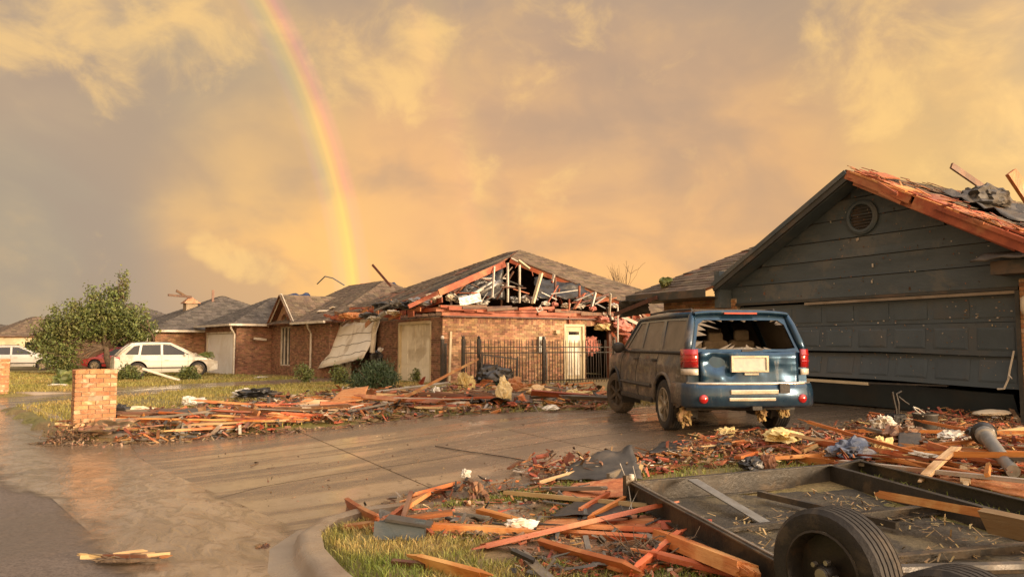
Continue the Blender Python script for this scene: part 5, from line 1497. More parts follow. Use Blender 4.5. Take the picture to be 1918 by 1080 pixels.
def small_car(name, label, cat, loc, rz, paint, L, H, windows=None, glass='glass_dark', dirty=False):
    root = thing(name, label, cat, loc, rz)
    q = L / 4.6; hk = H / 1.58; tr = .335 * max(1, hk * .99)
    P = dict(L=L, W=1.80, sill=.26, belt=.98 * hk, r=tr, yr=-1.32 * q, yf=1.36 * q, top=[(-L / 2, .93 * hk), (-1.9 * q, .97 * hk), (.75 * q, .97 * hk), (1.1 * q, .95 * hk), (1.9 * q, .83 * hk), (L / 2, .68 * hk)],
             cowl=.9 * q, paint=paint, lift=.10, tailbulge=.10)
    X, b = car_body(root, P)
    z1, z2 = .955 * hk, 1.50 * hk
    P.update(z1=z1, z2=z2, xb=.815, xr=.62, outline=[(-2.18 * q, z1), (1.32 * q, z1), (.16 * q, z2), (-.8 * q, z2 + .02), (-1.58 * q, z2 - .03)],
             windows=[[(.98 * q, z1 + .04), (.12 * q, z2 - .07), (-.22 * q, z2 - .05), (-.22 * q, z1 + .04)], [(-.32 * q, z1 + .04), (-.32 * q, z2 - .06), (-1.12 * q, z2 - .07), (-1.2 * q, z1 + .04)],
                      [(-1.30 * q, z1 + .05), (-1.22 * q, z2 - .09), (-1.48 * q, z2 - .13), (-1.86 * q, z1 + .07)]], glass=glass)
    greenhouse(root, P)
    for s in (-1, 1):
        MB().tube([(s * .80, -2.16 * q, z1), (s * .70, -1.86 * q, lerp(z1, z2, .55)), (s * .625, -1.58 * q, z2 - .03), (s * .61, -.8 * q, z2 + .015), (s * .61, .10 * q, z2 - .005), (s * .66, .45 * q, lerp(z1, z2, .74)), (s * .80, 1.30 * q, z1 + .01)], [.05, .05, .045, .045, .045, .035, .03], 8).build('roof_edge', paint, root, smooth=True)
    for y in (.9 * q, -.28 * q, -1.22 * q):
        for s in (-1, 1): MB().tube([(s * (X(y, z) + .001), y, z) for z in np.linspace(.32, z1, 6)], .006, 5).build('door_seam', 'dark_plastic', root)
    for s in (-1, 1):
        MB().bx(s * (X(0, .5) - .02), s * (X(0, .5) + .014), -1. * q, 1.0 * q, .44, .50).build('side_moulding', 'dark_plastic', root)
        for y in (-.05 * q, -1.0 * q): MB().bx(s * (X(y, .85) - .01), s * (X(y, .85) + .025), y - .1, y + .1, .84, .87).build('door_handle', paint, root)
        MB().box((s * .93, .75 * q, z1 + .06), (.18, .09, .13)).build('door_mirror', paint, root, bevel=.03)
        ym = -L / 2 + .10
        MB().grid([[(s * .66, -L / 2 - .02, z), (s * .79, -L / 2 + .06, z), (s * .845, -L / 2 + .22, z)] for z in (.70 * hk, .92 * hk)]).build('tail_lamp', 'tail_red', root, solid=.03, smooth=True)
        MB().grid([[(s * .52, L / 2 + .05, z), (s * .68, L / 2 - .06, z + .02), (s * .79, L / 2 - .30, z + .04)] for z in (.56 * hk, .69 * hk)]).build('headlamp', 'tail_white', root, solid=.03, smooth=True)
        MB().tube([(s * .56, -1.5 * q, z2 + .03), (s * .56, -1.4 * q, z2 + .075), (s * .56, .05 * q, z2 + .075), (s * .56, .15 * q, z2 + .03)], .015, 5).build('roof_rail', 'dark_plastic', root)
    for (x, y) in ((-.78, P['yr']), (.78, P['yr']), (-.78, P['yf']), (.78, P['yf'])):
        wheel(root, x, y, tr, .21, 1 if x > 0 else -1, 5, 'rubber', 'alloy')
    return root


p = at(312, 706, .06)
CROSS = small_car('crossover_car', 'silver white crossover with crumpled bonnet on the lawn under the leafy tree', 'car', (p.x, p.y + .75, gz(p.x, p.y) + .0), R(-88), 'paint_white', 4.65, 1.74, glass='glass_dark')
p = at(28, 694, .0)
VAN = small_car('minivan', 'clean white minivan parked at the far left edge', 'car', (p.x, p.y + 1.0, .0), R(-88), 'paint_white_clean', 4.9, 1.62)
p = at(172, 694, .03)
RED = small_car('red_hatchback', 'red hatchback half hidden behind the brick pillar and the leafy tree', 'car', (p.x + 1.6, p.y + .6, .02), R(70), 'paint_red', 4.2, 1.50)
# crushed bonnet of the crossover
sheet('torn_bonnet', 'paint_white', [(-.6, 1.2, 1.0), (.6, 1.2, 1.0), (.65, 2.15, .86), (-.65, 2.2, .80)], 7, CROSS, amp=.22, thick=.012)
crumple('caught_branches', 'leaf', (.3, 1.8, .95), (.4, .35, .22), 9, CROSS, .9, 3)

# ------------------------------------------------------------------ overturned trailer frame in front
RH = Vector((math.cos(YAW), -math.sin(YAW), 0)); FH = Vector((math.sin(YAW), math.cos(YAW), 0))
LD = lambda a, d, z: RH * a + FH * d + Vector((0, 0, z))
TR = thing('utility_trailer', 'wrecked black steel trailer frame lying on the lawn, wheels up front', 'trailer', tuple(LD(2.2, 5.2, .18)), world=True)
tu = Vector((.2, -.98)).normalized(); tv = Vector((.98, .2))
A0 = Vector((1.13, 7.0))


def tp(s, w, z):                       # s metres towards the camera along the rail, w across
    q = A0 + tu * s + tv * w
    return LD(q.x, q.y, z)


def channel(name, a, b, h=.15, fl=.05, mat='trailer_steel', lip='bright_steel', flip=1):
    c = MB(); a, b = Vector(a), Vector(b); d = (b - a).normalized(); n = d.cross(Vector((0, 0, 1))).normalized() * flip
    c.bar(a, b, .012, h); c.bar(a + n * fl / 2 + Vector((0, 0, h / 2 - .005)), b + n * fl / 2 + Vector((0, 0, h / 2 - .005)), fl, .010)
    c.bar(a + n * fl / 2 - Vector((0, 0, h / 2 - .005)), b + n * fl / 2 - Vector((0, 0, h / 2 - .005)), fl, .010)
    return c.build(name, mat, TR)


TZ_ = .0
channel('side_rail', tp(0, 0, .30), tp(5.2, 0, .25), .17)
MB().bar(tp(0, -.012, .392), tp(5.2, -.012, .342), .022, .010).build('rail_highlight', 'bright_steel', TR)  # bright strip stands in for the highlight along the rail's top edge
channel('side_rail', tp(-.35, 2.25, .33), tp(4.6, 2.25, .28), .17, flip=-1)
channel('outer_rail', tp(-.55, 2.75, .36), tp(4.8, 2.85, .30), .13)
channel('end_beam', tp(.0, .0, .30), tp(-.35, 2.25, .33), .20)
channel('end_beam', tp(-.36, 2.28, .34), tp(-.56, 2.75, .36), .15)
for s, w0, w1, z in ((1.35, .02, 1.0, .245), (2.3, .02, 2.25, .25), (3.25, .02, 2.25, .23), (1.2, 1.3, 2.25, .27)): channel('cross_member', tp(s, w0, z), tp(s - .1, w1, z + .02), .08)
MB().bar(tp(.35, 1.05, .31), tp(1.5, 1.55, .27), .05, .05).build('brace', 'trailer_steel', TR)
MB().bar(tp(.05, .55, .40), tp(1.25, .62, .26), .10, .012).build('bent_strap', 'galvanised', TR)
MB().bar(tp(2.6, 2.2, .36), tp(3.4, 1.1, .33), .12, .06).build('fender_bar', 'trailer_steel', TR)
MB().box(tp(-.02, -.05, .34), (.10, .05, .22)).build('corner_post', 'trailer_steel', TR)
MB().lathe([(.02, 0), (.028, .02), (.022, .05), (.0, .055)], 10, Matrix.Translation(tp(0, -.03, .41))).build('corner_knob', 'white_trim', TR)
# mud-caked floor sheet
rows = [[tp(s, w, .235 + .030 * noise.fractal(Vector((s * 2.2, w * 2.2, 4)), .8, 2, 4)) for w in np.linspace(.04, 2.2, 36)] for s in np.linspace(.03, 5.0, 60)]
MB().grid(rows).build('trailer_floor', 'mud_floor', TR, smooth=True, fixn=False)
# axles and the two wheels standing proud
wdir = math.atan2(-(RH * tv.x + FH * tv.y).x, (RH * tv.x + FH * tv.y).y)
tyaw = math.atan2((RH * tv.x + FH * tv.y).y, (RH * tv.x + FH * tv.y).x)
WAX = (RH * math.cos(R(30)) + FH * math.sin(R(30))); tyaw = math.atan2(WAX.y, WAX.x)
for s, zc, tl in ((3.0, .45, 0.), (3.86, .38, .1)):
    c = tp(s, -.02, zc)
    w_ = wheel(TR, 0, 0, .335, .235, -1, 0, 'rubber', 'black_metal', tyaw, z=0)
    w_.location = c - ROOT[TR.name]
    hub = MB()
    ax = WAX
    for k in range(5):
        a = 2 * math.pi * k / 5
        q = c - ax * .075 + (Vector((0, 0, 1)) * math.sin(a) + ax.cross(Vector((0, 0, 1))) * math.cos(a)) * .07
        hub.tube([q, q - ax * .03], .014, 6)
    hub.tube([c - ax * .06, c - ax * .12], [.045, .035], 12)
    hub.v = [tuple(Vector(v) - c) for v in hub.v]
    ho = hub.build('hub', 'bright_steel', None); ho.parent = w_
    MB().tube([c, tp(s, 2.2, zc - .08)], .035, 8).build('axle', 'trailer_steel', TR)

# ------------------------------------------------------------------ iron fence in front of the brick house
FY = 21.5
FEN = thing('iron_fence', 'black wrought iron fence in front of the torn brick house', 'fence', (13, FY, .3), world=True)
fx = [on_y(868, FY), on_y(897, FY), on_y(1018, FY), on_y(1150, FY)]
zf = lambda x: gz(x, FY)
for i, x in enumerate(fx):
    MB().bx(x - .045, x + .045, FY - .045, FY + .045, zf(x) - .05, zf(x) + 1.52).build('post', 'black_metal', FEN)
    MB().lathe([(.035, 0), (.055, .03), (.05, .07), (.0, .10)], 10, Matrix.Translation((x, FY, zf(x) + 1.52))).build('post_cap', 'black_metal', FEN)
pk_ = MB().bx(-.009, .009, -.009, .009, 0, 1.42); pk_.add([(-.009, -.009, 1.42), (.009, -.009, 1.42), (.009, .009, 1.42), (-.009, .009, 1.42), (0, 0, 1.50)], [(0, 1, 4), (1, 2, 4), (2, 3, 4), (3, 0, 4)])
pk_me = pk_.mesh('picket', 'black_metal')
for x0, x1 in zip(fx, fx[1:]):
    for h in (.12, 1.06, 1.24): MB().bar((x0 + .05, FY, zf(x0) + h), (x1 - .05, FY, zf(x1) + h), .03, .035).build('rail', 'black_metal', FEN)
    n = max(2, int((x1 - x0) / .115))
    for k in range(1, n):
        x = lerp(x0, x1, k / n); o = link('picket', pk_me, FEN); o.location = Vector((x, FY, zf(x) + .02)) - ROOT[FEN.name]
        o.rotation_euler = (random.gauss(0, .015), random.gauss(0, .012), 0)
# a panel wrenched off, hanging across the fence
PAN = thing('fence_panel', 'wrenched iron gate panel leaning against the black fence', 'fence panel', (on_y(925, FY), FY - .35, .55), R(-6))
PAN.rotation_euler = (R(-10), R(7), R(-6))
for h in (.05, .72): MB().bar((-.62, 0, h), (.62, 0, h), .03, .035).build('rail', 'black_metal', PAN)
for k in range(13):
    x = -.60 + k * .10; MB().bx(x - .008, x + .008, -.008, .008, .0, .76).build('picket', 'black_metal', PAN)
for x in (-.64, .64): MB().bx(x - .02, x + .02, -.02, .02, 0, .8).build('stile', 'black_metal', PAN)
gp = thing('gate_post', 'slim black iron gate post standing by the brick corner', 'post', (on_y(829, FY + .9), FY + .9, .28))
MB().bx(-.05, .05, -.05, .05, 0, 1.55).build('post', 'black_metal', gp); MB().bx(.09, .15, -.03, .03, 0, 1.42).build('stile', 'black_metal', gp)
MB().lathe([(.04, 0), (.06, .04), (.05, .09), (.0, .12)], 10, Matrix.Translation((0, 0, 1.55))).build('post_cap', 'cloth_white', gp)
for h in (.2, .75, 1.3): MB().bx(.05, .09, -.02, .02, h, h + .04).build('hinge', 'black_metal', gp)

# ------------------------------------------------------------------ vegetation
def leaf_cloud(name, parent, blobs, n, size, mat, seed, clump=.22, per=14, droop=.0, narrow=.5):
    """many small leaf faces gathered in clumps through the crown's volume"""
    r = np.random.default_rng(seed); bl = np.array([(b[0][0], b[0][1], b[0][2], b[1]) for b in blobs]); wgt = bl[:, 3] ** 2.2; wgt /= wgt.sum()
    nc = n // per; idx = r.choice(len(bl), nc, p=wgt)
    d = r.normal(size=(nc, 3)); d /= np.linalg.norm(d, axis=1)[:, None]; rad = r.random(nc) ** .42
    c = bl[idx, :3] + d * (bl[idx, 3] * rad)[:, None] * np.array([1, 1, .85])
    c = np.repeat(c, per, axis=0) + r.normal(size=(nc * per, 3)) * clump * r.uniform(.4, 1.1, (nc, 1)).repeat(per, axis=0)
    c[:, 2] = np.maximum(c[:, 2], .05)
    m = len(c); a = r.normal(size=(m, 3)); a[:, 2] -= droop; a /= np.linalg.norm(a, axis=1)[:, None]
    b = np.cross(a, r.normal(size=(m, 3))); b /= np.linalg.norm(b, axis=1)[:, None]
    s = size * r.uniform(.6, 1.35, m)[:, None]
    nrm = np.cross(a, b)
    v = np.stack([c, c + a * s * .5 + b * s * narrow * .5 + nrm * s * .08, c + a * s, c + a * s * .5 - b * s * narrow * .5 + nrm * s * .08], axis=1).reshape(-1, 3)
    me = bpy.data.meshes.new(name); f = np.arange(m * 4).reshape(-1, 4)
    me.from_pydata(v.tolist(), [], f.tolist()); me.materials.append(MATS[mat])
    return link(name, me, parent)


def limb(mb, a, b, r0, r1, seed, n=6, wob=.12):
    a, b = Vector(a), Vector(b); L = (b - a).length; pts = []
    for i in range(n + 1):
        t = i / n; q = a.lerp(b, t) + Vector((noise.noise(Vector((t * 3, seed, 0))), noise.noise(Vector((t * 3, seed, 5))), noise.noise(Vector((t * 3, seed, 9))))) * wob * L * math.sin(math.pi * t)
        pts.append(q)
    mb.tube(pts, [lerp(r0, r1, i / n) for i in range(n + 1)], 7); return pts


tb = at(205, 704, .05)
TREE = thing('leafy_tree', 'storm-bent leafy tree leaning over the red hatchback', 'tree', (tb.x - .4, tb.y + 2.4, .03), -YAW)
TREE.scale = (1.12, 1.0, 1.13)
blobs = [((-2.3, 0, 2.0), .85), ((-1.5, .2, 2.35), 1.15), ((-.5, .3, 2.6), 1.35), ((.5, .2, 2.7), 1.25), ((1.4, .1, 2.4), 1.05), ((2.0, .0, 1.9), .65), ((.6, .2, 3.7), .62), ((.95, .1, 4.25), .34), ((.35, .2, 4.0), .35),
         ((-1.5, -.3, 1.3), .85), ((-1.7, -.5, .6), .7), ((-.9, .2, 1.7), .6), ((-2.75, 0, 1.75), .45), ((-2.7, .1, 2.5), .3), ((.9, .3, 1.9), .6), ((-.3, .1, 3.5), .5), ((-1.4, .1, 3.15), .45), ((.1, .3, 1.95), .55), ((.8, .2, 1.8), .5), ((-.35, .3, 1.8), .5), ((-2.1, -.4, .85), .7), ((-1.2, -.5, .45), .6), ((-2.4, -.4, 1.4), .6)]
mbt = MB(); limb(mbt, (.5, .2, 0), (.1, .2, 1.5), .17, .12, 1)
for k, (c, rad) in enumerate(blobs):
    p_ = limb(mbt, (.1, .2, 1.3), Vector(c) + Vector((0, 0, rad * .3)), .09, .02, k + 3, 6, .18)
    for j in range(5):
        e = Vector(c) + Vector((random.gauss(0, 1), random.gauss(0, .8), random.gauss(.3, .8))) * rad * .75
        limb(mbt, p_[-2], e, .022, .006, k * 7 + j, 4, .2)
limb(mbt, (1.0, .1, 3.6), (.75, .05, 5.0), .03, .006, 77); limb(mbt, (1.1, .1, 3.3), (2.6, 0, 1.7), .05, .02, 78); limb(mbt, (.9, 0, 3.6), (1.35, 0, 4.7), .02, .005, 79)
limb(mbt, (2.2, 0, 2.6), (2.55, 0, 1.6), .05, .03, 80)
mbt.build('trunk', 'bark', TREE, smooth=True)
leaf_cloud('crown', TREE, [(c, r * .86) for c, r in blobs] + [((-3.2, 0, 2.2), .2), ((-2.2, 0, 3.1), .22), ((1.1, 0, 4.7), .16), ((.7, 0, 4.75), .14), ((1.9, 0, 3.1), .22), ((2.5, 0, 2.3), .2), ((-.6, 0, 4.0), .2), ((-3.1, -.2, 1.4), .25)], 18000, .15, 'leaf', 5, .17, 14)

for (px, py, s, lb) in [(238, 712, .5, 'broken leafy bough lying against the rear wheel of the crossover'), (352, 712, .42, 'broken leafy bough caught under the front of the crossover')]:
    q = atg(px, py); r0 = thing('fallen_bough', lb, 'branch', (q.x, q.y - .3, gz(q.x, q.y)), -YAW)
    m_ = MB(); [limb(m_, (-s, 0, .06), (random.uniform(-.2, 1.) * s, random.gauss(0, .2), random.uniform(.1, 1.5) * s), .03, .006, j + px) for j in range(9)]; m_.build('branch', 'bark', r0)
    leaf_cloud('foliage', r0, [((0, 0, s * .7), s * .7), ((s * .6, 0, s * .4), s * .5), ((-s * .5, 0, s * .4), s * .45)], 1100, .13, 'leaf', px, .10, 9)
sb = atg(712, 733)
SHRUB = thing('round_shrub', 'low blue-green evergreen shrub in front of the brick pier', 'shrub', (sb.x, sb.y + .5, gz(sb.x, sb.y)))
mbs = MB()
for k in range(16):
    a = random.uniform(0, 6.28); limb(mbs, (0, 0, 0), (math.cos(a) * .55, math.sin(a) * .5, random.uniform(.35, .75)), .018, .005, k)
mbs.build('stem', 'bark', SHRUB)
leaf_cloud('foliage', SHRUB, [((0, 0, .3), .5), ((.45, .1, .25), .36), ((-.42, 0, .25), .36), ((.1, -.2, .5), .3), ((-.25, 0, .6), .2), ((.35, 0, .6), .2)], 4200, .12, 'leaf_blue', 8, .09, 12, -1.2, .22)
for (px, py, s, lb) in [(571, 716, .34, 'small dark shrub under the downspout of the arched window house'), (790, 716, .22, 'tuft of weeds at the foot of the cream garage door'), (640, 722, .3, 'straggly weeds beneath the hanging garage door')]:
    q = atg(px, py); r0 = thing('weed_clump', lb, 'weeds', (q.x, q.y + .3, gz(q.x, q.y)))
    m_ = MB(); [limb(m_, (0, 0, 0), (random.gauss(0, s * .5), random.gauss(0, s * .5), s * 1.6), .012, .004, j) for j in range(6)]; m_.build('stem', 'bark', r0)
    leaf_cloud('foliage', r0, [((0, 0, s * 1.2), s), ((s * .4, 0, s * .6), s * .8)], 900, .09, 'leaf', int(px), .08, 10)
# bare saplings showing over the torn roof
q = plane_pt(1165, 522, 47.)
BARE = thing('bare_tree', 'thin leafless tree rising behind the torn roof', 'tree', (q.x, q.y, 0))
mbt = MB(); limb(mbt, (0, 0, 0), (0, 0, 4.6), .09, .05, 3)
for k in range(9):
    a = random.uniform(0, 6.28); p_ = limb(mbt, (0, 0, random.uniform(3.4, 4.6)), (math.cos(a) * .75, math.sin(a) * .75, random.uniform(5.6, 7.2)), .035, .010, k + 11)
    for j in range(3): limb(mbt, p_[random.randint(2, 5)], p_[-1] + Vector((random.gauss(0, .3), random.gauss(0, .3), random.uniform(-.2, .3))), .014, .006, k * 9 + j, 4)
mbt.build('trunk', 'bark', BARE)


def grass(name, n, region, h, wdt, mat, seed, ok):
    """single blades, three-point tapered, rooted on the ground"""
    r = np.random.default_rng(seed); x0, x1, y0, y1 = region; V = []; Fc = []
    xs_ = r.uniform(x0, x1, n); ys_ = r.uniform(y0, y1, n); az_ = r.uniform(0, 6.283, n); hh = h * r.uniform(.45, 1.3, n); ln = r.normal(0, .55, (n, 2)); ww = wdt * r.uniform(.6, 1.3, n)
    for i in range(n):
        x, y = xs_[i], ys_[i]
        if not ok(x, y): continue
        if noise.noise(Vector((x * .9, y * .9, seed))) + .6 * noise.noise(Vector((x * 3, y * 3, seed))) < -.32 and r.random() < .85: continue
        z = gz(x, y); c, s = math.cos(az_[i]) * ww[i], math.sin(az_[i]) * ww[i]; o = len(V); lx, ly = ln[i] * hh[i]
        V += [(x - c, y - s, z - .01), (x + c, y + s, z - .01), (x + lx * .35 + c * .7, y + ly * .35 + s * .7, z + hh[i] * .6), (x + lx * .35 - c * .7, y + ly * .35 - s * .7, z + hh[i] * .6), (x + lx, y + ly, z + hh[i])]
        Fc += [(o, o + 1, o + 2, o + 3), (o + 3, o + 2, o + 4)]
    me = bpy.data.meshes.new(name); me.from_pydata(V, [], Fc); me.materials.append(MATS[mat])
    return link(name, me)


def near_ok(x, y):
    if x < 1.66 or in_drive(x, y) > .3: return False
    if x < 3.3 and y > pw(x, [(1.66, 5.6), (1.8, 6.05), (2.05, 6.4), (2.45, 6.62), (3., 6.72), (3.5, 6.8)]): return False
    for ring in PUDDLES + [TRAILER]:
        if in_poly(x, y, ring): return False
    return True


TRAILER = [tuple(tp(s, w, 0).xy) for s, w in ((-.05, -.03), (5.2, -.03), (5.0, 2.3), (-.4, 2.3))]


def far_ok(x, y):
    if x - xk(y) < .25 or in_drive(x, y) > .25: return False
    if 14. < y < 16 and x < 1.3: return x > pw(y, [(14.2, 1.2), (14.75, .62), (15.3, .42), (16, .25)])
    if x > 10.9 and y > 23: return False
    if y > 33.5 and x > 10.4 - (y - 33.5) * .35: return False
    return True


tag(grass('grass', 60000, (1.62, 5.2, 1.6, 6.9), .055, .0034, 'grass', 3, near_ok), 'patchy yellow green lawn by the near kerb', 'grass', None, 'stuff')
tag(grass('grass', 26000, (5.2, 12.6, 1.0, 7.0), .06, .005, 'grass', 4, near_ok), 'lawn between the rubble and the trailer', 'grass', None, 'stuff')
tag(grass('grass', 90000, (-3, 12, 11.8, 33), .085, .008, 'grass_far', 5, far_ok), 'worn lawn beyond the driveway', 'grass', None, 'stuff')
tag(grass('grass', 40000, (-6, 11, 28, 52), .11, .014, 'grass_far', 6, far_ok), 'lawn in front of the far houses', 'grass', None, 'stuff')

# ------------------------------------------------------------------ debris
BOARD = []


def board_mesh(L, w, h, seed, mat):
    """board along Z: bowed, its broken ends run out in prongs along the grain"""
    r = random.Random(seed); mb = MB(); n = 4; ring = [(-w / 2, -h / 2), (w / 2, -h / 2), (w / 2, h / 2), (-w / 2, h / 2)]
    bow = r.uniform(-.012, .012) * L; tw = r.gauss(0, .06)
    def P(x, y, t): return Vector((x * math.cos(tw * t) - y * math.sin(tw * t) + bow * math.sin(math.pi * t), y * math.cos(tw * t) + x * math.sin(tw * t), (t - .5) * L))
    rows = [[P(x, y, i / n) for x, y in ring] for i in range(n + 1)]
    fs = [(i * 4 + j, i * 4 + (j + 1) % 4, (i + 1) * 4 + (j + 1) % 4, (i + 1) * 4 + j) for i in range(n) for j in range(4)]
    mb.add([p for q in rows for p in q], fs + [(3, 2, 1, 0), tuple(n * 4 + j for j in range(4))])
    for sg in (-1, 1):
        if r.random() < .22: continue
        k = max(2, min(5, int(w / .028))); xs_ = sorted([-w / 2, w / 2] + [r.uniform(-w * .42, w * .42) for _ in range(k - 1)]); z0 = sg * (L / 2 - .002)
        for a, b in zip(xs_, xs_[1:]):
            if b - a < .006: continue
            l2 = sg * r.uniform(.0, .30) * min(1., L) * r.random(); tip = r.uniform(.0, .5); m = lerp(a, b, r.random()); hh = h * r.uniform(.4, .95) / 2
            x0, x1 = lerp(a, m, 1 - tip), lerp(b, m, 1 - tip)
            mb.add([(a, -hh, z0), (b, -hh, z0), (b, hh, z0), (a, hh, z0), (x0, -hh * .3, z0 + l2), (x1, -hh * .3, z0 + l2), (x1, hh * .5, z0 + l2), (x0, hh * .5, z0 + l2)],
                   [(0, 1, 5, 4), (1, 2, 6, 5), (2, 3, 7, 6), (3, 0, 4, 7), (4, 5, 6, 7)])
    return mb.mesh('timber_board', mat)


SIZES = ((.040, .036), (.06, .02), (.085, .036), (.085, .036), (.11, .02), (.135, .036), (.16, .012))
for k in range(48):
    L_ = random.choice((.35, .5, .7, .9, 1.2, 1.6, 2.1)); w_, h_ = random.choice(SIZES)
    mt_ = random.choices(('lumber', 'lumber_dark', 'lumber_pale', 'lumber_grey', 'lumber_painted'), (8.5, 2., 1.5, 1.3, .6))[0]
    BOARD.append((L_, w_, h_, board_mesh(L_, w_, h_, k, mt_), mt_))


def put_board(mesh, p, d, roll, label, group, name='timber_board'):
    o = link(name, mesh); o.location = p
    o.rotation_mode = 'QUATERNION'; qd = Vector(d).normalized().to_track_quat('Z', 'X'); o.rotation_quaternion = qd @ Matrix.Rotation(roll, 3, 'Z').to_quaternion()
    return tag(o, label, 'board', group)


def sample_px(poly):
    xs_ = [q[0] for q in poly]; ys_ = [q[1] for q in poly]
    while True:
        x, y = random.uniform(min(xs_), max(xs_)), random.uniform(min(ys_), max(ys_))
        if in_poly(x, y, poly): return x, y


def litter(name, label, polys, n, mat, smin, smax, hmax, seed, zfun=None):
    r = random.Random(seed); mb = MB()
    for i in range(n):
        x, y = sample_px(polys[r.randrange(len(polys))]); p = atg(x, y); s = r.uniform(smin, smax) * (r.random() ** 1.5 + .35)
        mound = max(0., .5 + noise.noise(Vector((p.x * .9, p.y * .9, seed)))) * hmax
        q = Vector((p.x, p.y, gz(p.x, p.y) + r.random() * mound + .012))
        d = Vector((r.gauss(0, 1), r.gauss(0, 1), r.gauss(0, .35))).normalized(); u = d.cross(Vector((r.gauss(0, .4), r.gauss(0, .4), 1))).normalized(); v = d.cross(u)
        a, b, c = s, s * r.uniform(.15, .5), s * r.uniform(.05, .2)
        k = r.random()
        if k < .22:
            l_ = s * r.uniform(2., 4.5); d.z *= .4; mb.bar(q - d * l_ / 2 + Vector((0, 0, .01)), q + d * l_ / 2 + Vector((0, 0, .01)), s * r.uniform(.12, .35), s * r.uniform(.05, .18)); continue
        if k < .62: mb.add([q - d * a - u * b, q - d * a + u * b, q + d * a * r.uniform(.6, 1) + u * b * r.uniform(.3, 1), q + d * a - u * b * r.uniform(.3, 1), q - v * c - d * a * .8, q + v * c + d * a * .5], [(0, 1, 2, 3), (0, 1, 4), (2, 3, 5), (1, 2, 5), (0, 3, 4), (1, 4, 5), (3, 5, 4)])
        else: mb.box(q, (a * 1.3, b, c + .01), Matrix((d, u, v)).transposed())
    o = mb.build(name, mat); return tag(o, label, 'debris', None, 'stuff')


ZA = [(215, 800), (300, 775), (420, 768), (520, 755), (640, 742), (760, 742), (900, 742), (1040, 738), (1135, 742), (1138, 768), (1000, 770), (800, 782), (640, 795), (460, 808), (330, 818), (215, 822)]
ZA2 = [(480, 752), (640, 736), (760, 730), (880, 722), (1120, 728), (1130, 745), (900, 748), (640, 748), (430, 770), (380, 772)]
ZB = [(960, 880), (1130, 862), (1230, 850), (1290, 828), (1400, 812), (1520, 806), (1640, 812), (1760, 800), (1915, 812), (1915, 905), (1760, 912), (1640, 876), (1500, 872), (1290, 880), (1200, 895), (1090, 900), (1000, 905)]
ZB2 = [(1640, 788), (1780, 776), (1915, 786), (1915, 830), (1700, 830), (1560, 815)]
ZC = [(680, 960), (780, 925), (930, 900), (1170, 905), (1230, 960), (1330, 1040), (1400, 1085), (960, 1085), (1000, 1030), (820, 1010), (700, 1000)]
litter('debris', 'bank of splinters, leaves and wet rubble along the far edge of the driveway', [ZA, ZA, ZA, ZA2], 2900, 'litter', .03, .17, .22, 2)
litter('debris', 'red wood chips scattered along the far debris bank', [ZA, ZA, ZA, ZA2], 1250, 'litter_red', .04, .2, .30, 3)
litter('debris', 'pale plaster and paper scraps along the far debris bank', [ZA, ZA, ZA2], 420, 'litter_pale', .03, .16, .28, 31)
litter('debris', 'grey shingle scraps along the far debris bank', [ZA, ZA, ZA2], 600, 'litter_grey', .05, .2, .25, 32)
litter('debris', 'pale plaster scraps behind the trailer', [ZB, ZB2], 620, 'litter_pale', .02, .09, .2, 33)
litter('debris', 'dark wet wood scraps behind the trailer', [ZB, ZB2], 1500, 'litter', .02, .12, .16, 38)
litter('debris', 'grey shingle scraps behind the trailer', [ZB, ZB2, ZC], 700, 'litter_grey', .03, .12, .14, 34)
litter('debris', 'splinters and rubble strewn behind the trailer', [ZB, ZB, ZB2], 3400, 'litter_red', .02, .11, .17, 4)
litter('debris', 'pale crumbs of insulation and wood behind the trailer', [ZB, ZB2], 1300, 'straw', .02, .09, .14, 5)
litter('debris', 'brown chips on the muddy lawn left of the trailer', [ZC], 1500, 'litter', .012, .06, .05, 6)
litter('debris', 'orange splinters on the muddy lawn left of the trailer', [ZC], 1300, 'litter_red', .015, .07, .06, 36)
litter('debris', 'pale scraps on the muddy lawn left of the trailer', [ZC], 200, 'litter_pale', .01, .045, .05, 37)
litter('debris', 'grit and leaf scraps on the driveway', [[(560, 950), (640, 800), (1140, 775), (1260, 830), (1000, 880), (760, 930)], [(1270, 815), (1420, 800), (1650, 780), (1500, 810)], [(140, 850), (640, 810), (900, 830), (500, 960), (200, 1000)]], 620, 'litter', .008, .035, .0, 7)
litter('debris', 'twigs and leaves washed along the edge of the far lawn', [[(110, 820), (210, 822), (330, 812), (800, 782), (640, 806), (330, 832), (215, 838), (120, 840)]], 560, 'litter', .015, .08, .05, 8)

dirA = (at(1100, 765, .3) - at(400, 800, .1)).normalized(); dirB = (at(1830, 862, .3) - at(1480, 812, .35)).normalized(); dirB2 = (at(1260, 845, .35) - at(980, 890, .3)).normalized()


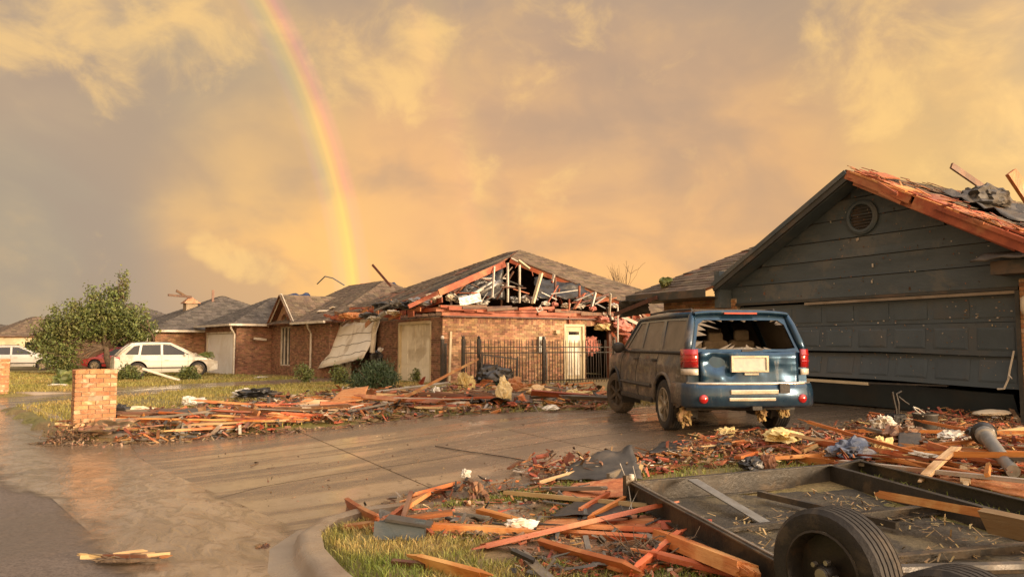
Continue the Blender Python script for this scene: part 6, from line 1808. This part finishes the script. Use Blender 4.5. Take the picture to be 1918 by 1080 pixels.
def scatter(poly, n, base, jit, hmax, label, group, long=1., lmax=9., wmax=1.):
    for i in range(n):
        x, y = sample_px(poly); p = atg(x, y)
        if in_drive(p.x, p.y) > .6 and random.random() < .8: continue
        L_, w_, h_, me, mt = max(random.choice(BOARD), random.choice(BOARD), key=lambda q: q[0] if long > 1 else 0); a = random.gauss(0, jit) if random.random() < .8 else random.uniform(-1.4, 1.4)
        if L_ > lmax or w_ > wmax: continue
        d = Matrix.Rotation(a, 3, 'Z') @ Vector((base.x, base.y, 0)); pit = random.gauss(0, .07); d.z = pit
        if max(in_drive(p.x + d.x * L_ * e, p.y + d.y * L_ * e) for e in (-.5, .5)) > .5 and p.y > 5 and random.random() < .93: continue
        mound = max(.15, .55 + noise.noise(Vector((p.x * .9, p.y * .9, 2)))) * hmax
        z = gz(p.x, p.y) + .02 + random.random() * mound + abs(pit) * L_ * .35
        put_board(me, (p.x, p.y, z), d, random.choice((0, math.pi / 2, math.pi / 2, random.uniform(0, 3))), '%s %s %s' % ('short' if L_ < .8 else 'long' if L_ > 1.3 else 'mid-length', {'lumber': 'orange-red', 'lumber_dark': 'dark brown', 'lumber_pale': 'pale yellow', 'lumber_grey': 'grey weathered', 'lumber_painted': 'white painted'}[mt], label), group)


scatter(ZA, 110, dirA, .22, .26, 'splintered board in the debris bank on the far side of the driveway', 'boards in the far debris bank', 2.)
scatter(ZA2, 26, dirA, .35, .18, 'board stray on the lawn before the torn brick house', 'boards on the far lawn')
scatter(ZB, 150, dirB, .22, .20, 'splintered board in the rubble heap behind the trailer', 'boards in the rubble behind the trailer', 2., 9., .10)
scatter([(960, 880), (1130, 862), (1260, 840), (1290, 850), (1200, 880), (1000, 905)], 18, dirB2, .15, .10, 'board in the tongue of rubble reaching along the near driveway edge', 'boards along the near driveway edge')
scatter(ZB2, 16, dirB, .3, .15, 'board lying before the buckled garage door', 'boards before the garage door')
scatter(ZC, 70, dirB, .8, .05, 'board scattered on the muddy lawn left of the trailer', 'thin boards left of the trailer', 1., 1., .1)


def beam(label, a, b, w, h, mat, roll=0., name='timber_board', za=.03, zb=.03, seed=0):
    """single board between two ground points seen at pixels a and b"""
    A, B = atg(*a), atg(*b); A.z = gz(A.x, A.y) + za; B.z = gz(B.x, B.y) + zb
    me = board_mesh((B - A).length, w, h, seed + int(a[0]), mat)
    return put_board(me, (A + B) / 2, (B - A), roll, label, None, name)


beam('short red board jutting over the grass tip at the driveway corner', (652, 950), (708, 992), .14, .038, 'lumber', .3, zb=.06)
beam('red board propped up beside the muddy puddle, left half', (706, 990), (795, 945), .14, .038, 'lumber', 1.2, zb=.10)
beam('red board propped up beside the muddy puddle, upper half', (770, 950), (846, 918), .14, .038, 'lumber', 1.0, za=.10, zb=.05)
beam('grey weathered stub standing between propped boards', (752, 990), (768, 958), .10, .038, 'lumber_dark', .2, za=.05, zb=.14)
beam('thick orange beam lying beside the torn siding block', (800, 996), (988, 1006), .14, .05, 'lumber', 1.45, za=.05, zb=.05)
beam('small dark board beyond the puddle', (880, 918), (914, 944), .09, .038, 'lumber_dark', .2, za=.08)
beam('long pale yellow board pointing at the trailer corner', (948, 935), (1215, 968), .10, .038, 'lumber_pale', 1.4, za=.07, zb=.10, seed=4)
beam('long orange board crossing the lawn to the trailer rail', (905, 1030), (1225, 985), .12, .038, 'lumber', 1.3, za=.03, zb=.16, seed=5)
beam('orange board lying along the flat panel left of the trailer', (1090, 1003), (1240, 1012), .10, .038, 'lumber', 1.4, za=.08, zb=.08)
beam('short slanting board on the dark felt, lower one', (1110, 985), (1170, 955), .08, .03, 'lumber', .2, za=.07, zb=.09)
beam('short slanting board on the dark felt, upper one', (1085, 975), (1140, 945), .08, .03, 'lumber', .2, za=.07, zb=.09)
beam('sharp pointed orange board in the lower middle', (1015, 1030), (1175, 1088), .11, .038, 'lumber', .5, za=.04, zb=.08)
beam('red board end at the bottom edge of the lawn', (788, 1062), (905, 1100), .12, .038, 'lumber', .3, za=.03, zb=.05)
beam('dark stick lying in the lawn above the bottom edge', (735, 1060), (860, 1072), .04, .03, 'lumber_dark', .3)
beam('heavy red beam beside the trailer rail', (1240, 1030), (1400, 1112), .16, .09, 'lumber', 1.35, za=.10, zb=.14)
beam('second red board under the heavy beam', (1190, 1085), (1270, 1030), .12, .038, 'lumber', .4, za=.05, zb=.09)
beam('thin stick crossing the lower puddle', (1085, 1048), (1230, 1022), .03, .02, 'lumber_dark', 0, za=.05, zb=.06)
beam('dark stick at the rim of the lower puddle', (1020, 1060), (1140, 1050), .03, .03, 'lumber_dark', 0, za=.04, zb=.05)
beam('stout board leaning across the trailer floor', (1660, 985), (1885, 1052), .14, .06, 'lumber', 1.3, za=.24, zb=.30, seed=3)
beam('yellow splintered board end beside the trailer wheel', (1850, 1060), (1960, 1105), .16, .05, 'lumber_pale', .4, za=.30, zb=.34)
beam('thin lath laid on the tongue of rubble', (1010, 912), (1075, 898), .035, .02, 'lumber_pale', 0, za=.05, zb=.08)
lb = thing('leaning_beam', 'long red beam propped against the iron fence', 'board', tuple(atg(745, 770)))
A_, B_ = atg(745, 772) + Vector((0, 0, .22)), plane_pt(888, 676, 20.9)
me = board_mesh((B_ - A_).length, .30, .06, 9, 'lumber'); o = link('beam', me, lb); o.location = (A_ + B_) / 2 - lb.location; o.rotation_mode = 'QUATERNION'; o.rotation_quaternion = (B_ - A_).normalized().to_track_quat('Z', 'X') @ Matrix.Rotation(1.1, 3, 'Z').to_quaternion()


def panel(label, quad, mat, lift=.05, thick=.012, amp=.01, name='wood_panel', cat='panel', seed=1, lifts=None):
    P_ = []
    for i, (x, y) in enumerate(quad):
        q = atg(x, y); q.z = gz(q.x, q.y) + (lifts[i] if lifts else lift); P_.append(q)
    return tag(sheet(name, mat, P_, seed, None, amp=amp, thick=thick), label, cat)


panel('rough orange chipboard sheet behind the trailer corner', [(1040, 945), (1178, 948), (1170, 918), (1075, 918)], 'osb', .05, .015, .03, seed=2, lifts=(.05, .08, .12, .06))
panel('orange chipboard sheet under the long crossing board', [(995, 1003), (1150, 1002), (1165, 975), (1050, 975)], 'osb', .05, .012, .01, seed=3)
panel('orange chipboard sheet beside the trailer rail', [(1150, 1003), (1240, 1010), (1235, 982), (1160, 975)], 'osb', .06, .012, .01, seed=4)
panel('flat orange sheet lying right of the trailer', [(1740, 905), (1930, 945), (1930, 915), (1800, 893)], 'osb', .05, .012, .02, seed=5)
panel('black roofing felt piece between the orange sheets', [(1030, 985), (1180, 985), (1190, 960), (1075, 957)], 'felt', .075, .006, .03, name='felt_piece', cat='roofing felt', seed=6)
panel('large folded grey felt sheet on the tongue of rubble', [(1030, 905), (1205, 912), (1185, 878), (1085, 880)], 'felt_grey', .03, .01, .07, name='felt_sheet', cat='roofing felt', seed=7, lifts=(.03, .06, .22, .10))
panel('black felt scrap at the tip of the rubble heap', [(1215, 862), (1275, 858), (1290, 838), (1240, 842)], 'felt', .08, .008, .06, name='felt_scrap', cat='roofing felt', seed=8)
panel('grey board of wet siding lying in the far debris bank', [(285, 792), (395, 792), (400, 782), (300, 782)], 'felt_grey', .18, .02, .01, name='siding_piece', cat='siding', seed=9)
panel('flat orange sheet on the far debris bank', [(610, 778), (680, 768), (690, 752), (640, 755)], 'osb', .22, .015, .01, seed=10, lifts=(.2, .2, .35, .3))
panel('dark torn sheet in the far bank below the yellow batt', [(870, 764), (1000, 768), (985, 748), (890, 744)], 'plastic_black', .12, .01, .15, name='torn_sheet', cat='sheet', seed=11)
panel('wet red panel at the foot of the leaning beam', [(760, 772), (870, 770), (860, 758), (775, 757)], 'lumber', .10, .03, .01, seed=12)
panel('dark shingle piece leaning on rubble before the garage', [(1680, 862), (1730, 858), (1725, 842), (1685, 842)], 'felt_grey', .1, .02, .02, name='shingle_piece', cat='shingle', seed=13, lifts=(.04, .04, .2, .2))
# block of torn dark siding at the lawn edge
q = atg(752, 1012)
blk = thing('siding_block', 'block of torn dark grey siding resting on the near lawn', 'siding', (q.x, q.y, gz(q.x, q.y)), -YAW + R(-4))
for k in range(3): MB().box((-.02 + k * .015, k * .035, .075), (.40 - k * .03, .018, .14), Matrix.Rotation(R(-14 + 5 * k), 3, 'X')).build('siding_strip', 'siding', blk)
MB().box((.05, .05, .14), (.36, .16, .02), Matrix.Rotation(R(8), 3, 'Y')).build('felt_flap', 'felt_grey', blk)


def heap(name, label, cat, px, py, size, mat, seed, amp=.6, dz=.06, rz=0.):
    p = atg(px, py); o = crumple(name, mat, (p.x, p.y, gz(p.x, p.y) + dz), size, seed, None, amp, 4, rz, -.35); return tag(o, label, cat)


heap('insulation_batt', 'large yellow insulation batt draped on the rubble behind the trailer', 'insulation', 1462, 838, (.36, .20, .10), 'insulation', 3, .55, .14, 1.)
heap('insulation_batt', 'small yellow insulation scrap at the driveway side of the rubble', 'insulation', 1360, 822, (.14, .08, .06), 'insulation', 4, .7, .1)
heap('insulation_batt', 'cream insulation lump right of the blue clothes', 'insulation', 1652, 860, (.15, .10, .12), 'insulation', 5, .8, .12)
heap('insulation_batt', 'upright yellow insulation batt in the far debris bank', 'insulation', 943, 762, (.16, .14, .36), 'insulation', 6, .5, .25)
heap('insulation_batt', 'yellow insulation scrap near the front wheel of the blue SUV', 'insulation', 1078, 756, (.28, .2, .14), 'insulation', 7, .8, .15)
heap('insulation_batt', 'pale insulation leaning on the iron fence', 'insulation', 872, 735, (.22, .2, .34), 'insulation', 8, .7, .2)
heap('insulation_batt', 'grey-white insulation lump near the vent pipe', 'insulation', 1790, 838, (.24, .14, .09), 'cloth_white', 9, .8, .1)
heap('clothes_heap', 'blue and grey clothes crumpled on the rubble', 'clothes', 1592, 866, (.24, .15, .12), 'cloth_blue', 10, .8, .12)
heap('clothes_heap', 'dark maroon cloth heap left of the vent pipe', 'clothes', 1690, 838, (.30, .2, .14), 'lumber_dark', 11, .8, .1)
heap('white_rag', 'white rag caught high on the rubble before the garage', 'rag', 1656, 822, (.14, .10, .13), 'cloth_white', 12, .8, .2)
heap('white_rag', 'white paper sheet torn on the rubble right of the blue clothes', 'rag', 1728, 876, (.26, .08, .03), 'cloth_white', 13, .6, .14, 1.2)
heap('white_rag', 'white cloth beside the orange beam on the near lawn', 'rag', 975, 1000, (.14, .07, .05), 'cloth_white', 14, .8, .07)
heap('white_rag', 'white paper scrap at the lawn edge by the driveway', 'rag', 872, 898, (.05, .04, .06), 'cloth_white', 15, .7, .05)
heap('white_rag', 'white and green rag on the far lawn', 'rag', 362, 762, (.24, .18, .13), 'cloth_white', 16, .8, .1)
heap('white_rag', 'cream sheet just right of the mailbox pillar', 'rag', 262, 776, (.40, .2, .08), 'foam', 17, .6, .08)
heap('black_bag', 'black plastic bag against the mailbox pillar', 'bag', 222, 786, (.24, .2, .18), 'plastic_black', 18, .6, .1)
heap('black_bag', 'dark bag with white wrapping on the neighbour lawn', 'bag', 485, 748, (.50, .25, .15), 'plastic_black', 19, .7, .12)
heap('white_rag', 'white wrapping beside the dark bag', 'rag', 458, 748, (.30, .2, .14), 'cloth_white', 20, .8, .12)
heap('leaf_pile', 'dark heap of wet leaves at the foot of the mailbox pillar', 'leaves', 195, 812, (.45, .25, .16), 'litter', 21, .7, .06)
heap('rubble_lump', 'dark wet lump behind the upright stub', 'rubble', 895, 940, (.09, .07, .12), 'litter', 22, .7, .06)
heap('plastic_scrap', 'black rounded plastic scrap before the trailer end', 'scrap', 1410, 884, (.17, .12, .10), 'plastic_black', 23, .4, .08)
heap('tan_scrap', 'tan curled scrap beside the black plastic', 'scrap', 1438, 884, (.08, .10, .11), 'decking', 24, .4, .08)
heap('cushion', 'orange-brown cushion by the green tub', 'cushion', 965, 740, (.32, .22, .22), 'osb', 25, .5, .2)
heap('cloth_bundle', 'pale orange bundle right of the cushion', 'bundle', 1010, 748, (.34, .2, .18), 'lumber_pale', 26, .6, .15)
heap('wreck_heap', 'dark heap of wreckage behind the leaning beam', 'wreckage', 925, 722, (.62, .35, .40), 'plastic_black', 27, .35, .3)
heap('white_rag', 'white bundle in the far debris bank below the fence', 'rag', 815, 754, (.13, .12, .16), 'cloth_white', 28, .5, .18)
heap('white_rag', 'white scrap at the near edge of the far debris bank', 'rag', 1032, 772, (.16, .08, .06), 'cloth_white', 29, .6, .08)
heap('green_scrap', 'dark green scrap in the far debris bank', 'scrap', 802, 756, (.22, .16, .10), 'plastic_green', 30, .6, .12)
heap('foam_slab', 'cream foam pad lying before the brick pier', 'foam', 1858, 792, (.42, .2, .06), 'foam', 31, .15, .16)
heap('mud_heap', 'small heap of mud at the near kerb corner', 'mud', 490, 1028, (.06, .05, .03), 'litter', 32, .7, .01)
# hanging tatters under the SUV
for (px, py, s, lb) in [(1283, 795, .095, 'straw tatters hanging behind the left rear wheel of the SUV'), (1425, 790, .075, 'straw tatters hanging from the SUV hitch'), (1468, 782, .085, 'straw tatters packed round the right rear wheel of the SUV')]:
    q = at(px, py, .55); q = plane_pt(px, py - 18, 10.6 if px < 1300 else 10.75)
    o = crumple('straw_tatter', 'straw', q, (s, s * .7, s * 1.5), px, None, 1.0, 4); tag(o, lb, 'straw')

# galvanised vent pipe with its flashing
vb, vt = plane_pt(1843, 812, 8.5), plane_pt(1898, 882, 7.2)
VP = thing('vent_pipe', 'grey galvanised vent pipe lying on the rubble, its rubber collar uphill', 'pipe', tuple((vb + vt) / 2), world=True)
dv = (vt - vb).normalized()
MB().tube([vb, vb + dv * .14, vb + dv * .15, vt], [.10, .10, .075, .062], 16).build('pipe', 'galvanised', VP, smooth=True, sharp=40)
MB().tube([vb - dv * .10, vb - dv * .02, vb + dv * .03], [.10, .135, .10], 16).build('collar', 'plastic_black', VP, smooth=True)
crumple('collar_flashing', 'felt_grey', vb - dv * .16 + Vector((0, 0, -.02)), (.16, .14, .07), 4, VP, .5, 3)
# bent bracket and bucket before the garage door
q = atg(1722, 806)
BK = thing('bent_bracket', 'bent black steel bracket standing before the garage door', 'bracket', (q.x, q.y + .35, gz(q.x, q.y)), -YAW)
MB().tube([(0, 0, .0), (.0, 0, .28), (-.03, 0, .42), (-.05, 0, .55)], .018, 7).build('stem', 'black_metal', BK)
MB().tube([(.03, 0, .1), (.04, 0, .38), (.02, .02, .52), (.10, .02, .56)], .016, 7).build('stem', 'black_metal', BK)
MB().tube([(.04, 0, .48), (.14, .0, .40), (.2, 0, .36)], .012, 7).build('stem', 'black_metal', BK)
MB().box((-.02, 0, .12), (.28, .2, .2), Matrix.Rotation(.4, 3, 'Z')).build('foot', 'plastic_black', BK, bevel=.03)
q = atg(1762, 822)
BU = thing('grey_bucket', 'dented grey bucket beside the bent bracket', 'bucket', (q.x, q.y + .2, gz(q.x, q.y) + .02), .4)
MB().lathe([(.0, .0), (.12, .0), (.155, .28), (.165, .29), (.165, .31), (.15, .31), (.118, .02), (.0, .02)], 18).build('pail', 'felt_grey', BU, smooth=True, sharp=40)
MB().tube([(-.16, 0, .28), (-.12, .1, .36), (0, .14, .39), (.12, .1, .36), (.16, 0, .28)], .008, 6).build('bail', 'white_trim', BU)
# green tub and bins
q = atg(970, 722)
TB = thing('green_tub', 'dark green plastic tub upside down behind the iron fence', 'tub', (q.x, q.y + 1.3, gz(q.x, q.y + 1.3)), .3)
MB().lathe([(.52, 0), (.54, .03), (.50, .05), (.44, .42), (.40, .46), (.0, .47)], 20).build('shell', 'plastic_green', TB, smooth=True, sharp=40)
MB().lathe([(.40, .46), (.36, .49), (.30, .47)], 20).build('foot_ring', 'plastic_green', TB, smooth=True)
q = at(418, 700, -.02)
BIN = thing('wheelie_bin', 'small black bin in front of the white garage door', 'bin', (q.x, q.y + .3, -.02))
MB().lathe([(.0, .0), (.22, .0), (.27, .62), (.29, .63), (.29, .68), (.0, .72)], 14).build('tub', 'plastic_black', BIN, smooth=True, sharp=40)
MB().lathe([(.30, .66), (.28, .74), (.1, .78), (.0, .78)], 14).build('lid', 'plastic_black', BIN, smooth=True)
# fallen white gutter and lawn scraps by the crossover
q0, q1 = plane_pt(268, 692, 29.5), at(338, 714, .14)
FG = thing('fallen_gutter', 'white gutter length leaning from the crossover to the grass', 'gutter', tuple(q1), world=True)
MB().bar(q0, q1, .16, .02).build('trough', 'white_trim', FG); MB().bar(q0 + Vector((0, 0, .05)) - FH * .08, q1 + Vector((0, 0, .05)) - FH * .08, .02, .10).build('lip', 'white_trim', FG)
heap('white_scrap', 'white scrap on the grass left of the mailbox pillar', 'scrap', 105, 724, (.30, .15, .06), 'cloth_white', 41, .7, .05)
heap('white_scrap', 'white scrap on the grass before the brick wing', 'scrap', 488, 709, (.28, .15, .05), 'cloth_white', 42, .7, .05)
heap('brush_heap', 'dark brush heap left of the mailbox pillar', 'brush', 128, 722, (.5, .35, .4), 'leaf', 43, .7, .15)
# flattened bough on the road
q = at(232, 1048, .03)
BG = thing('broken_bough', 'pale splintered bough lying in the run-off on the road', 'branch', (q.x, q.y, .03), -YAW)
for k, (x, y, L_, a_, w_, m_) in enumerate([(-.12, .02, .42, 4, .03, 'lumber_pale'), (.14, .03, .36, 14, .026, 'lumber_pale'), (-.2, .0, .3, -9, .02, 'lumber_pale'), (.2, -.02, .25, 22, .02, 'lumber'), (.05, .04, .3, 9, .022, 'lumber_pale'), (.02, -.03, .34, -6, .03, 'lumber_dark'), (-.05, -.07, .30, -12, .02, 'bark'), (.12, -.10, .4, 3, .018, 'bark'), (0, .06, .2, 25, .03, 'lumber_pale')]):
    mm = board_mesh(L_, w_, .02, k + 70, m_); o = link('splinter', mm, BG); o.location = (x, y, .015 + .01 * (k % 3)); o.rotation_mode = 'QUATERNION'
    o.rotation_quaternion = Vector((math.cos(R(a_)), math.sin(R(a_)), random.uniform(-.05, .05))).to_track_quat('Z', 'X')
for k in range(22):
    m_ = MB(); limb(m_, (random.uniform(-.25, .25), random.uniform(-.1, .05), .01), (random.uniform(-.3, .35), random.uniform(-.14, .1), random.uniform(.01, .05)), .006, .002, k); m_.build('twig', 'bark', BG)
# brush at the kerb end by the pillar
q = atg(125, 836)
BR = thing('twig_tangle', 'tangle of twigs caught at the kerb end by the mailbox pillar', 'twigs', (q.x, q.y, .02))
for k in range(26):
    m_ = MB(); limb(m_, (random.gauss(0, .25), random.gauss(0, .2), .0), (random.gauss(0, .35), random.gauss(0, .25), random.uniform(.02, .22)), .010, .003, k); m_.build('twig', 'bark', BR)
leaf_cloud('dead_leaves', BR, [((0, 0, .05), .35)], 500, .06, 'litter', 3, .1, 10)
q = atg(1190, 1050)
TW = thing('twig_tangle', 'tangle of roots and twigs beside the trailer rail', 'twigs', (q.x, q.y, gz(q.x, q.y)))
for k in range(34):
    m_ = MB(); limb(m_, (random.gauss(0, .12), random.gauss(0, .12), .0), (random.gauss(0, .22), random.gauss(0, .2), random.uniform(.02, .24)), .007, .002, k, 6, .35); m_.build('twig', 'bark', TW)
# loose wires
def wire(label, pts, r=.004):
    return tag(MB().tube(pts, r, 5).build('loose_wire', 'black_metal' if 'black' in label else 'white_trim', None), label, 'wire')


wire('thin black cable lying across the driveway', [atg(x, y) + Vector((0, 0, .025)) for x, y in ((815, 838), (860, 846), (910, 853), (960, 861), (1000, 869), (1030, 874))], .006)
a_ = tp(-.05, -.1, .5)
wire('thin pale wire arching over the trailer corner', [tp(-.25, -.05, .52), tp(.0, -.06, .36), tp(.5, -.2, .14), tp(.9, -.35, .10)], .0035)
wire('second pale wire hanging beside the trailer corner', [tp(-.2, .06, .5), tp(.1, .0, .34), tp(.45, -.28, .15), tp(1.0, -.5, .12)], .003)
# straw caught on the trailer bed
r = random.Random(5); mb = MB()
for i in range(1500):
    s, w = r.uniform(.1, 4.6), r.uniform(.1, 2.15)
    if noise.noise(Vector((s * 1.3, w * 1.3, 7))) < .02: continue
    p = tp(s, w, .23 + r.random() * .05); d = Vector((r.gauss(0, 1), r.gauss(0, 1), r.gauss(0, .4))).normalized() * r.uniform(.015, .05); u = d.cross(Vector((0, 0, 1))).normalized() * .006
    mb.add([p - d - u, p - d + u, p + d + u, p + d - u], [(0, 1, 2, 3)])
o = mb.build('straw_litter', 'straw', TR); o['kind'] = 'stuff'
